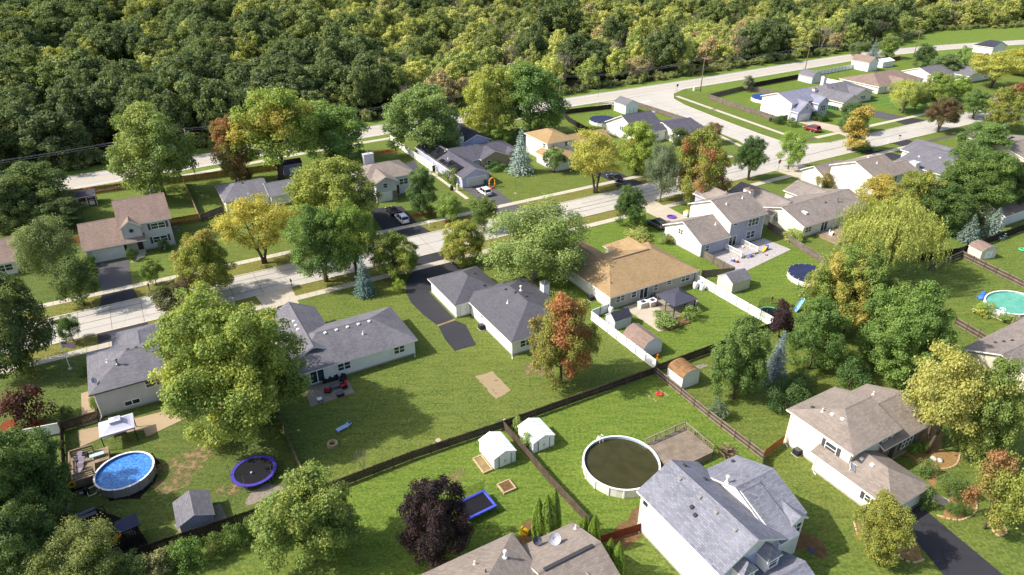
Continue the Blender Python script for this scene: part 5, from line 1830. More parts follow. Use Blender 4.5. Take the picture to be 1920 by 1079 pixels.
B('bush', 440, 1020, 985, 50, '#54702f', '#627a34', 'bush under the round green tree', var=0)
B('bush', 166, 500, 480, 24, '#4d6a2c', '#587430', 'rounded shrub at the garage corner', var=1)
B('bush', 246, 488, 466, 20, '#4a642c', '#567030', 'shrub beside the front steps', var=2)
B('bush', 305, 470, 450, 26, '#4a642e', '#54702f', 'shrub along the grey front wall', var=0)
B('hedge', 830, 320, 300, 24, '#6f8a3c', '#7d923e', 'shrub by the white garden arch', var=0)
B('bush', 850, 345, 318, 34, '#6c8040', '#7a8848', 'flower bed bush along the lavender wall', var=1)
B('bush', 930, 318, 305, 40, '#4f7034', '#5a7a38', 'foundation shrub before the brick gable', var=2)
B('bush', 1200, 448, 432, 60, '#8a9a4a', '#a0984a', 'yellow flowering border along the curved edging', var=0)
B('bush', 1250, 455, 440, 30, '#7d8a4a', '#8a9250', 'border plant near the green bins', var=1)
B('hedge', 1462, 232, 218, 32, '#3f5c2a', '#4a662e', 'clipped hedge beside the far corner house', var=0)
B('hedge', 1535, 225, 212, 38, '#3f5c2a', '#4a662e', 'clipped hedge by the red car', var=1)
B('bush', 1485, 238, 222, 22, '#5f7a3c', '#6c8442', 'small loose shrub at the far driveway', var=0)
B('bush', 1550, 352, 326, 40, '#7a7a40', '#8a8048', 'olive shrub against the tall white wall', var=1)
B('bush', 1620, 282, 272, 46, '#6a8a3c', '#789642', 'low green shrub below the golden column', var=2)
B('bush', 1490, 452, 432, 40, '#8aa23c', '#98a844', 'yellow green shrub along the board fence', var=0)
B('bush', 1250, 612, 590, 56, '#6c8640', '#7a9048', 'vegetable plants in the raised garden bed', var=1)
B('bush', 1295, 598, 578, 40, '#6f8a3c', '#7d9446', 'leafy plants at the garden bed corner', var=2)
B('bush', 1850, 590, 570, 44, '#7d9a3c', '#a0a040', 'flower bed plants below the green pool', var=0)
B('bush', 1895, 605, 592, 40, '#6c8a3c', '#8c9a40', 'flower bed plants farther along the white edging', var=1)
B('bush', 970, 806, 784, 24, '#7d9448', '#8aa050', 'climbing shrub between the two white sheds', var=0)
B('bush', 990, 840, 815, 30, '#6a8a3c', '#7a9644', 'green vine on the middle fence', var=1)
for i, (x, y, t, w) in enumerate([(1010, 1022, 932, 32), (1026, 1024, 926, 36), (1040, 1010, 914, 30), (1096, 1022, 966, 26), (1114, 1032, 964, 28), (1143, 1075, 1008, 28), (1158, 1090, 1015, 30)]):
    tree('arbor', x, y, t, w, '#7d9a3a', '#8aa644', ('tall narrow arborvitae in the clump by the satellite dishes' if i < 3 else 'narrow arborvitae in the row along the fence near the lilac roof'), group='clumped arborvitae' if i < 3 else 'arborvitae in the row', var=i, name='arborvitae')

# ------------------------------------------------------------------ the wood beyond the main road
def art_v(u):
    for (a, b), (c, d) in zip(ART, ART[1:]):
        if a <= u <= c:
            return b + (d - b) * (u - a) / (c - a)
    return ART[0][1] if u < ART[0][0] else ART[-1][1]

FK = {
    'oak': ('oak', [('#4a5a32', '#56663a'), ('#526238', '#5e6c3c'), ('#465630', '#52603a')], 'dense dark green oak in the wood beyond the main road', 'dark oaks of the wood'),
    'green': ('wild', [('#6c7a3c', '#7c8844'), ('#647238', '#74803e'), ('#747c40', '#848a48')], 'mid green tree in the mixed wood beyond the main road', 'mid green trees of the wood'),
    'yellow': ('wild', [('#868e46', '#90944a'), ('#8c9048', '#808a44'), ('#808a42', '#8c9248')], 'yellow green tree in the mixed wood beyond the main road', 'yellow green trees of the wood'),
    'rust': ('wild', [('#867c56', '#78724e'), ('#8c8058', '#827858')], 'dry brownish tree in the mixed wood beyond the main road', 'brownish trees of the wood'),
    'bare': ('bare', [('#8d8274', '#8d8274')], 'leafless grey tree in the wood beyond the main road', 'leafless trees of the wood'),
    'scrub': ('scrub', [('#667440', '#788046'), ('#70784a', '#82844e'), ('#5c6c3a', '#687640')], 'shrub along the edge of the wood beyond the main road', 'shrubs edging the wood'),
}
rw = random.Random(5)
def in_view(u, v, z=8, margin=80):
    p = W(u, v, z)
    f = p.y * math.cos(PITCH) - (p.z - CAM_H) * math.sin(PITCH)
    if f < 10:
        return False
    x = 960 + FOCAL * p.x / f
    y = row_of(u, v, z)
    return -margin < x < 1920 + margin and -60 < y < 1100

spots = []
def darkness(u, v):
    """the closed oak stand fills the left of the wood"""
    p = W(u, v)
    return p.x < -42 - 0.36 * (p.y - 225)

def scatter(v_off0, v_off1, spacing, seed):
    r = random.Random(seed)
    out = []
    v = v_off0
    while v < v_off1:
        u = -420.0
        while u < 760:
            uu = u + r.uniform(-0.4, 0.4) * spacing
            vv = v + r.uniform(-0.4, 0.4) * spacing
            base = art_v(uu)
            if uu > 330:
                base += min(32, (uu - 330) * 0.5)
            if in_view(uu, base + vv):
                out.append((uu, base + vv))
            u += spacing
        v += spacing * 0.9
    return out

# edge scrub
ns = 0
for (u, v) in scatter(12.5, 17.5, 4.6, 3):
    k = FK['scrub']
    c = rw.choice(k[1])
    if ns < 120:
        plant('scrub', u, v, rw.uniform(1.6, 3.6), rw.uniform(1.8, 3.2), c[0], c[1], k[2], cat='shrub', name='shrub', group=k[3], gain=1.35)
        ns += 1
near = [q for i, q in enumerate(scatter(18, 72, 8.6, 4)) if not darkness(*q) or i % 5 < 3]
near.sort(key=lambda q: depth_of(q[0], q[1], 5))
far_pts = near[290:]
for (u, v) in near[:290]:
    if darkness(u, v):
        kk = 'oak' if rw.random() < 0.9 else rw.choice(('green', 'bare'))
    else:
        kk = rw.choices(('green', 'yellow', 'rust', 'bare', 'oak'), (0.42, 0.24, 0.07, 0.2, 0.07))[0]
    k = FK[kk]
    c = rw.choice(k[1])
    hgt = rw.uniform(12, 19) if kk == 'oak' else rw.uniform(6.5, 13.5)
    rad = rw.uniform(6.5, 10.5) if kk == 'oak' else rw.uniform(3.6, 6.4)
    plant(k[0], u, v, hgt, rad, c[0], c[1], k[2], group=k[3], name='forest_tree', gain=1.35 if kk == 'oak' else 1.55)

# the rest of the wood reads as one mass: instances on points
far_pts += [q for i, q in enumerate(scatter(72, 660, 10.0, 6)) if not darkness(*q) or i % 7 < 4]
fc = bpy.data.collections.new('wood_kinds')
def fproto(kind, mat_name, n):
    out = []
    for i in range(n):
        crown, trunk, R, H0 = PROTO[kind][i]
        if crown is not None:
            cm = crown.copy()
            cm.materials.clear()
            cm.materials.append(MATS[mat_name])
        else:
            cm = trunk
        o = bpy.data.objects.new('wood_kind', cm)
        fc.objects.link(o)
        out.append(o)
    return out
fproto('oak', 'forest_dark', 3)     # 0..2
fproto('wild', 'forest_leaves', 3)  # 3..5
fproto('bare', None, 2)             # 6..7
names = sorted(o.name for o in fc.objects)
pv, pi, ps, pr = [], [], [], []
for (u, v) in far_pts:
    p = W(u, v, 0)
    pv.append(tuple(p))
    if darkness(u, v):
        pi.append(rw.choice((0, 1, 2)) if rw.random() < 0.93 else rw.choice((3, 4, 5)))
        ps.append(rw.uniform(0.6, 1.4))
    else:
        pi.append(rw.choices((0, 1, 3, 4, 5, 6, 7), (0.05, 0.05, 0.21, 0.21, 0.21, 0.135, 0.135))[0])
        ps.append(rw.uniform(0.5, 1.4))
    pr.append(rw.uniform(0, 6.28))
pm = bpy.data.meshes.new('far_wood')
pm.from_pydata(pv, [], [])
for nm, ty, val in (('kind_id', 'INT', pi), ('size', 'FLOAT', ps), ('turn', 'FLOAT', pr)):
    a = pm.attributes.new(nm, ty, 'POINT')
    a.data.foreach_set('value', val)
fw = obj('far_wood', pm)
fw['kind'] = 'stuff'
fw['label'] = 'mixed wood stretching to the top of the picture'
ng = bpy.data.node_groups.new('wood', 'GeometryNodeTree')
ng.interface.new_socket(name='Geometry', in_out='INPUT', socket_type='NodeSocketGeometry')
ng.interface.new_socket(name='Geometry', in_out='OUTPUT', socket_type='NodeSocketGeometry')
gi = ng.nodes.new('NodeGroupInput')
go = ng.nodes.new('NodeGroupOutput')
iop = ng.nodes.new('GeometryNodeInstanceOnPoints')
ci = ng.nodes.new('GeometryNodeCollectionInfo')
ci.inputs[0].default_value = fc
ci.inputs[1].default_value = True
ci.inputs[2].default_value = True
def named(nm, ty):
    n = ng.nodes.new('GeometryNodeInputNamedAttribute')
    n.data_type = ty
    n.inputs[0].default_value = nm
    return n.outputs[0]
iop.inputs['Pick Instance'].default_value = True
ng.links.new(gi.outputs[0], iop.inputs['Points'])
ng.links.new(ci.outputs[0], iop.inputs['Instance'])
ng.links.new(named('kind_id', 'INT'), iop.inputs['Instance Index'])
ng.links.new(named('size', 'FLOAT'), iop.inputs['Scale'])
cx = ng.nodes.new('ShaderNodeCombineXYZ')
ng.links.new(named('turn', 'FLOAT'), cx.inputs[2])
ng.links.new(cx.outputs[0], iop.inputs['Rotation'])
ng.links.new(iop.outputs[0], go.inputs[0])
md = fw.modifiers.new('wood', 'NODES')
md.node_group = ng
# ------------------------------------------------------------------ fences
wood('fence_brown', '#6b5d50', '#493f37')
wood('fence_dark', '#4d443c', '#332d28')
wood('fence_grey', '#857b70', '#635a51')
wood('fence_cedar', '#a9794a', '#85592f')
wood('fence_black', '#3c3532', '#2a2523')
wood('fence_red', '#8a4329', '#6b3220')
wood('rail_pale', '#9a8f80', '#786d5f')
plain('vinyl', '#eceae4', 0.45, 0.04)
wood('deck_grey', '#93877a', '#736659')
wood('deck_tan', '#a3917a', '#80705a')
wood('deck_brown', '#7a6048', '#5a4534')

def fence(label, pts, height=1.5, style='board', mat='fence_brown', bay=2.4, post_mat=None, side=1):
    """posts and bays along a line; boards face one side, rails the other"""
    u0, v0 = pts[0]
    e = thing('fence', label, 'fence', u0, v0)
    post_mat = post_mat or mat
    cache = {}
    r = random.Random(len(label) + int(u0 * 7))
    pm = MB()
    pm.bevbox(-0.06, 0.06, -0.06, 0.06, 0, height + (0.12 if style != 'vinyl' else 0.1), 0.025)
    post_me = pm.data('post', post_mat)
    def put(me, name, p, ang, sl=0.0):
        o = obj(name, me, e)
        o.location = (p[0] - u0, p[1] - v0, 0)
        o.rotation_euler = (0, 0, ang)
        return o
    for (a, b) in zip(pts, pts[1:]):
        a, b = Vector(a), Vector(b)
        L = (b - a).length
        n = max(1, round(L / bay))
        w = L / n
        d = (b - a).normalized()
        ang = math.atan2(d.y, d.x)
        key = round(w, 2)
        if key not in cache:
            variants = []
            if style == 'rail':
                q = MB(); q.box(0.05, w - 0.05, -0.025, 0.025, -0.065, 0.065)
                bw = MB()
                k = 0.05
                while k < w - 0.1:
                    bw.box(k, k + 0.13, 0.03 * side, 0.03 * side + 0.02, 0.12, height - 0.03 + r.uniform(-.02, .02))
                    k += 0.145
                variants = [q.data('rail', 'rail_pale' if mat in ('fence_brown',) else post_mat), bw.data('board_panel', mat)]
            elif style == 'vinyl':
                q = MB(); q.box(0.06, w - 0.06, -0.02, 0.02, 0.1, height - 0.06)
                k = 0.2
                while k < w - 0.15:
                    q.box(k, k + 0.012, -0.026, 0.026, 0.12, height - 0.08)
                    k += 0.2
                t = MB(); t.box(0.06, w - 0.06, -0.05, 0.05, height - 0.08, height + 0.04)
                bt = MB(); bt.box(0.06, w - 0.06, -0.045, 0.045, 0.05, 0.19)
                variants = [q.data('panel', 'vinyl'), t.data('rail', 'vinyl'), bt.data('rail', 'vinyl')]
            else:
                for _ in range(3):
                    q = MB()
                    k = 0.0
                    while k < w - 0.02:
                        dz = r.uniform(-0.035, 0.035)
                        q.box(k + 0.006, min(k + 0.138, w), 0.035 * side, 0.035 * side + 0.022, 0.05, height + dz)
                        k += 0.145
                    variants.append(q.data('board_panel', mat))
                q = MB(); q.box(0.05, w - 0.05, -0.035, 0.033, -0.045, 0.045)
                variants.append(q.data('rail', mat))
            cache[key] = variants
        vs = cache[key]
        for k in range(n):
            p = a + d * (w * k)
            put(post_me, 'post', p, ang)
            if style == 'rail':
                for zz in (0.18, height * 0.52, height - 0.1):
                    o = put(vs[0], 'rail', p, ang); o.location.z = zz
                o = put(vs[1], 'board_panel', p, ang); o['kind'] = 'stuff'
            elif style == 'vinyl':
                put(vs[0], 'panel', p, ang); put(vs[1], 'rail', p, ang); put(vs[2], 'rail', p, ang)
            else:
                o = put(vs[k % 3], 'board_panel', p, ang); o['kind'] = 'stuff'
                for zz in (0.3, height - 0.3):
                    o = put(vs[3], 'rail', p, ang); o.location.z = zz
        put(post_me, 'post', b, ang)
    return e

fence('dark rail fence running behind the two ranch lawns', [(8.2, 58.3), (20, 58.4), (32.0, 57.8), (44, 57.5), (56.1, 57.1)], 1.35, 'rail', 'fence_dark', post_mat='fence_brown')
fence('brown board fence between the two white sheds running to the arborvitae', [(32.1, 57.6), (32.1, 47.2), (32.4, 39.8)], 1.35, 'board', 'fence_brown', side=-1)
fence('brown rail fence between pool lawn and split-level garden', [(56.2, 56.9), (55.9, 46.4), (56.0, 37.4)], 1.35, 'rail', 'fence_brown', side=1)
fence('short dark board fence corner beside the lilac roofed house', [(56.0, 37.4), (54.4, 36.2)], 1.3, 'board', 'fence_dark')
fence('new cedar fence joining the white split-level wall', [(56.3, 37.6), (60.2, 38.2)], 1.5, 'board', 'fence_cedar', side=-1)
fence('brown board fence behind the gambrel shed', [(56.5, 57.3), (80.4, 57.0)], 1.45, 'board', 'fence_brown', side=-1)
fence('white vinyl fence beside the gambrel shed', [(57.0, 73.6), (57.0, 57.9)], 1.6, 'vinyl')
fence('white vinyl gate section joining the tan roofed house', [(57.2, 73.8), (61.0, 74.2)], 1.5, 'vinyl')
fence('tall white vinyl fence beside the beige shed', [(80.2, 74.8), (80.4, 57.6)], 1.7, 'vinyl')
fence('short white vinyl fence behind the white tanks', [(79.4, 75.2), (80.2, 74.9), (82.0, 75.6)], 1.6, 'vinyl')
fence('weathered board fence along the toy strewn patio', [(88.3, 81.0), (88.2, 73.2), (82.4, 75.3)], 1.5, 'board', 'fence_grey', side=1)
fence('weathered grey board fence below the cream ranch house', [(109.6, 84.6), (107.5, 76.0), (105.4, 66.6)], 1.5, 'board', 'fence_grey', side=-1)
fence('dark board fence in front of the two spruces', [(122.0, 60.0), (131.0, 57.7), (156, 57.5)], 1.6, 'board', 'fence_black', side=-1)
fence('rail fence bounding the green pool lawn', [(120.0, 56.6), (130.6, 56.8), (127.6, 42.8)], 1.4, 'rail', 'fence_brown', side=1)
fence('short rail fence stub near the dark grey roof', [(105.8, 43.6), (104.6, 37.6)], 1.4, 'rail', 'fence_brown')
fence('rust red board fence joining the large white wall', [(32.0, 37.3), (36.7, 36.5)], 1.2, 'board', 'fence_red', side=-1)
fence('tall dark fence enclosing the blue pool yard', [(-15.9, 84.9), (-15.5, 72), (-15.4, 60.0), (-11.0, 59.0), (2.4, 58.2), (7.9, 58.4)], 1.7, 'board', 'fence_dark', side=-1)
fence('worn wooden fence with gate by the grey split-level', [(-15.9, 85.0), (-12.0, 85.2)], 1.5, 'board', 'fence_brown', side=-1)
fence('weathered fence between trampoline yard and olive lawn', [(8.0, 77.0), (8.0, 58.5)], 1.35, 'board', 'fence_grey', side=1)
fence('white vinyl fence by the dark red bush', [(-22.0, 85.8), (-16.1, 84.7)], 1.6, 'vinyl')
fence('cedar fence behind the red barn shed', [(-24, 177.6), (-5, 175.6), (14, 173.2), (36, 171.2)], 1.7, 'board', 'fence_cedar', side=-1)
fence('cedar fence left of the wide garage', [(-18.5, 150.6), (-12.0, 146.2)], 1.6, 'board', 'fence_cedar', side=-1)
fence('cedar fence right of the grey two-storey house', [(3.2, 147.5), (9.0, 147.2)], 1.6, 'board', 'fence_cedar', side=-1)
fence('pale topped fence between the two back lawns', [(9.0, 172.5), (9.0, 146.0)], 1.6, 'board', 'deck_tan', side=-1)
fence('weathered fence beside the hipped grey roof', [(9.3, 147.0), (14.2, 149.6)], 1.5, 'board', 'fence_grey', side=-1)
fence('tall white vinyl fence left of the solar roof', [(64.2, 180.0), (64.2, 151.0)], 1.9, 'vinyl')
fence('low white vinyl gate by the garden arch', [(64.4, 151.0), (66.2, 155.4)], 1.5, 'vinyl')
fence('dark stained fence around the covered pool of the corner house', [(117.6, 158.5), (119.5, 172.0), (122.6, 180.2), (140.8, 178.2)], 1.6, 'board', 'fence_black', side=-1)
fence('grey fence along the cross street behind the corner house', [(146.0, 178.0), (150.0, 176.5), (150.6, 150.0), (147.5, 140.0)], 1.6, 'board', 'fence_grey', side=-1)
fence('weathered grey fence round the far corner yard', [(203.5, 162.5), (199.6, 175.6), (178.4, 172.2), (175.6, 139.6), (180.0, 139.6)], 1.7, 'board', 'fence_grey', side=1)
fence('black fence behind the grey gambrel shed', [(202.5, 176.8), (233.5, 178.8)], 1.8, 'board', 'fence_black', side=-1)
fence('white vinyl fence along the main road behind the far yards', [(235.0, 179.0), (270.0, 181.0)], 1.8, 'vinyl')
fence('white vinyl fence between the far green yards', [(235.2, 178.6), (236.0, 160.0)], 1.7, 'vinyl')
fence('reddish brown fence by the far white sheds', [(281, 180.6), (303, 183)], 1.7, 'board', 'fence_red', side=-1)

# ------------------------------------------------------------------ sheds
plain('shed_white', '#e8e8ea', 0.45, 0.04)
plain('shed_roof_white', '#ececf0', 0.4, 0.05)
plain('shed_beige', '#d8cfba', 0.6, 0.06)
plain('shed_bluegrey', '#8d8fa6', 0.6, 0.08)
plain('shed_red', '#6b2f2c', 0.6, 0.12)
plain('rust_roof', '#8f6c48', 0.8, 0.3, 1.2)
plain('shed_grey', '#b9bcc0', 0.6, 0.06)

def shed(label, u, v, w, d, wall_h, ridge_h, axis='v', wall='shed_white', roof='shed_roof_white', over=0.1, rot=0.0, shape='gable', door='v-', door_mat='trim_white', seams=0):
    """small outbuilding: w along u, d along v, centred"""
    e = thing('shed', label, 'shed', u, v, 0, rot)
    if axis == 'v':
        P = lambda a, b, z: (b, a, z)
        A, Bh = d / 2, w / 2
    else:
        P = lambda a, b, z: (a, b, z)
        A, Bh = w / 2, d / 2
    if shape == 'gable':
        prof = [(-Bh, wall_h), (0, ridge_h), (Bh, wall_h)]
    elif shape == 'gambrel':
        prof = [(-Bh, wall_h), (-Bh * 0.62, wall_h + (ridge_h - wall_h) * 0.68), (0, ridge_h), (Bh * 0.62, wall_h + (ridge_h - wall_h) * 0.68), (Bh, wall_h)]
    else:
        prof = [(Bh * math.cos(math.pi * (1 - k / 8)), wall_h + (ridge_h - wall_h) * math.sin(math.pi * k / 8)) for k in range(9)]
    m = MB()
    ring = [(-Bh, 0), (Bh, 0)] + prof[::-1]
    n = len(ring)
    vs = [P(-A, b, z) for b, z in ring] + [P(A, b, z) for b, z in ring]
    m.mesh(vs, [tuple(range(n)), tuple(range(2 * n - 1, n - 1, -1)), (0, n, n + 1, 1), (1, n + 1, n + 2, 2), (n - 1, 2 * n - 1, n, 0)])
    m.build('wall', wall, e)
    rf = MB()
    A2 = A + over
    k = (prof[1][1] - prof[0][1]) / max(0.01, prof[1][0] - prof[0][0])
    pp = [(prof[0][0] - over, prof[0][1] - over * min(k, 2.0))] + prof[1:-1] + [(prof[-1][0] + over, prof[-1][1] - over * min(k, 2.0))]
    t = 0.07
    for (b0, z0), (b1, z1) in zip(pp, pp[1:]):
        L = math.hypot(b1 - b0, z1 - z0)
        uvq = [(0, 0), (2 * A2, 0), (2 * A2, L), (0, L)]
        q = [P(-A2, b0, z0 + t), P(A2, b0, z0 + t), P(A2, b1, z1 + t), P(-A2, b1, z1 + t)]
        rf.face(q, 0, uvq)
        lo = [(x, y, z - t) for x, y, z in q]
        rf.face(lo[::-1], 0, uvq)
        for i in ((0, 1), (1, 2), (2, 3), (3, 0)):
            rf.face([lo[i[0]], lo[i[1]], q[i[1]], q[i[0]]], 1)
    for s in range(1, seams):
        a = -A2 + 2 * A2 * s / seams
        for (b0, z0), (b1, z1) in zip(pp, pp[1:]):
            rf.mesh([P(a - 0.02, b0, z0 + t), P(a + 0.02, b0, z0 + t), P(a + 0.02, b1, z1 + t), P(a - 0.02, b1, z1 + t), P(a - 0.02, b0, z0 + t + 0.03), P(a + 0.02, b0, z0 + t + 0.03), P(a + 0.02, b1, z1 + t + 0.03), P(a - 0.02, b1, z1 + t + 0.03)], [(4, 5, 6, 7), (0, 3, 7, 4), (1, 5, 6, 2)], 0)
    rf.build('roof', [roof, 'trim_white' if roof not in ('shed_roof_white',) else roof], e)
    if door:
        dw = min(1.5, (w if door[0] == 'v' else d) * 0.62)
        dh = min(1.75, wall_h - 0.12)
        for s in (-1, 1):
            q = MB()
            a0, a1 = (0.015, dw / 2) if s > 0 else (-dw / 2, -0.015)
            if door == 'v-':
                q.box(a0, a1, -d / 2 - 0.04, -d / 2 + 0.02, 0.08, dh)
            elif door == 'u-':
                q.box(-w / 2 - 0.04, -w / 2 + 0.02, a0, a1, 0.08, dh)
            dd = q.build('door', door_mat, e)
            hd = MB()
            hx = 0.1 * s
            if door == 'v-':
                hd.box(hx - 0.02, hx + 0.02, -d / 2 - 0.08, -d / 2 - 0.04, dh * 0.45, dh * 0.6)
            else:
                hd.box(-w / 2 - 0.08, -w / 2 - 0.04, hx - 0.02, hx + 0.02, dh * 0.45, dh * 0.6)
            hd.build('handle', 'metal_dark', dd)
        if door == 'v-':
            q = MB()
            for s in (-1, 1):
                q.box(s * (dw / 2 + 0.05) - 0.05, s * (dw / 2 + 0.05) + 0.05, -d / 2 - 0.03, -d / 2 + 0.01, 0.05, dh + 0.04)
            q.build('door_track', 'metal_dark' if wall == 'shed_white' else 'trim_white', e)
    return e

c = UV(935, 858); shed('white metal shed by the fence with a sand planter beside it', c[0], c[1] + 0.3, 2.9, 3.7, 1.65, 2.25, 'v', roof='shed_roof_white', seams=5)
c = UV(1008, 828); shed('white metal shed on the green pool side of the fence', c[0] - 0.1, c[1] + 0.2, 3.0, 3.5, 1.6, 2.2, 'v', seams=5)
c = UV(370, 978); shed('blue grey wooden shed with slate roof in the trampoline yard', c[0], c[1] + 0.3, 3.2, 3.5, 1.7, 2.5, 'v', 'shed_bluegrey', 'roof_grey', over=0.25, door=None)
c = UV(1283, 716); shed('white metal shed with curved rusty orange roof', c[0] - 0.1, c[1] + 0.3, 3.1, 3.0, 1.9, 2.75, 'v', 'shed_white', 'rust_roof', shape='arch', seams=8, over=0.05, door=None)
c = UV(1208, 655); shed('white gambrel shed with weathered brown roof', c[0] - 0.1, c[1] + 0.5, 3.6, 4.6, 1.7, 3.0, 'v', 'shed_white', 'roof_brown', shape='gambrel', over=0.12, door=None)
c = UV(1160, 610); shed('small grey shed with black roof beside the white vinyl fence', c[0], c[1] + 0.2, 3.2, 2.4, 1.7, 2.6, 'u', 'shed_grey', 'roof_navy', over=0.12, door=None)
c = UV(1377, 540); shed('beige shed with grey roof beside the tall white fence', c[0], c[1] + 0.4, 4.3, 3.4, 2.0, 3.0, 'u', 'shed_beige', 'roof_grey', over=0.12, door=None)
c = UV(1843, 484); shed('small cream shed with red brown roof in the far right yard', c[0] + 0.6, c[1] + 0.8, 3.6, 2.9, 1.7, 2.6, 'v', 'shed_beige', 'roof_brown', shape='gambrel', over=0.1, rot=-0.25)
c = UV(158, 388); e = shed('dark red barn shed with white crossed doors', c[0], c[1] + 1.6, 5.4, 3.2, 2.2, 3.2, 'u', 'shed_red', 'roof_dark', over=0.2, door='v-', door_mat='shed_red')
q = MB()
for x in (-2.68, -1.1, 0.85, 2.62):
    q.box(x - 0.08, x + 0.08, -1.68, -1.58, 0, 2.2)
q.box(-2.7, 2.7, -1.69, -1.59, 2.08, 2.26); q.box(-1.1, 0.85, -1.68, -1.6, 0.05, 0.17); q.box(-1.1, 0.85, -1.675, -1.6, 0.95, 1.07)
for x0, x1 in ((-1.0, -0.15), (-0.1, 0.75)):
    q.tube([(x0, -1.67, 0.15), (x1, -1.67, 0.95)], 0.07, 4); q.tube([(x0, -1.67, 0.95), (x1, -1.67, 0.15)], 0.07, 4)
q.box(1.2, 2.2, -1.68, -1.6, 0.2, 1.0); q.box(1.2, 2.2, -1.68, -1.6, 1.2, 1.3); q.box(1.2, 2.2, -1.68, -1.6, 1.8, 1.9)
q.build('white_trim', 'trim_white', e)
c = UV(1168, 210); shed('white garden shed with grey roof in the corner house yard', 143.0, 173.4, 5.0, 6.0, 3.0, 4.3, 'v', 'shed_white', 'roof_grey', over=0.3)
c = UV(1516, 158); shed('grey gambrel shed at the end of the black fence', 232.0, 173.5, 5.0, 6.4, 2.6, 4.2, 'v', 'shed_grey', 'roof_grey', shape='gambrel', over=0.2, door='u-')
c = UV(1610, 138); shed('tall white shed with brown roof in the far green yard', 271.0, 178.0, 6.0, 8.0, 3.6, 5.4, 'v', 'shed_white', 'roof_brown', over=0.3)
shed('low white shed with pale roof beside the tall one', 283.5, 178.0, 7.5, 5.0, 2.4, 3.2, 'u', 'shed_white', 'shed_roof_white', over=0.2)

# ------------------------------------------------------------------ pools
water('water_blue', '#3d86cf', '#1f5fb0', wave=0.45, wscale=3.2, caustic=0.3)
water('water_brown', '#3d3a1a', '#33310f', wave=0.04, wscale=0.8)
water('water_green', '#6fae93', '#4f9c86', wave=0.08, wscale=0.9)
plain('pool_cover_navy', '#2c3050', 0.5, 0.2, 1.0)
plain('pool_cover_blue', '#27467e', 0.5, 0.15, 1.0)
plain('pool_wall_white', '#dcd9d0', 0.5, 0.07)
plain('pool_wall_grey', '#9a948e', 0.55, 0.1)
plain('pool_liner_blue', '#4a7fc4', 0.4, 0.06)
plain('pool_liner_pale', '#a9bcd0', 0.4, 0.08)
plain('pvc', '#dedcd8', 0.4, 0.05)

def pool(label, u, v, r, h=1.3, level=0.22, wmat='water_blue', wall='pool_wall_grey', liner='pool_liner_blue', rim='trim_white', n=18, sx=1.0, cover=None, rot=0.0):
    e = thing('pool', label, 'pool', u, v, 0, rot)
    N = n * 3
    w = MB(); w.lathe([(r, 0), (r, h - 0.04), (r - 0.05, h - 0.04), (r - 0.05, 0.02)], N, sx=sx); w.build('wall', wall, e)
    l = MB(); l.lathe([(r - 0.055, h - 0.05), (r - 0.055, 0.05), (0.01, 0.04)], N, sx=sx, caps=False); o = l.build('liner', liner, e)
    rm = MB(); rm.lathe([(r + 0.1, h - 0.05), (r + 0.1, h + 0.02), (r - 0.1, h + 0.02), (r - 0.1, h - 0.05)], N, closed=True, sx=sx); rm.build('rim', rim, e)
    for k in range(n):
        t = 2 * math.pi * (k + 0.5) / n
        p = MB(); x, y = (r + 0.05) * math.cos(t) * sx, (r + 0.05) * math.sin(t)
        p.bevbox(-0.06, 0.06, -0.1, 0.1, 0, h + 0.04, 0.02)
        o = p.build('upright', rim if wall != 'pool_wall_grey' else 'pool_wall_grey', e); o.location = (x, y, 0); o.rotation_euler = (0, 0, t)
    wt = MB()
    if cover:
        wt.lathe([(r + 0.13, h - 0.14), (r + 0.12, h + 0.03), (r - 0.1, h + 0.035), (r * 0.8, h - 0.03), (r * 0.4, h - 0.09), (0.001, h - 0.1)], N, sx=sx)
        wt.build('cover', cover, e)
    else:
        wt.lathe([(r - 0.06, h - level - 0.02), (r - 0.06, h - level), (0.001, h - level)], N, sx=sx)
        wt.build('water', wmat, e)
    return e
def rim_fit(px, py, half, z):
    u, v = UV(px, py, z)
    return u, v, half * depth_of(u, v, z) / FOCAL
u_, v_, r_ = rim_fit(1165, 866, 71, 1.25)
pool('round white pool of murky brown water beside the grey deck', u_, v_, r_, 1.25, 0.35, 'water_brown', 'pool_wall_white', 'pool_liner_pale', n=16)
PU, PV, r_ = rim_fit(233, 882, 50, 1.25)
pool('round pool of clear blue water with grey wall', PU, PV, r_, 1.25, 0.3, 'water_blue', 'pool_wall_grey', 'pool_liner_blue', n=14)
u2, v2, r_ = rim_fit(1517, 512, 36, 1.2)
pool('round pool under a navy cover next to the play set', u2, v2, r_, 1.2, cover='pool_cover_navy', wall='pool_wall_white')
u3, v3, r_ = rim_fit(1898, 567, 40, 1.2)
pool('oval pool of cloudy green water with white wall', u3, v3, r_, 1.2, 0.25, 'water_green', 'pool_wall_white', 'pool_liner_pale', sx=1.35)
pool('round pool under a bright blue cover in the far corner yard', 193.6, 160.6, 4.6, 1.3, cover='pool_cover_blue', wall='pool_wall_white')
pool('covered pool behind the corner house near the main road', 128.0, 165.8, 4.0, 1.3, cover='pool_cover_navy', wall='pool_wall_white')

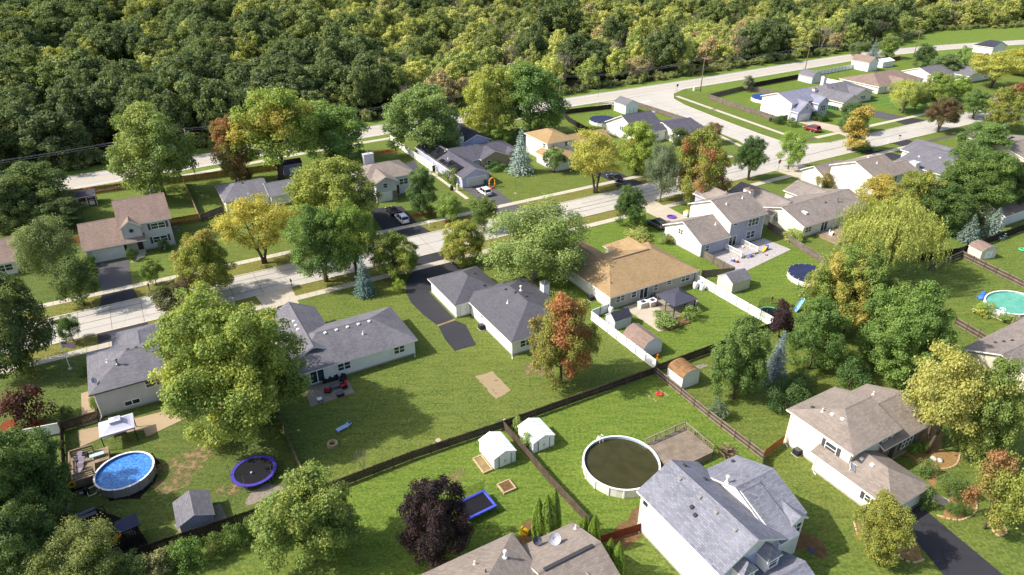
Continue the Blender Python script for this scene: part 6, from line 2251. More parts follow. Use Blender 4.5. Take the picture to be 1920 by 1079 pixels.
# ------------------------------------------------------------------ decks
def deck(label, u, v, w, d, z, mat='deck_grey', rails=(), board=0.28, rot=0.0, along='u', rail_mat=None, name='deck', pickets=0.35):
    """boards laid one by one on a skirt, with rails on the named sides"""
    e = thing(name, label, 'deck', u, v, 0, rot)
    s = MB(); s.box(-w / 2 + 0.05, w / 2 - 0.05, -d / 2 + 0.05, d / 2 - 0.05, 0, z - 0.05); s.build('skirt', mat, e)
    if along == 'u':
        n = int(d / board); bw = d / n
        q = MB(); q.box(-w / 2, w / 2, 0.008, bw - 0.008, -0.04, 0); me = q.data('board', mat)
        for k in range(n):
            o = obj('board', me, e); o.location = (0, -d / 2 + k * bw, z)
    else:
        n = int(w / board); bw = w / n
        q = MB(); q.box(0.008, bw - 0.008, -d / 2, d / 2, -0.04, 0); me = q.data('board', mat)
        for k in range(n):
            o = obj('board', me, e); o.location = (-w / 2 + k * bw, 0, z)
    rm = rail_mat or mat
    for sd in rails:
        q = MB()
        L = w if sd[0] == 'v' else d
        def pt(a, h):
            return {'v-': (a, -d / 2 + 0.06, h), 'v+': (a, d / 2 - 0.06, h), 'u-': (-w / 2 + 0.06, a, h), 'u+': (w / 2 - 0.06, a, h)}[sd]
        def bar(a0, a1, h0, h1, t):
            p, r2 = pt(a0, h0), pt(a1, h1)
            q.box(min(p[0], r2[0]) - (t if sd[0] == 'u' else 0), max(p[0], r2[0]) + (t if sd[0] == 'u' else 0), min(p[1], r2[1]) - (t if sd[0] == 'v' else 0), max(p[1], r2[1]) + (t if sd[0] == 'v' else 0), min(h0, h1), max(h0, h1))
        bar(-L / 2, L / 2, z + 0.92, z + 1.0, 0.07)
        if pickets:
            bar(-L / 2, L / 2, z + 0.1, z + 0.16, 0.03)
            a = -L / 2 + 0.1
            while a < L / 2:
                bar(a, a + 0.05, z + 0.1, z + 0.92, 0.02)
                a += pickets
        else:
            for hh in (0.2, 0.45, 0.7):
                bar(-L / 2, L / 2, z + hh, z + hh + 0.12, 0.025)
        for a in np.linspace(-L / 2 + 0.05, L / 2 - 0.1, max(2, int(L / 1.6) + 1)):
            bar(a, a + 0.1, z - 0.05, z + 0.96, 0.05)
        q.build('railing', rm, e)
    return e
deck('weathered grey deck beside the murky round pool', 47.9, 43.2, 6.4, 5.0, 1.05, 'deck_grey', rails=('v+', 'u+'), along='u', rail_mat='rail_pale')
q = MB()
DU, DV = -14.0 + 1.9, 75.0
e = deck('tan wooden deck beside the blue pool', -13.7, 75.3, 2.4, 4.6, 1.1, 'deck_tan', rails=('v+', 'u-', 'v-'), along='u', pickets=0)
bw_ = MB(); bw_.box(1.21, 2.7, 0.008, 0.26, -0.04, 0); me_ = bw_.data('board', 'deck_tan')
for k in range(9):
    o = obj('board', me_, e); o.location = (0, -0.15 + k * 0.27, 1.1)
sk_ = MB(); sk_.box(1.2, 2.66, -0.12, 2.2, 0, 1.05); sk_.build('skirt', 'deck_tan', e)
deck('brown wooden deck behind the cream ranch house', 118.8, 74.4, 7.6, 5.2, 0.5, 'deck_tan', rails=('v-',), along='u', rail_mat='fence_grey')
c = UV(1905, 615)
deck('grey deck with rail on the near side of the green pool', c[0] + 1.6, c[1] - 0.6, 4.2, 2.2, 1.1, 'fence_grey', rails=('v-', 'u-'), along='u')
e = deck('small white railed deck at the patio door of the lilac house', 96.4, 79.2, 4.4, 4.2, 0.45, 'pavers_mauve', rails=('u-', 'u+'), along='u', rail_mat='vinyl', pickets=0.16)
q = MB()
for k in range(2):
    q.box(-1.2, 1.2, -2.1 - 0.3 * (k + 1), -2.1 - 0.3 * k, 0, 0.3 - 0.15 * k)
q.build('steps', 'pavers_mauve', e)

# ------------------------------------------------------------------ trampolines
plain('tramp_mat', '#17161b', 0.6, 0.1)
plain('tramp_purple', '#4a3f9c', 0.5, 0.1)
plain('tramp_blue', '#4a57c4', 0.5, 0.1)
plain('tramp_green', '#4fae7a', 0.5, 0.1)
net = bpy.data.materials.new('safety_net'); net.use_nodes = True
nt = net.node_tree; nt.nodes.clear()
_o = nt.nodes.new('ShaderNodeOutputMaterial'); _m = nt.nodes.new('ShaderNodeMixShader'); _t = nt.nodes.new('ShaderNodeBsdfTransparent'); _d = nt.nodes.new('ShaderNodeBsdfDiffuse')
_d.inputs[0].default_value = (0.012, 0.015, 0.013, 1); _m.inputs[0].default_value = 0.3
nt.links.new(_t.outputs[0], _m.inputs[1]); nt.links.new(_d.outputs[0], _m.inputs[2]); nt.links.new(_m.outputs[0], _o.inputs[0])
MATS['safety_net'] = net

def trampoline(label, u, v, r, pad, h=0.85, enclosure=0, cage=False):
    e = thing('trampoline', label, 'trampoline', u, v)
    m = MB(); m.lathe([(r * 0.86, h - 0.02), (r * 0.86, h), (0.001, h - 0.05)], 40); m.build('jumping_mat', 'tramp_mat', e)
    p = MB(); p.lathe([(r, h - 0.03), (r, h + 0.05), (r * 0.85, h + 0.05), (r * 0.85, h - 0.03)], 40, closed=True); p.build('pad', pad, e)
    for k in range(6):
        t = math.pi / 3 * k
        l = MB(); x, y = r * 0.97 * math.cos(t), r * 0.97 * math.sin(t)
        l.tube([(x, y, h), (x * 1.02, y * 1.02, 0.0)], 0.03, 6); l.build('leg', 'metal_grey', e)
    for k in range(enclosure):
        t = 2 * math.pi * (k + 0.3) / enclosure
        l = MB(); x, y = r * 1.02 * math.cos(t), r * 1.02 * math.sin(t)
        l.tube([(x, y, 0), (x, y, h + 1.75)], 0.03, 6); l.build('pole', 'metal_grey', e)
    if cage:
        c = MB(); N = 32
        vs = [(r * 1.0 * math.cos(6.2832 * k / N), r * 1.0 * math.sin(6.2832 * k / N), z) for z in (h, h + 1.75) for k in range(N)]
        c.mesh(vs, [(k, (k + 1) % N, N + (k + 1) % N, N + k) for k in range(N)]); c.build('net', 'safety_net', e)
    return e
c = rim_fit(476, 883, 41, 0.9); trampoline('round trampoline with purple pad and bare poles', c[0], c[1], c[2], 'tramp_purple', 0.9, 5)
q = MB(); q.lathe([(0.001, -0.14), (0.1, -0.1), (0.14, 0), (0.1, 0.1), (0.001, 0.14)], 14)
o = q.build('ball', 'trim_grey', smooth=True); o.location = W(c[0] - 0.3, c[1] - 0.3, 1.02); tag(o, 'pale grey ball lying on the purple trampoline', 'ball')
c = UV(1448, 598); trampoline('round trampoline with green rim and safety net by the white fence', c[0], c[1] + 0.4, 2.1, 'tramp_green', 0.8, 6, True)
c = UV(893, 962)
e = thing('trampoline', 'rectangular trampoline with bright blue pad and leaning net', 'trampoline', c[0], c[1] + 0.3, 0, 0.05)
w_, d_, h_ = 2.0, 1.4, 0.9
m = MB(); m.box(-w_ + 0.25, w_ - 0.25, -d_ + 0.25, d_ - 0.25, h_ - 0.02, h_); m.build('jumping_mat', 'tramp_mat', e)
for nm, bx in (('pad', (-w_, w_, -d_, -d_ + 0.3)), ('pad', (-w_, w_, d_ - 0.3, d_)), ('pad', (-w_, -w_ + 0.3, -d_ + 0.3, d_ - 0.3)), ('pad', (w_ - 0.3, w_, -d_ + 0.3, d_ - 0.3))):
    m = MB(); m.bevbox(*bx, h_ - 0.12, h_ + 0.07, 0.04); m.build(nm, 'tramp_blue', e)
for x in (-1, 1):
    for y in (-1, 1):
        m = MB(); m.tube([(x * w_ * 0.95, y * d_ * 0.95, h_), (x * w_, y * d_, 0)], 0.035, 6); m.build('leg', 'metal_grey', e)
        m = MB(); m.tube([(x * w_ * 1.0, y * d_ * 1.0, 0), (x * w_ * 1.02, y * d_ * 1.02, h_ + 1.4)], 0.025, 6); m.build('pole', 'metal_grey', e)
m = MB()
m.mesh([(-w_, d_, h_), (w_, d_, h_), (w_, d_, h_ + 1.4), (-w_, d_, h_ + 1.4), (-w_, -d_, h_), (-w_, -d_, h_ + 1.4)], [(0, 1, 2, 3), (4, 0, 3, 5)]); m.build('net', 'safety_net', e)

# ------------------------------------------------------------------ gazebos
plain('canopy_cloth', '#c9c7da', 0.8, 0.06)
plain('gazebo_roof', '#52525f', 0.5, 0.1, metal=0.2)
plain('post_dark', '#2c2623', 0.7, 0.15)
c = UV(228, 826)
e = thing('gazebo', 'white cloth canopy with two-tier top beside the blue pool', 'gazebo', c[0], c[1] + 0.4, 0, 0.0)
hw, hd, z0 = 1.9, 1.55, 2.15
for x in (-1, 1):
    for y in (-1, 1):
        m = MB(); m.box(x * (hw - 0.12) - 0.05, x * (hw - 0.12) + 0.05, y * (hd - 0.12) - 0.05, y * (hd - 0.12) + 0.05, 0, z0); m.build('post', 'post_dark', e)
m = MB()
N = 8
def canopy(hw, hd, z0, rise, top, b):
    rings = []
    for k in range(5):
        t = k / 4
        s = 1 - t * (1 - top)
        rings.append((hw * s, hd * s, z0 + rise * (t ** 1.35)))
    vs = []
    for a, d, z in rings:
        vs += [(-a, -d, z), (a, -d, z), (a, d, z), (-a, d, z)]
    fs = []
    for k in range(4):
        for i in range(4):
            j = (i + 1) % 4
            fs.append((k * 4 + i, k * 4 + j, k * 4 + 4 + j, k * 4 + 4 + i))
    fs.append((16, 17, 18, 19))
    b.mesh(vs, fs)
    lo = [(-hw, -hd, z0 - 0.22), (hw, -hd, z0 - 0.22), (hw, hd, z0 - 0.22), (-hw, hd, z0 - 0.22)]
    up = [(-hw, -hd, z0), (hw, -hd, z0), (hw, hd, z0), (-hw, hd, z0)]
    b.mesh(lo + up, [(0, 1, 5, 4), (1, 2, 6, 5), (2, 3, 7, 6), (3, 0, 4, 7)])
canopy(hw, hd, z0, 0.75, 0.22, m); m.build('canopy', 'canopy_cloth', e)
m = MB(); canopy(0.62, 0.52, z0 + 0.9, 0.25, 0.05, m); m.build('vent_canopy', 'canopy_cloth', e)
c = UV(1268, 582)
e = thing('gazebo', 'dark metal roofed screened gazebo behind the tan roofed house', 'gazebo', c[0] + 0.2, c[1] + 0.5, 0, 0.0)
hw, hd, z0 = 2.5, 2.3, 2.25
for x in (-1, 0, 1):
    for y in (-1, 0, 1):
        if x or y:
            m = MB(); m.box(x * (hw - 0.3) - 0.07, x * (hw - 0.3) + 0.07, y * (hd - 0.3) - 0.07, y * (hd - 0.3) + 0.07, 0, z0); m.build('post', 'post_dark' if y < 0 else 'deck_brown', e)
top = [(-hw, -hd, z0), (hw, -hd, z0), (hw, hd, z0), (-hw, hd, z0), (-0.3, 0, z0 + 0.95), (0.3, 0, z0 + 0.95)]
for f in ((0, 1, 5, 4), (1, 2, 5), (2, 3, 4, 5), (3, 0, 4)):
    m = MB(); m.mesh([top[i] for i in f] + [(top[i][0], top[i][1], top[i][2] - 0.08) for i in f], [tuple(range(len(f))), (0, len(f), len(f) + 1, 1)])
    A, Bv = Vector(top[f[0]]), Vector(top[f[1]])
    pk = Vector(top[f[2]]); pl = Vector(top[f[-1]])
    nr = int((Bv - A).length / 0.3)
    for k in range(1, nr):
        t = k / nr
        s = A.lerp(Bv, t)
        apex = pl.lerp(pk, t) if len(f) == 4 else pk
        q_ = s.lerp(apex, 0.97 if len(f) == 4 else 1 - abs(2 * t - 1))
        if len(f) == 4:
            side = 1 - max(0, abs(2 * t - 1) - 0.25) / 0.75
            q_ = s.lerp(s + (apex - s).project(((pl + pk) / 2 - (A + Bv) / 2)), 0.97 * min(1, side))
        else:
            q_ = s + ((pk - (A + Bv) / 2)) * (1 - abs(2 * t - 1)) * 0.97
        m.tube([s + Vector((0, 0, 0.02)), q_ + Vector((0, 0, 0.02))], 0.03, 4)
    m.build('roof_panel', 'gazebo_roof', e)
m = MB(); m.mesh([(-2.2, -2.0, 0.1), (2.2, -2.0, 0.1), (2.2, -2.0, 2.2), (-2.2, -2.0, 2.2), (2.2, 2.0, 0.1), (2.2, 2.0, 2.2), (-2.2, 2.0, 0.1), (-2.2, 2.0, 2.2)], [(0, 1, 2, 3), (1, 4, 5, 2), (6, 0, 3, 7)]); m.build('screen', 'safety_net', e)
# ------------------------------------------------------------------ cars
def paint(name, col, metal=0.3):
    m, nt, b = new_mat(name)
    p = coords(nt)
    n1 = noise(nt, p, 2.0, 3.0)
    c = srgb(col)
    nt.links.new(mix_col(nt, ramp(nt, n1, 0.3, 0.7), c, tuple(x * 0.85 for x in c[:3]) + (1,)), b.inputs['Base Color'])
    b.inputs['Roughness'].default_value = 0.28
    b.inputs['Metallic'].default_value = metal
    b.inputs['Coat Weight'].default_value = 0.6
    MATS[name] = m
for n_, c_ in (('paint_white', '#e6e6e6'), ('paint_black', '#17171a'), ('paint_red', '#8e1b22'), ('paint_navy', '#1a1e36'), ('paint_grey', '#5c6068')):
    paint(n_, c_, 0.0 if n_ == 'paint_white' else 0.3)
glass('car_glass', '#0d1013', 0.04)
plain('tyre', '#17171a', 0.85, 0.1)
plain('lamp_red', '#a01818', 0.3, 0.05)
plain('lamp_clear', '#dfe4e8', 0.2, 0.05)
plain('plastic_dark', '#26272a', 0.7, 0.1)

def loft(b, rings, mat=0, cap=True):
    n = len(rings[0])
    vs = [p for r in rings for p in r]
    fs = []
    for i in range(len(rings) - 1):
        for k in range(n):
            j = (k + 1) % n
            fs.append((i * n + k, i * n + j, (i + 1) * n + j, (i + 1) * n + k))
    if cap:
        fs.append(tuple(range(n - 1, -1, -1)))
        fs.append(tuple(range((len(rings) - 1) * n, len(rings) * n)))
    b.mesh(vs, fs, mat)

def car(label, u, v, mat, suv=True, rot=math.pi / 2, s=1.0):
    """nose towards +x of its own frame"""
    e = thing('car', label, 'car', u, v, 0.04, rot)
    e.scale = (s, s, s)
    H1 = 1.02 if suv else 0.92
    body = MB()
    def ring(x, hw, zb, zt, c=0.12):
        return [(x, -hw + c, zb), (x, hw - c, zb), (x, hw, zb + c), (x, hw, zt - c * 1.3), (x, hw - c * 1.2, zt), (x, -hw + c * 1.2, zt), (x, -hw, zt - c * 1.3), (x, -hw, zb + c)]
    st = [(-2.33, 0.72, 0.42, H1 - 0.18), (-2.25, 0.86, 0.32, H1 - 0.02), (-1.7, 0.93, 0.26, H1 + 0.03), (-0.6, 0.94, 0.24, H1 + 0.02), (0.7, 0.94, 0.24, H1), (1.15, 0.93, 0.24, H1 - 0.03), (1.9, 0.9, 0.28, H1 - 0.16), (2.25, 0.82, 0.34, H1 - 0.28), (2.36, 0.66, 0.42, H1 - 0.4)]
    loft(body, [ring(*q) for q in st])
    body.build('body', mat, e, True)
    RZ = 1.66 if suv else 1.45
    xb0, xb1 = (-2.1, 1.05) if suv else (-1.75, 1.1)
    xt0, xt1 = (-1.75, 0.2) if suv else (-0.95, 0.15)
    g = MB()
    lo = [(xb0, -0.86, H1 - 0.03), (xb1, -0.84, H1 - 0.06), (xb1, 0.84, H1 - 0.06), (xb0, 0.86, H1 - 0.03)]
    up = [(xt0, -0.66, RZ - 0.05), (xt1, -0.66, RZ - 0.05), (xt1, 0.66, RZ - 0.05), (xt0, 0.66, RZ - 0.05)]
    g.mesh(lo + up, [(0, 1, 5, 4), (1, 2, 6, 5), (2, 3, 7, 6), (3, 0, 4, 7), (4, 5, 6, 7)])
    g.build('window_glass', 'car_glass', e)
    r = MB()
    r.bevbox(xt0 - 0.06, xt1 + 0.06, -0.69, 0.69, RZ - 0.07, RZ + 0.02, 0.045)
    o = r.build('roof', mat, e, False)
    p = MB()
    for y in (-1, 1):
        for (a, c) in ((0, 0), (1, 1)):
            A = lo[a] if y < 0 else lo[3 - a]
            Bq = up[a] if y < 0 else up[3 - a]
            p.tube([A, Bq], [0.05, 0.04], 5)
        m0 = Vector(lo[0]).lerp(Vector(lo[1]), 0.5); m1 = Vector(up[0]).lerp(Vector(up[1]), 0.5)
        p.tube([(m0.x, m0.y * -y, m0.z), (m1.x, m1.y * -y, m1.z)], 0.035, 5)
        if suv:
            p.tube([(xt0, y * 0.6, RZ + 0.06), (xt1, y * 0.6, RZ + 0.06)], 0.022, 5)
    p.build('pillars', mat, e)
    for x in (-1.45, 1.45):
        for y in (-0.84, 0.84):
            t = MB(); t.lathe([(0.2, -0.11), (0.33, -0.11), (0.36, -0.06), (0.36, 0.06), (0.33, 0.11), (0.2, 0.11)], 18)
            o = t.build('wheel', 'tyre', e); o.location = (x, y, 0.36); o.rotation_euler = (math.pi / 2, 0, 0)
            q = MB(); q.lathe([(0.21, -0.115), (0.21, 0.118), (0.08, 0.125), (0.001, 0.12)], 12); q.build('rim', 'metal_grey', o)
    for y in (-1, 1):
        t = MB(); t.bevbox(2.12, 2.31, y * 0.66 - 0.16, y * 0.66 + 0.16, H1 - 0.4, H1 - 0.26, 0.03); t.build('headlight', 'lamp_clear', e)
        t = MB(); t.bevbox(-2.33, -2.2, y * 0.7 - 0.13, y * 0.7 + 0.13, H1 - 0.3, H1 - 0.02, 0.03); t.build('tail_light', 'lamp_red', e)
        t = MB(); t.bevbox(0.75, 0.93, y * 1.0 - 0.08, y * 1.0 + 0.08, H1 - 0.02, H1 + 0.14, 0.03); t.build('mirror', mat, e)
    t = MB(); t.box(-2.36, -2.31, -0.25, 0.25, 0.6, 0.72); t.build('number_plate', 'trim_white', e)
    t = MB(); t.box(2.3, 2.37, -0.45, 0.45, 0.45, 0.62); t.build('grille', 'plastic_dark', e)
    return e
def car_at(label, px, py, mat, **k):
    u, v = UV(px, py)
    return car(label, u, v, mat, **k)
car_at('black car parked close to the garage below the gable', 736, 400, 'paint_black', suv=False)
car_at('white hatchback parked behind the black car', 754, 415, 'paint_white')
car_at('white sport utility car on the drive of the lavender house', 908, 364, 'paint_white')
car_at('dark car half hidden under the golden tree', 1152, 337, 'paint_black', suv=False)
car_at('red sport utility car on the far corner house drive', 1522, 246, 'paint_red', s=1.12)
car_at('red sedan on the drive of the smooth grey roofed house', 1708, 298, 'paint_red', suv=False, s=1.1)
car_at('grey sport utility car beside the lilac two-storey house', 1231, 425, 'paint_grey', s=1.05)
car_at('navy sport utility car behind the streaked ranch roof', 536, 592, 'paint_navy')
car_at('dark car near the far end of the street', 1748, 186, 'paint_black', suv=False, s=1.1)

# ------------------------------------------------------------------ poles, wires, lamps, signs
wood('pole_wood', '#8c7d68', '#6b5d4c')
plain('wire_black', '#a9a9ad', 0.5, 0.05)
poles = []
def utility_pole(label, u, v, h=11.4, lamp=False):
    e = thing('utility_pole', label, 'utility pole', u, v)
    b = MB(); b.tube([(0, 0, 0), (0, 0, h * 0.5), (0, 0, h)], [0.17, 0.14, 0.11], 8); b.build('pole', 'pole_wood', e, True)
    b = MB(); b.box(-0.06, 0.06, -1.2, 1.2, h - 0.5, h - 0.36); b.build('crossarm', 'pole_wood', e)
    for y in (-1.05, -0.45, 0.45, 1.05):
        b = MB(); b.lathe([(0.05, h - 0.36), (0.08, h - 0.3), (0.05, h - 0.24), (0.08, h - 0.18), (0.03, h - 0.1)], 8, (0, y)); b.build('insulator', 'metal_grey', e)
    if lamp:
        b = MB(); b.tube([(0, 0, h - 2.2), (-1.0, -0.3, h - 1.0), (-2.6, -0.6, h - 0.4)], [0.06, 0.05, 0.05], 6); b.build('lamp_arm', 'metal_grey', e)
        b = MB(); b.bevbox(-3.3, -2.5, -0.75, -0.45, h - 0.45, h - 0.28, 0.05); b.build('lamp_head', 'metal_grey', e)
    poles.append((u, v, h))
u0, v0 = -70, 177.4
utility_pole('wooden utility pole beyond the picture edge by the main road', u0, v0)
for lab, x, y, top in (('wooden utility pole behind the fresh green tree', 365, 325, 242), ('wooden utility pole beside the tall dark tree', 1048, 216, 143), ('wooden utility pole at the cross street corner', 1313, 173, 108), ('wooden utility pole behind the grey gambrel shed', 1508, 139, 85)):
    c = UV(x, y); utility_pole(lab, c[0], c[1], height_to(c[0], c[1], top))
c = UV(1713, 106); utility_pole('utility pole with curved lamp arm at the far bend', c[0], c[1], height_to(c[0], c[1], 58), True)
for k, off in enumerate((-1.05, 0.45, 1.05)):
    b = MB()
    for (a, c) in zip(poles, poles[1:]):
        pts = []
        for i in range(13):
            t = i / 12
            p = W(a[0] + (c[0] - a[0]) * t, a[1] + off + (c[1] - a[1]) * t, a[2] + (c[2] - a[2]) * t - 0.15 - 1.6 * 4 * t * (1 - t))
            pts.append(p)
        b.tube(pts, 0.02, 4)
    tag(b.build('overhead_wire', 'wire_black'), ['overhead wire on the house side of the crossarms', 'middle overhead wire strung between the utility poles', 'overhead wire on the wood side of the crossarms'][k], 'wire')

plain('sign_red', '#b3202a', 0.45, 0.04)
plain('sign_white', '#f0f0ee', 0.45, 0.03)
c = UV(1458, 323)
e = thing('stop_sign', 'red octagonal stop sign beside the bright green young tree', 'stop sign', c[0], c[1])
b = MB(); b.tube([(0, 0, 0), (0, 0, 3.0)], 0.045, 6); b.build('post', 'metal_grey', e)
def octagon(r, d0, d1, b, z):
    pl = [(r * math.cos(math.pi / 8 + k * math.pi / 4), z + r * math.sin(math.pi / 8 + k * math.pi / 4)) for k in range(8)]
    vs = [(x, d0, zz) for x, zz in pl] + [(x, d1, zz) for x, zz in pl]
    b.mesh(vs, [tuple(range(8)), tuple(range(15, 7, -1))] + [(k, 8 + k, 8 + (k + 1) % 8, (k + 1) % 8) for k in range(8)])
b = MB(); octagon(0.58, -0.05, -0.03, b, 2.75); b.build('border', 'sign_white', e)
b = MB(); octagon(0.53, -0.062, -0.052, b, 2.75); o = b.build('panel', 'sign_red', e)
cu = bpy.data.curves.new('lettering', 'FONT'); cu.body = 'STOP'; cu.size = 0.42; cu.align_x = 'CENTER'; cu.align_y = 'CENTER'; cu.extrude = 0.004
cu.materials.append(MATS['sign_white'])
_t = obj('lettering_curve', cu); _me = bpy.data.meshes.new_from_object(_t); bpy.data.objects.remove(_t); o = obj('lettering', _me, e); o.location = (0, -0.068, 2.75); o.rotation_euler = (math.pi / 2, 0, 0)
def post_sign(label, px, py, h, w, hh, mat, cat='sign'):
    c = UV(px, py)
    e = thing('road_sign', label, cat, c[0], c[1])
    b = MB(); b.tube([(0, 0, 0), (0, 0, h)], 0.045, 6); b.build('post', 'metal_grey', e)
    b = MB(); b.bevbox(-w / 2, w / 2, -0.07, -0.045, h - hh, h, 0.01); b.build('panel', mat, e)
post_sign('dark backed street sign on the cross street corner', 1267, 189, 5.6, 0.8, 0.8, 'plastic_dark')
post_sign('small sign on the main road verge', 1121, 183, 2.4, 0.5, 0.6, 'metal_grey')
post_sign('round white sign near the far red car', 1517, 256, 1.9, 0.6, 0.6, 'sign_white')
post_sign('dark street sign behind the corner tree', 1394, 282, 3.2, 0.7, 0.5, 'plastic_dark')
plain('box_green', '#3f5a48', 0.6, 0.1)
def box_thing(name, label, cat, px, py, w, d, h, mat, lid=None, r=0.03):
    c = UV(px, py)
    e = thing(name, label, cat, c[0], c[1])
    b = MB(); b.bevbox(-w / 2, w / 2, -d / 2, d / 2, 0, h, r); b.build('body', mat, e)
    if lid:
        b = MB(); b.bevbox(-w / 2 - 0.03, w / 2 + 0.03, -d / 2 - 0.03, d / 2 + 0.03, h, h + 0.08, 0.03); b.build('lid', lid, e)
    return e
box_thing('utility_box', 'white utility cabinet at the main road corner', 'utility box', 1302, 170, 1.0, 0.6, 1.4, 'trim_white')
box_thing('utility_box', 'white pedestal box by the fence junction', 'utility box', 946, 800, 0.35, 0.3, 1.0, 'trim_white', 'trim_grey')
box_thing('utility_box', 'green pedestal box by the fence junction', 'utility box', 935, 797, 0.4, 0.4, 0.6, 'box_green')
def mailbox(label, px, py, mat='plastic_dark'):
    c = UV(px, py)
    e = thing('mailbox', label, 'mailbox', c[0], c[1])
    b = MB(); b.box(-0.06, 0.06, -0.06, 0.06, 0, 1.05); b.build('post', mat if mat == 'trim_white' else 'pole_wood', e)
    b = MB()
    rings = []
    for y in (-0.3, 0.3):
        rings.append([(-0.13, y, 1.02), (0.13, y, 1.02), (0.13, y, 1.2), (0.09, y, 1.29), (0, y, 1.32), (-0.09, y, 1.29), (-0.13, y, 1.2)])
    loft(b, rings); b.build('box', mat, e)
mailbox('dark mailbox by the concrete drive mouth', 547, 537)
mailbox('white mailbox by the drive with the white hatchback', 805, 427, 'trim_white')
mailbox('white mailbox on the parkway across from the far car', 1665, 270, 'trim_white')
mailbox('dark mailbox on the parkway before the red sedan', 1686, 262)
mailbox('dark mailbox by the wide garage drive', 281, 545)
mailbox('dark mailbox at the kerb near the golden tree', 1157, 358)

def flagpole(label, px, py, top, flag):
    c = UV(px, py)
    h = height_to(c[0], c[1], top)
    e = thing('flagpole', label, 'flagpole', c[0], c[1])
    b = MB(); b.tube([(0, 0, 0), (0, 0, h)], [0.06, 0.035], 8); b.lathe([(0.001, h), (0.07, h + 0.06), (0.001, h + 0.13)], 8); b.build('pole', 'metal_grey' if flag == 'limp' else 'trim_white', e)
    b = MB(); b.bevbox(-0.25, 0.25, -0.25, 0.25, 0, 0.1, 0.03); b.build('base', 'concrete_walk', e)
    n = 13
    if flag == 'open':
        W_, H_ = 1.7, 1.0
        def pt(a, z):
            return (0.05 + a * W_ * 0.9, 0.12 * math.sin(a * 7), h - 0.15 - (1 - z) * H_ - 0.45 * a * a - 0.2 * a)
        for name, mat, rng_ in (('red_stripes', 'sign_red', range(0, n, 2)), ('white_stripes', 'sign_white', range(1, n, 2))):
            b = MB()
            for k in rng_:
                z0, z1 = 1 - (k + 1) / n, 1 - k / n
                for i in range(12):
                    a0, a1 = i / 12, (i + 1) / 12
                    if k < 7 and a0 < 0.4: continue
                    b.face([pt(a0, z0), pt(a1, z0), pt(a1, z1), pt(a0, z1)])
            b.build(name, mat, e)
        b = MB()
        for i in range(5):
            b.face([pt(i / 12, 6 / 13), pt((i + 1) / 12, 6 / 13), pt((i + 1) / 12, 1), pt(i / 12, 1)])
        b.build('canton', 'paint_navy', e)
        b = MB()
        for i in range(5):
            for j in range(4):
                x, y, z = pt((i + 0.5) / 12, 6 / 13 + (j + 0.5) / 4 * 7 / 13)
                b.box(x - 0.025, x + 0.025, y - 0.012, y + 0.012, z - 0.025, z + 0.025)
        b.build('stars', 'sign_white', e)
    else:
        b = MB(); b.tube([(0.06, 0, h - 1.2), (0.1, 0.02, h - 1.7), (0.07, -0.03, h - 2.3)], [0.05, 0.1, 0.05], 6); b.build('flag', 'sign_red', e)
flagpole('white flagpole with open striped flag beside the grey split-level', 132, 692, 640, 'open')
flagpole('tall flagpole with limp flag on the lavender house lawn', 967, 363, 307, 'limp')

# ------------------------------------------------------------------ garden furniture and play things
plain('wicker_dark', '#26242a', 0.8, 0.15)
plain('cushion_red', '#b02a28', 0.8, 0.1)
plain('cushion_mauve', '#8f8592', 0.8, 0.1)
plain('sling_blue', '#9fb4d6', 0.6, 0.06)
plain('table_grey', '#55545c', 0.5, 0.1)
plain('glass_aqua', '#a9c4c0', 0.15, 0.1)
plain('stone_tan', '#b59e78', 0.9, 0.18, 5.0)
plain('stone_pale', '#c9c2b4', 0.9, 0.15, 5.0)
plain('plastic_yellow', '#e0b422', 0.4, 0.08)
plain('plastic_blue', '#3f6fc4', 0.4, 0.08)
plain('plastic_sky', '#7fb3e0', 0.4, 0.08)
plain('plastic_red', '#c23a2a', 0.4, 0.08)
plain('plastic_orange', '#d8682a', 0.4, 0.08)
plain('plastic_green', '#2f6b4f', 0.5, 0.1)
plain('plastic_purple', '#6a4aa8', 0.5, 0.1)
plain('plastic_white', '#e4e4e8', 0.4, 0.05)
plain('stump_wood', '#b3a28c', 0.9, 0.12, 6.0)

def lounge_chair(label, px, py, seat, frame='wicker_dark', w=0.75, rot=0.0, z=0.05, sofa=False):
    c = UV(px, py, z)
    e = thing('sofa' if sofa else 'garden_chair', label, 'sofa' if sofa else 'chair', c[0], c[1], z, rot)
    for x in (-1, 1):
        b = MB(); b.bevbox(x * w / 2 - 0.06, x * w / 2 + 0.06, -0.35, 0.35, 0, 0.6, 0.03); b.build('arm', frame, e)
    b = MB(); b.bevbox(-w / 2 + 0.06, w / 2 - 0.06, -0.35, 0.34, 0.1, 0.3, 0.03); b.build('base', frame, e)
    b = MB(); b.bevbox(-w / 2 + 0.07, w / 2 - 0.07, -0.37, 0.25, 0.3, 0.44, 0.05); b.build('seat', seat, e)
    b = MB()
    loft(b, [[(-w / 2 + 0.05, 0.24, 0.3), (w / 2 - 0.05, 0.24, 0.3), (w / 2 - 0.05, 0.38, 0.3), (-w / 2 + 0.05, 0.38, 0.3)], [(-w / 2 + 0.05, 0.36, 0.92), (w / 2 - 0.05, 0.36, 0.92), (w / 2 - 0.05, 0.46, 0.92), (-w / 2 + 0.05, 0.46, 0.92)]])
    b.build('backrest', seat, e)
    return e
s = lounge_chair('black wicker sofa with white cushions against the ranch wall', 620, 714, 'wicker_dark', w=2.0, sofa=True)
for x in (-0.4, 0.35):
    b = MB(); b.bevbox(x - 0.2, x + 0.2, 0.05, 0.2, 0.45, 0.8, 0.05); b.build('cushion', 'plastic_white', s)
lounge_chair('red cushioned chair with its back to the lawn', 615, 735, 'cushion_red', rot=math.pi * 0.85)
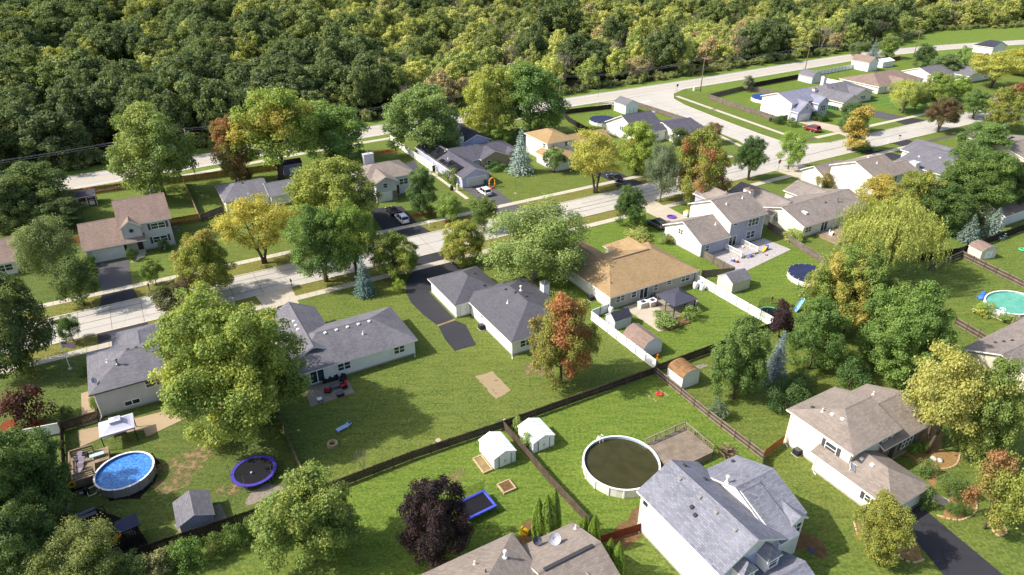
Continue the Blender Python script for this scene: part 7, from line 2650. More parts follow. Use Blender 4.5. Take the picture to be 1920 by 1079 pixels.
lounge_chair('red cushioned chair beside the black armchair', 645, 727, 'cushion_red', rot=-math.pi * 0.45)
lounge_chair('black wicker armchair in the patio corner by the wall', 644, 714, 'wicker_dark', rot=-0.5)
def table(label, px, py, w, d, h, mat, leg='plastic_dark', round_=False, z=0.05, name='table'):
    c = UV(px, py, z)
    e = thing(name, label, 'table', c[0], c[1], z)
    b = MB()
    if round_:
        b.lathe([(w / 2, h - 0.05), (w / 2, h), (0.001, h)], 20)
    else:
        b.bevbox(-w / 2, w / 2, -d / 2, d / 2, h - 0.05, h, 0.015)
    b.build('table_top', mat, e)
    for x in (-1, 1):
        for y in (-1, 1):
            b = MB(); k = 0.34 if round_ else 0.44
            b.box(x * w * k - 0.025, x * w * k + 0.025, y * d * k - 0.025, y * d * k + 0.025, 0, h - 0.05); b.build('leg', leg, e)
table('low grey table among the patio chairs', 629, 727, 1.5, 0.9, 0.42, 'table_grey')
box_thing('ottoman', 'dark wicker ottoman on the patio', 'ottoman', 638, 742, 0.95, 0.75, 0.45, 'wicker_dark', 'table_grey')
table('small white side table under the huge maple', 600, 753, 0.6, 0.6, 0.5, 'plastic_white', round_=False)

c = UV(645, 804)
e = thing('sun_lounger', 'pale blue sun lounger lying on the olive lawn', 'lounger', c[0], c[1], 0, 0.22)
b = MB(); b.bevbox(-1.0, 0.45, -0.33, 0.33, 0.26, 0.33, 0.02); b.build('seat', 'sling_blue', e)
b = MB(); loft(b, [[(0.45, -0.33, 0.26), (0.45, 0.33, 0.26), (0.45, 0.33, 0.33), (0.45, -0.33, 0.33)], [(1.0, -0.33, 0.5), (1.0, 0.33, 0.5), (1.0, 0.33, 0.57), (1.0, -0.33, 0.57)]]); b.build('backrest', 'sling_blue', e)
b = MB(); b.bevbox(0.72, 0.98, -0.2, 0.2, 0.5, 0.62, 0.03); b.build('headrest', 'paint_navy', e)
for x in (-0.85, 0.4):
    for y in (-0.28, 0.28):
        b = MB(); b.tube([(x, y, 0.28), (x, y, 0)], 0.03, 6); b.build('leg', 'trim_white', e)

def fire_ring(label, px, py, r, h, mat, n=14, courses=2):
    c = UV(px, py)
    e = thing('fire_pit', label, 'fire pit', c[0], c[1])
    for k in range(courses):
        for i in range(n):
            t = 2 * math.pi * (i + 0.5 * k) / n
            b = MB(); b.bevbox(-0.13, 0.13, -math.pi * r / n * 0.93, math.pi * r / n * 0.93, 0, h / courses - 0.01, 0.03)
            o = b.build('block', mat, e); o.location = (r * math.cos(t), r * math.sin(t), k * h / courses); o.rotation_euler = (0, 0, t)
    b = MB(); b.lathe([(r - 0.1, 0.0), (r - 0.12, 0.12), (0.001, 0.16)], 16); b.build('ash', 'soil', e)
fire_ring('round stone fire pit near the blue lounger', 624, 836, 0.52, 0.5, 'stone_tan')
fire_ring('small fire ring between pale boards on the pool lawn', 1236, 740, 0.35, 0.2, 'plastic_red', 10, 1)
for lab, a, b_ in (('pale board left of the fire ring', (1211, 738), (1220, 746)), ('pale board below the fire ring', (1225, 748), (1232, 755)), ('pale board above the fire ring', (1234, 729), (1242, 736)), ('pale board right of the fire ring', (1246, 737), (1253, 744)), ('pale board beside the branch pile', (1358, 830), (1370, 839)), ('pale board past the branch pile', (1371, 840), (1384, 848))):
    p, q = UV(*a), UV(*b_)
    L = math.hypot(q[0] - p[0], q[1] - p[1])
    m = MB(); m.bevbox(0, L, -0.09, 0.09, 0, 0.09, 0.02)
    o = m.build('board', 'deck_tan'); o.location = W(p[0], p[1], 0.0); o.rotation_euler = (0, 0, AXIS + math.atan2(q[1] - p[1], q[0] - p[0])); tag(o, lab, 'board')
c = UV(822, 835)
e = thing('tree_stump', 'pale cut tree stump near the dark rail fence', 'stump', c[0], c[1])
b = MB(); b.lathe([(0.55, 0), (0.42, 0.12), (0.36, 0.45), (0.37, 0.75), (0.36, 0.78)], 14); b.build('trunk', 'bark', e)
b = MB(); b.lathe([(0.35, 0.78), (0.35, 0.795), (0.001, 0.795)], 14); b.build('cut_face', 'stump_wood', e)
for a, L in ((-0.2, 1.3), (-2.2, 1.0), (2.0, 0.8)):
    b = MB(); b.tube([(0.3 * math.cos(a), 0.3 * math.sin(a), 0.12), (L * 0.6 * math.cos(a), L * 0.6 * math.sin(a), 0.06), (L * math.cos(a + 0.2), L * math.sin(a + 0.2), 0.0)], [0.14, 0.09, 0.04], 6); b.build('root', 'bark_pale', e)
def frame_bed(label, px, py, w, d, fill, rim='stone_tan', rot=0.0, h=0.25):
    c = UV(px, py)
    e = thing('raised_bed', label, 'planter', c[0], c[1], 0, rot)
    for bx in ((-w / 2, w / 2, -d / 2, -d / 2 + 0.2), (-w / 2, w / 2, d / 2 - 0.2, d / 2), (-w / 2, -w / 2 + 0.2, -d / 2 + 0.2, d / 2 - 0.2), (w / 2 - 0.2, w / 2, -d / 2 + 0.2, d / 2 - 0.2)):
        b = MB(); b.bevbox(*bx, 0, h, 0.03); b.build('edge_timber', rim, e)
    b = MB(); b.box(-w / 2 + 0.19, w / 2 - 0.19, -d / 2 + 0.19, d / 2 - 0.19, 0, h - 0.08); b.build('soil', fill, e)
frame_bed('square timber framed bed of brown mulch on the lawn', 950, 914, 1.7, 1.7, 'soil')
frame_bed('sand filled planter against the left white shed', 905, 872, 1.3, 2.9, 'bare_earth')
frame_bed('long garden bed edged with timber behind the gazebo', 1265, 608, 4.6, 2.2, 'soil', 'deck_brown', rot=0.0)

def ac_unit(label, px, py, mat='plastic_dark'):
    c = UV(px, py)
    e = thing('air_conditioner', label, 'air conditioner', c[0], c[1])
    b = MB(); b.bevbox(-0.42, 0.42, -0.42, 0.42, 0.05, 0.8, 0.05); b.build('body', mat, e)
    b = MB(); b.lathe([(0.34, 0.8), (0.34, 0.84), (0.28, 0.84), (0.28, 0.8)], 18, closed=True)
    for k in range(6):
        t = math.pi * k / 6
        b.tube([(0.3 * math.cos(t), 0.3 * math.sin(t), 0.83), (-0.3 * math.cos(t), -0.3 * math.sin(t), 0.83)], 0.012, 4)
    b.build('fan_grille', 'metal_grey', e)
    b = MB(); b.box(-0.5, 0.5, -0.5, 0.5, 0, 0.05); b.build('pad', 'concrete_walk', e)
ac_unit('dark air conditioner beside the charcoal roofed ranch', 903, 617)
ac_unit('dark air conditioner beside the white split-level wall', 1494, 852)
ac_unit('grey air conditioner by the grey two-storey side wall', 330, 432, 'metal_grey')
ac_unit('dark air conditioner beside the tan roofed house', 1108, 563)

def bin_(label, px, py, mat, lid, grp=None):
    c = UV(px, py)
    e = thing('wheeled_bin', label, 'bin', c[0], c[1], 0, 0.1, grp)
    b = MB(); loft(b, [[(-0.25, -0.3, 0.08), (0.25, -0.3, 0.08), (0.25, 0.25, 0.08), (-0.25, 0.25, 0.08)], [(-0.32, -0.38, 1.0), (0.32, -0.38, 1.0), (0.32, 0.36, 1.0), (-0.32, 0.36, 1.0)]]); b.build('body', mat, e)
    b = MB(); b.bevbox(-0.34, 0.34, -0.42, 0.4, 1.0, 1.1, 0.04); b.build('lid', lid, e)
    for x in (-0.24, 0.24):
        b = MB(); b.lathe([(0.11, -0.03), (0.11, 0.03)], 12); o = b.build('wheel', 'tyre', e); o.location = (x, 0.3, 0.11); o.rotation_euler = (0, math.pi / 2, 0)
bin_('green wheeled bin with green lid near the white gable wall', 1244, 446, 'plastic_green', 'plastic_green')
bin_('green wheeled bin with yellow lid near the white gable wall', 1249, 452, 'plastic_green', 'plastic_yellow')
bin_('green bin beside the lavender garage', 911, 346, 'plastic_green', 'plastic_green')
for i, x in enumerate((1553, 1558, 1563, 1568)):
    bin_('dark green bin in the row along the cream garage wall', x, 204 + i, 'plastic_green', 'plastic_dark', 'bins along the cream garage')
bin_('dark bin beside the clipped hedge of the far corner house', 1444, 228, 'plastic_dark', 'plastic_dark')
bin_('green bin with yellow lid under the loose many-stemmed tree', 1030, 500, 'plastic_green', 'plastic_yellow')
bin_('teal bin beside the garage corner shrub', 156, 496, 'plastic_blue', 'plastic_yellow')

def tank(label, px, py, r=0.42, h=1.25, grp=None):
    c = UV(px, py)
    e = thing('water_barrel', label, 'barrel', c[0], c[1], 0, 0, grp)
    b = MB(); b.lathe([(r * 0.9, 0), (r, 0.08), (r, h - 0.3), (r * 0.85, h - 0.1), (r * 0.4, h), (0.001, h)], 18); b.build('body', 'plastic_white', e, True)
    b = MB(); b.lathe([(0.1, h - 0.02), (0.1, h + 0.1), (0.001, h + 0.1)], 10); b.build('cap', 'metal_grey', e)
for x, y in ((1303, 541), (1311, 538), (1316, 544)):
    tank('white upright barrel in the corner of the white vinyl fence', x, y, grp='white barrels by the fence')
tank('white barrel at the corner of the tan roofed house', 1145, 588)

# outdoor kitchen
plain('worktop', '#4b4a4e', 0.4, 0.1)
for lab, x, y, w, d in (('white stone kitchen counter with black worktop', 1205, 575, 1.6, 1.0), ('white stone grill island near the patio door', 1222, 572, 1.6, 1.2)):
    c = UV(x, y, 0.05)
    e = thing('kitchen_island', lab, 'counter', c[0], c[1], 0.05)
    b = MB(); b.bevbox(-w / 2, w / 2, -d / 2, d / 2, 0, 0.85, 0.03); b.build('base', 'stone_pale', e)
    b = MB(); b.bevbox(-w / 2 - 0.05, w / 2 + 0.05, -d / 2 - 0.05, d / 2 + 0.05, 0.85, 0.92, 0.02); b.build('worktop', 'plastic_white', e)
    b = MB(); b.bevbox(-0.35, 0.35, -0.28, 0.28, 0.92, 1.1, 0.06); b.build('grill', 'worktop', e)
table('small round black topped table on the pale patio', 1231, 592, 0.9, 0.9, 0.7, 'worktop', round_=True)
c = UV(1225, 562, 0.05)
e = thing('barbecue', 'black covered barbecue against the greige wall', 'barbecue', c[0], c[1], 0.05)
b = MB(); b.bevbox(-0.5, 0.5, -0.3, 0.3, 0.0, 0.9, 0.08); b.build('body', 'paint_navy', e)
b = MB(); b.lathe([(0.45, 0.88), (0.42, 1.05), (0.25, 1.2), (0.001, 1.25)], 16, sx=1.1, sy=0.7); b.build('hood', 'paint_navy', e)

def play_set(label, px, py, tower_mat, slide_mat, rot, roof_mat, swing=True, z=1.5):
    c = UV(px, py)
    e = thing('play_set', label, 'play set', c[0], c[1], 0, rot)
    for x in (-0.7, 0.7):
        for y in (-0.7, 0.7):
            b = MB(); b.box(x - 0.06, x + 0.06, y - 0.06, y + 0.06, 0, z + 1.25); b.build('post', tower_mat, e)
    b = MB(); b.box(-0.8, 0.8, -0.8, 0.8, z - 0.1, z); b.build('platform', tower_mat, e)
    for k in range(7):
        for sx_, bx in ((0, (-0.8 + k * 0.235, -0.8 + k * 0.235 + 0.19, -0.79, -0.75)), (1, (0.75, 0.79, -0.8 + k * 0.235, -0.8 + k * 0.235 + 0.19))):
            b = MB(); b.box(*bx, z, z + 0.65); b.build('board', tower_mat, e)
    b = MB(); b.mesh([(-1, -1, z + 1.2), (1, -1, z + 1.2), (1, 0, z + 2.0), (-1, 0, z + 2.0), (1, 1, z + 1.2), (-1, 1, z + 1.2), (-1, -1, z + 1.14), (1, -1, z + 1.14), (1, 0, z + 1.94), (-1, 0, z + 1.94), (1, 1, z + 1.14), (-1, 1, z + 1.14)], [(0, 1, 2, 3), (3, 2, 4, 5), (6, 9, 8, 7), (9, 11, 10, 8), (0, 6, 7, 1), (4, 10, 11, 5)]); b.build('roof', roof_mat, e)
    b = MB()
    prev = None
    rings = []
    for k in range(9):
        t = k / 8
        x = -0.8 - 2.6 * t
        zz = z * (1 - t) ** 1.15 + 0.15
        rings.append([(x, -0.28, zz), (x, 0.28, zz), (x, 0.32, zz + 0.2), (x, 0.27, zz + 0.2), (x, 0.23, zz + 0.05), (x, -0.23, zz + 0.05), (x, -0.27, zz + 0.2), (x, -0.32, zz + 0.2)])
    loft(b, rings); b.build('slide', slide_mat, e)
    if swing:
        b = MB(); b.tube([(0, -0.8, z + 0.75), (0, -4.4, z + 0.75)], 0.07, 6); b.build('swing_beam', tower_mat, e)
        for x in (-0.8, 0.8):
            b = MB(); b.tube([(0, -4.3, z + 0.75), (x, -4.5, 0)], 0.06, 6); b.build('beam_leg', 'deck_tan', e)
        for y in (-1.9, -3.1):
            b = MB(); b.bevbox(-0.1, 0.1, y - 0.25, y + 0.25, 0.5, 0.56, 0.02)
            for q_ in (-0.22, 0.22):
                b.tube([(0, y + q_, 0.55), (0, y + q_, z + 0.72)], 0.012, 4)
            b.build('swing', 'plastic_orange', e)
    return e
play_set('wooden play tower with pale blue slide and orange swings', 1508, 572, 'deck_brown', 'plastic_sky', 0.25, 'fence_brown')
play_set('dark play tower with yellow slide in the black mulch', 250, 1012, 'fence_black', 'plastic_yellow', 0.15, 'paint_navy', swing=False, z=1.2)
c = UV(172, 990)
e = thing('swing_frame', 'dark swing frame beside the blue pool fence', 'swing', c[0], c[1], 0, 0.2)
b = MB(); b.tube([(-1.7, 0, 2.1), (1.7, 0, 2.1)], 0.06, 6); b.build('beam', 'fence_black', e)
for x in (-1.6, 1.6):
    for y in (-0.8, 0.8):
        b = MB(); b.tube([(x, 0, 2.1), (x * 1.05, y, 0)], 0.05, 6); b.build('leg', 'fence_black', e)
b = MB(); b.mesh([(-0.9, -0.6, 2.16), (0.9, -0.6, 2.0), (0.9, 0.6, 2.0), (-0.9, 0.6, 2.16), (-0.9, -0.6, 2.12), (0.9, -0.6, 1.96), (0.9, 0.6, 1.96), (-0.9, 0.6, 2.12)], [(0, 1, 2, 3), (7, 6, 5, 4), (0, 4, 5, 1), (1, 5, 6, 2), (2, 6, 7, 3), (3, 7, 4, 0)]); b.build('awning', 'table_grey', e)

# pool gear, loungers on the tan deck
for lab, x, y, rt in (('mauve cushioned lounger at the back of the tan deck', 147, 862, -0.6), ('mauve cushioned lounger near the glass table', 152, 872, -0.5), ('mauve cushioned lounger at the front of the tan deck', 150, 884, -0.4)):
    u, v = UV(x, y, 1.1)
    e = thing('deck_lounger', lab, 'lounger', u, v, 1.1, rt)
    b = MB(); b.bevbox(-0.35, 0.35, -0.5, 0.25, 0.2, 0.32, 0.04); b.build('seat', 'cushion_mauve', e)
    b = MB(); loft(b, [[(-0.35, 0.22, 0.22), (0.35, 0.22, 0.22), (0.35, 0.34, 0.22), (-0.35, 0.34, 0.22)], [(-0.35, 0.55, 0.75), (0.35, 0.55, 0.75), (0.35, 0.65, 0.72), (-0.35, 0.65, 0.72)]]); b.build('backrest', 'cushion_mauve', e)
    for xx in (-0.3, 0.3):
        for yy in (-0.45, 0.3):
            b = MB(); b.box(xx - 0.03, xx + 0.03, yy - 0.03, yy + 0.03, 0, 0.2); b.build('leg', 'wicker_dark', e)
table('low aqua glass table on the tan deck', 183, 857, 1.5, 0.6, 0.4, 'glass_aqua', z=1.1)
table('dark square table on the tan deck', 161, 856, 0.6, 0.6, 0.5, 'wicker_dark', z=1.1)
c = UV(163, 925)
e = thing('pool_pump', 'pool pump with white pipes beside the tan deck', 'pump', c[0], c[1])
b = MB(); b.lathe([(0.28, 0), (0.3, 0.6), (0.2, 0.8), (0.001, 0.85)], 14, (0, 0)); b.build('filter', 'plastic_dark', e, True)
b = MB(); b.tube([(0.2, 0, 0.5), (0.9, 0.1, 0.6), (1.1, 0.4, 0.9), (1.4, 0.5, 0.9)], 0.06, 6); b.tube([(0.1, -0.2, 0.3), (0.2, -0.9, 0.2), (0.9, -0.8, 0.2), (1.2, -0.1, 0.4)], 0.06, 6); b.build('pipes', 'pvc', e)
b = MB(); b.bevbox(-0.7, -0.2, -0.2, 0.15, 0.05, 0.35, 0.05); b.build('motor', 'metal_grey', e)
c = UV(134, 908, 1.0)
e = thing('life_ring', 'yellow ring hanging on the corner of the tan deck rail', 'ring', c[0], c[1], 0.9)
b = MB(); b.lathe([(0.3 + 0.06 * math.cos(t), 0.06 * math.sin(t)) for t in np.linspace(0, 2 * math.pi, 8)[:-1]], 20, closed=True); o = b.build('ring', 'plastic_yellow', e, True); o.rotation_euler = (1.2, 0, 0)

_l = rim_fit(1165, 866, 71, 1.25)
e = thing('pool_ladder', 'white pool ladder on the rim of the murky pool', 'ladder', _l[0] + 0.2, _l[1] + _l[2] + 0.1)
for x in (-0.25, 0.25):
    b = MB(); b.tube([(x, 0.5, 0), (x, 0.15, 1.3), (x, 0, 1.75), (x, -0.3, 1.75), (x, -0.4, 0.9)], 0.035, 6); b.build('rail', 'trim_white', e)
for z in (0.4, 0.8, 1.15):
    b = MB(); b.box(-0.25, 0.25, 0.3 - z * 0.1, 0.42 - z * 0.1, z, z + 0.04); b.build('step', 'trim_white', e)
# brush pile
c = UV(1362, 850)
e = thing('brush_pile', 'brown pile of cut branches beside the grey deck', 'brush pile', c[0], c[1])
rb = random.Random(9)
for k in range(80):
    a, r0 = rb.uniform(0, 6.28), rb.uniform(0, 0.9)
    L = rb.uniform(0.7, 1.5)
    p = Vector((r0 * math.cos(a) * 1.4, r0 * math.sin(a), 0.08 + rb.random() * 0.55 * (1 - r0 * 0.6)))
    d = Vector((rb.uniform(-1, 1), rb.uniform(-1, 1), rb.uniform(-0.15, 0.25)))
    d.normalize()
    b = MB(); b.tube([p - d * L / 2, p + d * L / 2], [rb.uniform(0.03, 0.07), 0.02], 4); b.build('branch', rb.choice(('deck_brown', 'bark', 'deck_tan')), e)

# toys and bits on the mauve patio and lawns
c = UV(1434, 470, 0.05)
e = thing('toy_slide', 'small yellow and blue toy slide on the mauve patio', 'toy', c[0], c[1], 0.05, 0.3)
b = MB(); loft(b, [[(-1.1, -0.22, 0.02), (-1.1, 0.22, 0.02), (-1.1, 0.22, 0.14), (-1.1, -0.22, 0.14)], [(0.4, -0.22, 0.6), (0.4, 0.22, 0.6), (0.4, 0.22, 0.72), (0.4, -0.22, 0.72)]]); b.build('slide', 'plastic_yellow', e)
b = MB(); b.bevbox(0.4, 0.9, -0.3, 0.3, 0, 0.95, 0.05); b.build('tower', 'plastic_blue', e)
def toy(label, px, py, mat, w=0.6, d=0.5, h=0.45, lid='plastic_white', z=0.05):
    c = UV(px, py, z)
    e = thing('toy', label, 'toy', c[0], c[1], z, 0.4)
    b = MB(); b.bevbox(-w / 2, w / 2, -d / 2, d / 2, 0.08, h, 0.08); b.build('body', mat, e)
    b = MB(); b.bevbox(-w / 4, w / 4, -d / 3, d / 3, h, h + 0.2, 0.05); b.build('top', lid, e)
    for x in (-1, 1):
        for y in (-1, 1):
            b = MB(); b.lathe([(0.1, -0.04), (0.1, 0.04)], 10); o = b.build('wheel', 'plastic_dark', e); o.location = (x * w * 0.35, y * d * 0.5, 0.1); o.rotation_euler = (math.pi / 2, 0, 0)
toy('red ride-on toy by the weathered fence corner', 1381, 492, 'plastic_red')
toy('blue ride-on toy beside the red one', 1374, 490, 'plastic_blue')
toy('purple ride-on toy on the patio edge', 1407, 482, 'plastic_purple', lid='plastic_blue')
toy('red and white toy car by the white railing', 1392, 468, 'plastic_red', 0.8, 0.6, 0.5)
toy('small pink scooter toy on the mauve patio', 1437, 479, 'plastic_red', 0.35, 0.25, 0.2)
toy('yellow and white toy house at the front of the lilac house', 1287, 404, 'plastic_white', 1.4, 1.0, 1.0, 'plastic_yellow', 0)
c = UV(1259, 408)
e = thing('paddling_pool', 'purple paddling pool on the front lawn', 'paddling pool', c[0], c[1])
b = MB(); b.lathe([(0.9 + 0.14 * math.cos(t), 0.14 + 0.14 * math.sin(t)) for t in np.linspace(0, 2 * math.pi, 8)[:-1]], 22, closed=True); b.build('ring', 'plastic_purple', e, True)
b = MB(); b.lathe([(0.85, 0.02), (0.85, 0.05), (0.001, 0.05)], 22); b.build('floor', 'plastic_purple', e)
c = UV(1233, 672)
e = thing('hydrant_ornament', 'small orange hydrant ornament beside the gambrel shed', 'ornament', c[0], c[1])
b = MB(); b.lathe([(0.2, 0), (0.2, 0.06), (0.13, 0.1), (0.13, 0.5), (0.17, 0.54), (0.12, 0.68), (0.001, 0.74)], 12); b.build('body', 'plastic_orange', e, True)
b = MB(); b.tube([(-0.22, 0, 0.38), (0.22, 0, 0.38)], 0.06, 8); b.build('outlets', 'plastic_orange', e)

# lavender house garden
c = UV(813, 330)
e = thing('garden_arch', 'white garden arch over the path beside the lavender house', 'arch', c[0], c[1], 0, 0.15)
for y in (-0.35, 0.35):
    b = MB(); b.tube([(-0.95, y, 0), (-0.95, y, 2.1)] + [(0.95 * math.cos(math.pi - k * math.pi / 8), y, 2.1 + 0.75 * math.sin(k * math.pi / 8)) for k in range(1, 8)] + [(0.95, y, 2.1), (0.95, y, 0)], 0.1, 6); b.build('hoop', 'trim_white', e)
for k in range(9):
    t = math.pi * k / 8
    b = MB(); x, z = -0.95 * math.cos(t), 2.1 + 0.75 * math.sin(t); b.tube([(x, -0.4, z), (x, 0.4, z)], 0.06, 5); b.build('slat', 'trim_white', e)
for z in (0.5, 1.0, 1.5):
    for x in (-0.95, 0.95):
        b = MB(); b.tube([(x, -0.38, z), (x, 0.38, z)], 0.05, 5); b.build('slat', 'trim_white', e)
c = UV(923, 352)
e = thing('inflatable_arch', 'striped orange and yellow inflatable arch on the lawn', 'inflatable', c[0], c[1], 0, 0.3)
pts = [(-0.85, 0, 0.1), (-0.95, 0, 1.0)] + [(0.95 * math.cos(math.pi - k * math.pi / 8), 0, 1.5 + 0.9 * math.sin(k * math.pi / 8)) for k in range(1, 8)] + [(0.95, 0, 1.0), (0.85, 0, 0.1)]
for k, (a, b_) in enumerate(zip(pts, pts[1:])):
    A_, B_ = Vector(a), Vector(b_)
    for j in range(2):
        b = MB(); b.tube([A_.lerp(B_, j / 2), A_.lerp(B_, j / 2 + 0.25), A_.lerp(B_, (j + 1) / 2)], [0.15, 0.19, 0.15], 8); b.build('segment', 'plastic_orange' if j else 'plastic_yellow', e, True)
b = MB(); b.bevbox(-1.1, 0.2, -0.8, -0.2, 0, 0.3, 0.1); b.build('foot', 'plastic_red', e)
c = UV(847, 357)
e = thing('lawn_figure', 'lawn figure with green head and dark barrel body by the path', 'ornament', c[0], c[1])
b = MB(); b.lathe([(0.35, 0), (0.42, 0.3), (0.42, 0.8), (0.3, 1.0), (0.12, 1.1)], 16); b.build('body', 'plastic_dark', e, True)
b = MB(); b.lathe([(0.001, 1.05), (0.2, 1.15), (0.26, 1.3), (0.2, 1.5), (0.001, 1.58)], 14); b.build('head', 'tramp_green', e, True)
box_thing('garden_post', 'short cream post at the lavender garage corner', 'post', 858, 358, 0.3, 0.3, 1.6, 'siding_cream', 'trim_white')
# slate shed behind the hipped grey roof, hot tub behind the taupe roof
shed('dark slate shed under the forked green tree', 33.5, 168.0, 4.6, 3.2, 2.6, 3.4, 'u', 'siding_slate', 'roof_navy', over=0.15)
c = UV(700, 308)
e = thing('hot_tub', 'hot tub under a blue cover behind the taupe roofed house', 'hot tub', 51.5, 156.5)
b = MB(); b.bevbox(-1.6, 1.6, -1.6, 1.6, 0, 1.0, 0.12); b.build('tub', 'deck_brown', e)
b = MB(); b.bevbox(-1.65, 1.65, -1.65, 1.65, 1.0, 1.16, 0.1); b.build('cover', 'tramp_blue', e)

# right yard
c = UV(1841, 560)
e = thing('tarp', 'crumpled blue tarp at the side of the green pool', 'tarp', c[0], c[1])
b = MB(); rr_ = random.Random(3)
rings = []
for k in range(6):
    rad = 0.75 * (1 - k / 6) ** 0.7
    rings.append([(rad * math.cos(6.283 * i / 12) * rr_.uniform(0.75, 1.2), rad * math.sin(6.283 * i / 12) * rr_.uniform(0.75, 1.2), 0.26 * k * rr_.uniform(0.85, 1.1)) for i in range(12)])
loft(b, rings); b.build('cloth', 'plastic_blue', e)
b = MB(); b.tube([(0.1, 0, 0), (0.4, 0.1, 1.3)], 0.04, 5); b.build('pole', 'trim_white', e)
p0, p1 = UV(1824, 580), UV(1920, 618)
L = math.hypot(p1[0] - p0[0], p1[1] - p0[1])
e = thing('garden_edging', 'white block edging below the green pool', 'edging', p0[0], p0[1], 0, math.atan2(p1[1] - p0[1], p1[0] - p0[0]))
n = int(L / 0.5)
bm_ = MB(); bm_.bevbox(0.01, L / n - 0.01, -0.1, 0.1, 0, 0.18, 0.03); me = bm_.data('block', 'stone_pale')
for k in range(n):
    o = obj('block', me, e); o.location = (k * L / n, 0, 0)
c = UV(1917, 470)
e = thing('float_ring', 'lime green float ring on the far right lawn', 'ring', c[0], c[1])
b = MB(); b.lathe([(0.55 + 0.2 * math.cos(t), 0.2 + 0.2 * math.sin(t)) for t in np.linspace(0, 2 * math.pi, 9)[:-1]], 24, closed=True); b.build('ring', 'tramp_green', e, True)
c = UV(1884, 590, 1.2)
e = thing('pool_steps', 'white pool steps standing in the green pool', 'ladder', c[0] + 0.3, c[1] + 0.6, 0.3)
for x in (-0.25, 0.25):
    b = MB(); b.tube([(x, -0.6, 0), (x, -0.2, 1.6), (x, 0.3, 1.6), (x, 0.8, 0.3)], 0.05, 6); b.build('rail', 'trim_white', e)
for k in range(4):
    b = MB(); b.box(-0.25, 0.25, -0.5 + 0.15 * k, -0.3 + 0.15 * k, 0.3 + 0.3 * k, 0.36 + 0.3 * k); b.build('step', 'trim_white', e)

# curved stone edging round the front beds
def edging(label, pxs, mat='stone_tan', closed=False):
    P = [Vector(UV(*p)) for p in pxs]
    if closed: P.append(P[0])
    e = thing('stone_edging', label, 'edging', P[0].x, P[0].y)
    bm_ = MB(); bm_.bevbox(-0.2, 0.2, -0.1, 0.1, 0, 0.14, 0.04); me = bm_.data('stone', mat)
    line = along([tuple(p) for p in P], 0.42)
    for i, (p, nrm) in enumerate(line[:-1]):
        o = obj('stone', me, e); o.location = (p.x - P[0].x, p.y - P[0].y, 0); o.rotation_euler = (0, 0, math.atan2(-nrm.x, nrm.y))
edging('stone edging round the golden green bush bed', [(1602, 982), (1612, 1008), (1640, 1022), (1672, 1022)])
edging('stone edging of the bed point beside the black driveway', [(1676, 1030), (1690, 1048), (1715, 1055), (1735, 1048)])
edging('stone edging of the bed below the pale yellow tree', [(1735, 872), (1765, 880), (1792, 872), (1800, 852)])
edging('stone edging of the lower mulch ring', [(1760, 968), (1800, 976), (1830, 958), (1826, 928)])
edging('stone ring round the young red maple', [(1857, 988), (1868, 981), (1882, 988), (1886, 1000), (1870, 1004)], closed=True)
edging('curved stone border of the flower bed by the grey car', [(1178, 420), (1182, 430), (1200, 445), (1212, 455)])
edging('stone ring round the small tree near the flagpole', [(120, 643), (130, 638), (142, 641), (138, 648), (125, 650)], closed=True)
for lab, x, y, s_ in (('grey boulder by the leaning yellow tree', 1750, 862, 0.4), ('pale boulder beside the grey one', 1762, 865, 0.35), ('white stone at the fence by the olive lawn', 568, 895, 0.4)):
    c = UV(x, y)
    b = MB(); rk = random.Random(int(x))
    b.lathe([(0.8 * s_, -0.05), (s_, 0.3 * s_), (0.7 * s_, 0.8 * s_), (0.001, s_)], 9)
    b.v = [(x_ * rk.uniform(0.8, 1.2), y_ * rk.uniform(0.8, 1.2), z_ * rk.uniform(0.85, 1.15)) for x_, y_, z_ in b.v]
    o = b.build('boulder', 'stone_pale', None, True); o.location = W(c[0], c[1]); tag(o, lab, 'boulder')
box_thing('flower_pot', 'blue flower pot in the bed by the lilac roof', 'pot', 1520, 1032, 0.5, 0.5, 0.45, 'plastic_blue', 'soil', 0.08)
c = UV(984, 1000)
lounge_chair('yellow garden chair behind the taupe shingle roof', 984, 1000, 'plastic_yellow', 'plastic_yellow', rot=2.2, z=0.0)
lounge_chair('pale garden chair on the brown deck', 1558, 440, 'plastic_white', 'plastic_white', rot=0.4, z=0.5)
c = UV(1700, 735)
e = thing('antenna', 'spiky television antenna behind the split-level', 'antenna', c[0], c[1])
h_ = height_to(c[0], c[1], 690)
b = MB(); b.tube([(0, 0, 0), (0, 0, h_)], 0.05, 6); b.build('mast', 'metal_grey', e)
b = MB(); b.tube([(-1.3, 0, h_ - 0.3), (1.3, 0, h_ - 0.3)], 0.03, 5)
for k in range(12):
    x = -1.2 + k * 0.22; l = 0.5 + 0.06 * k
    b.tube([(x, -l, h_ - 0.3), (x, l, h_ - 0.3)], 0.016, 4)
b.build('elements', 'metal_grey', e)
table('wooden picnic table under the white canopy', 228, 822, 1.4, 0.8, 0.7, 'deck_brown')

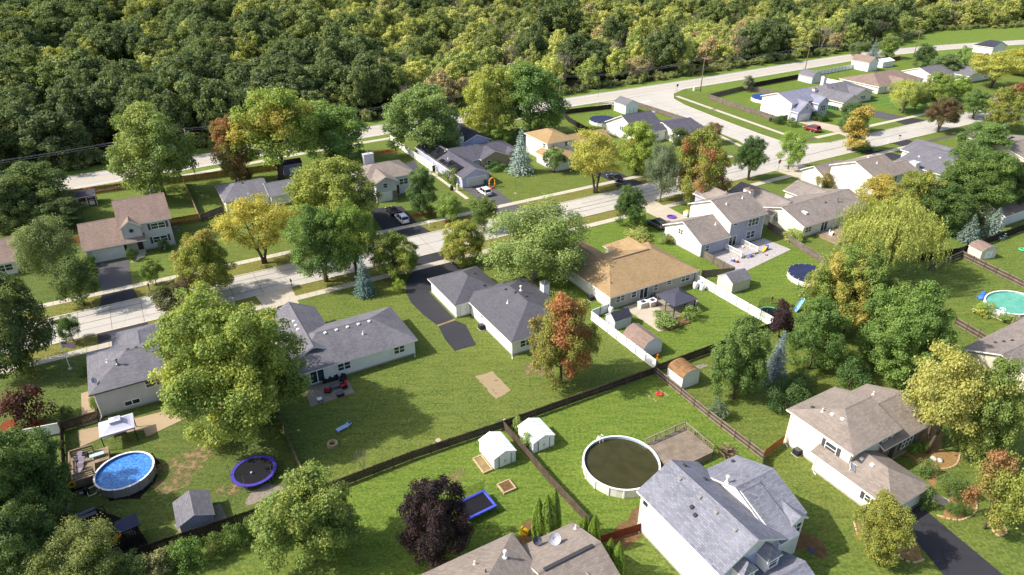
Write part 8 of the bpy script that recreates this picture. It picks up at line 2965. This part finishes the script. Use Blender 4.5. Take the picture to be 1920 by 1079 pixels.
# ------------------------------------------------------------------ the person by the netted trampoline
c = UV(1446, 570)
me = bpy.data.meshes.new('body')
J = [(0, 0, 0.92), (0, 0, 1.15), (0, 0.01, 1.4), (0, 0, 1.5), (0, -0.01, 1.62), (0, -0.02, 1.74),
     (0.17, 0, 1.4), (0.26, -0.05, 1.14), (0.24, -0.2, 0.95), (-0.17, 0, 1.4), (-0.3, 0.0, 1.2), (-0.42, -0.1, 1.34),
     (0.1, 0, 0.85), (0.11, -0.03, 0.48), (0.11, 0.02, 0.08), (0.12, -0.12, 0.04), (-0.1, 0, 0.85), (-0.12, 0.02, 0.48), (-0.12, 0.06, 0.08), (-0.13, -0.08, 0.04)]
E_ = [(0, 1), (1, 2), (2, 3), (3, 4), (4, 5), (2, 6), (6, 7), (7, 8), (2, 9), (9, 10), (10, 11), (0, 12), (12, 13), (13, 14), (14, 15), (0, 16), (16, 17), (17, 18), (18, 19)]
RAD = [0.15, 0.14, 0.15, 0.06, 0.095, 0.08, 0.065, 0.045, 0.035, 0.065, 0.045, 0.035, 0.095, 0.065, 0.045, 0.035, 0.095, 0.065, 0.045, 0.035]
me.from_pydata(J, E_, [])
plain('skin', '#b98a6c', 0.6, 0.05); plain('shirt_dark', '#22232a', 0.8, 0.1); plain('shorts_red', '#8a2a2c', 0.8, 0.1); plain('hair', '#2a211c', 0.8, 0.1)
# clothing and skin by height on one continuous surface
pm_, nt, b_ = new_mat('person_surface')
sep = node(nt, 'ShaderNodeSeparateXYZ'); nt.links.new(coords(nt), sep.inputs[0])
cr = nt.nodes.new('ShaderNodeValToRGB'); cr.color_ramp.interpolation = 'CONSTANT'
stops = [(0.0, '#2a2a2e'), (0.045, '#b98a6c'), (0.26, '#8a2a2c'), (0.5, '#22232a'), (0.79, '#b98a6c'), (0.92, '#2a211c')]
for i, (t, col) in enumerate(stops):
    q_ = cr.color_ramp.elements[i] if i < 2 else cr.color_ramp.elements.new(t)
    q_.position = t; q_.color = srgb(col)
nt.links.new(ramp(nt, sep.outputs[2], 0.0, 1.85), cr.inputs[0]); nt.links.new(cr.outputs[0], b_.inputs['Base Color']); b_.inputs['Roughness'].default_value = 0.8
MATS['person_surface'] = pm_
me.materials.append(pm_)
e = thing('person', 'person in dark top and red shorts standing behind the netted trampoline', 'person', c[0], c[1], 0, 0.6)
o = obj('body', me, e)
sk = o.modifiers.new('skin', 'SKIN')
for i, sv in enumerate(me.skin_vertices[0].data if me.skin_vertices else []):
    sv.radius = (RAD[i], RAD[i]); sv.use_root = (i == 0)
o.modifiers.new('subdivision', 'SUBSURF').levels = 1
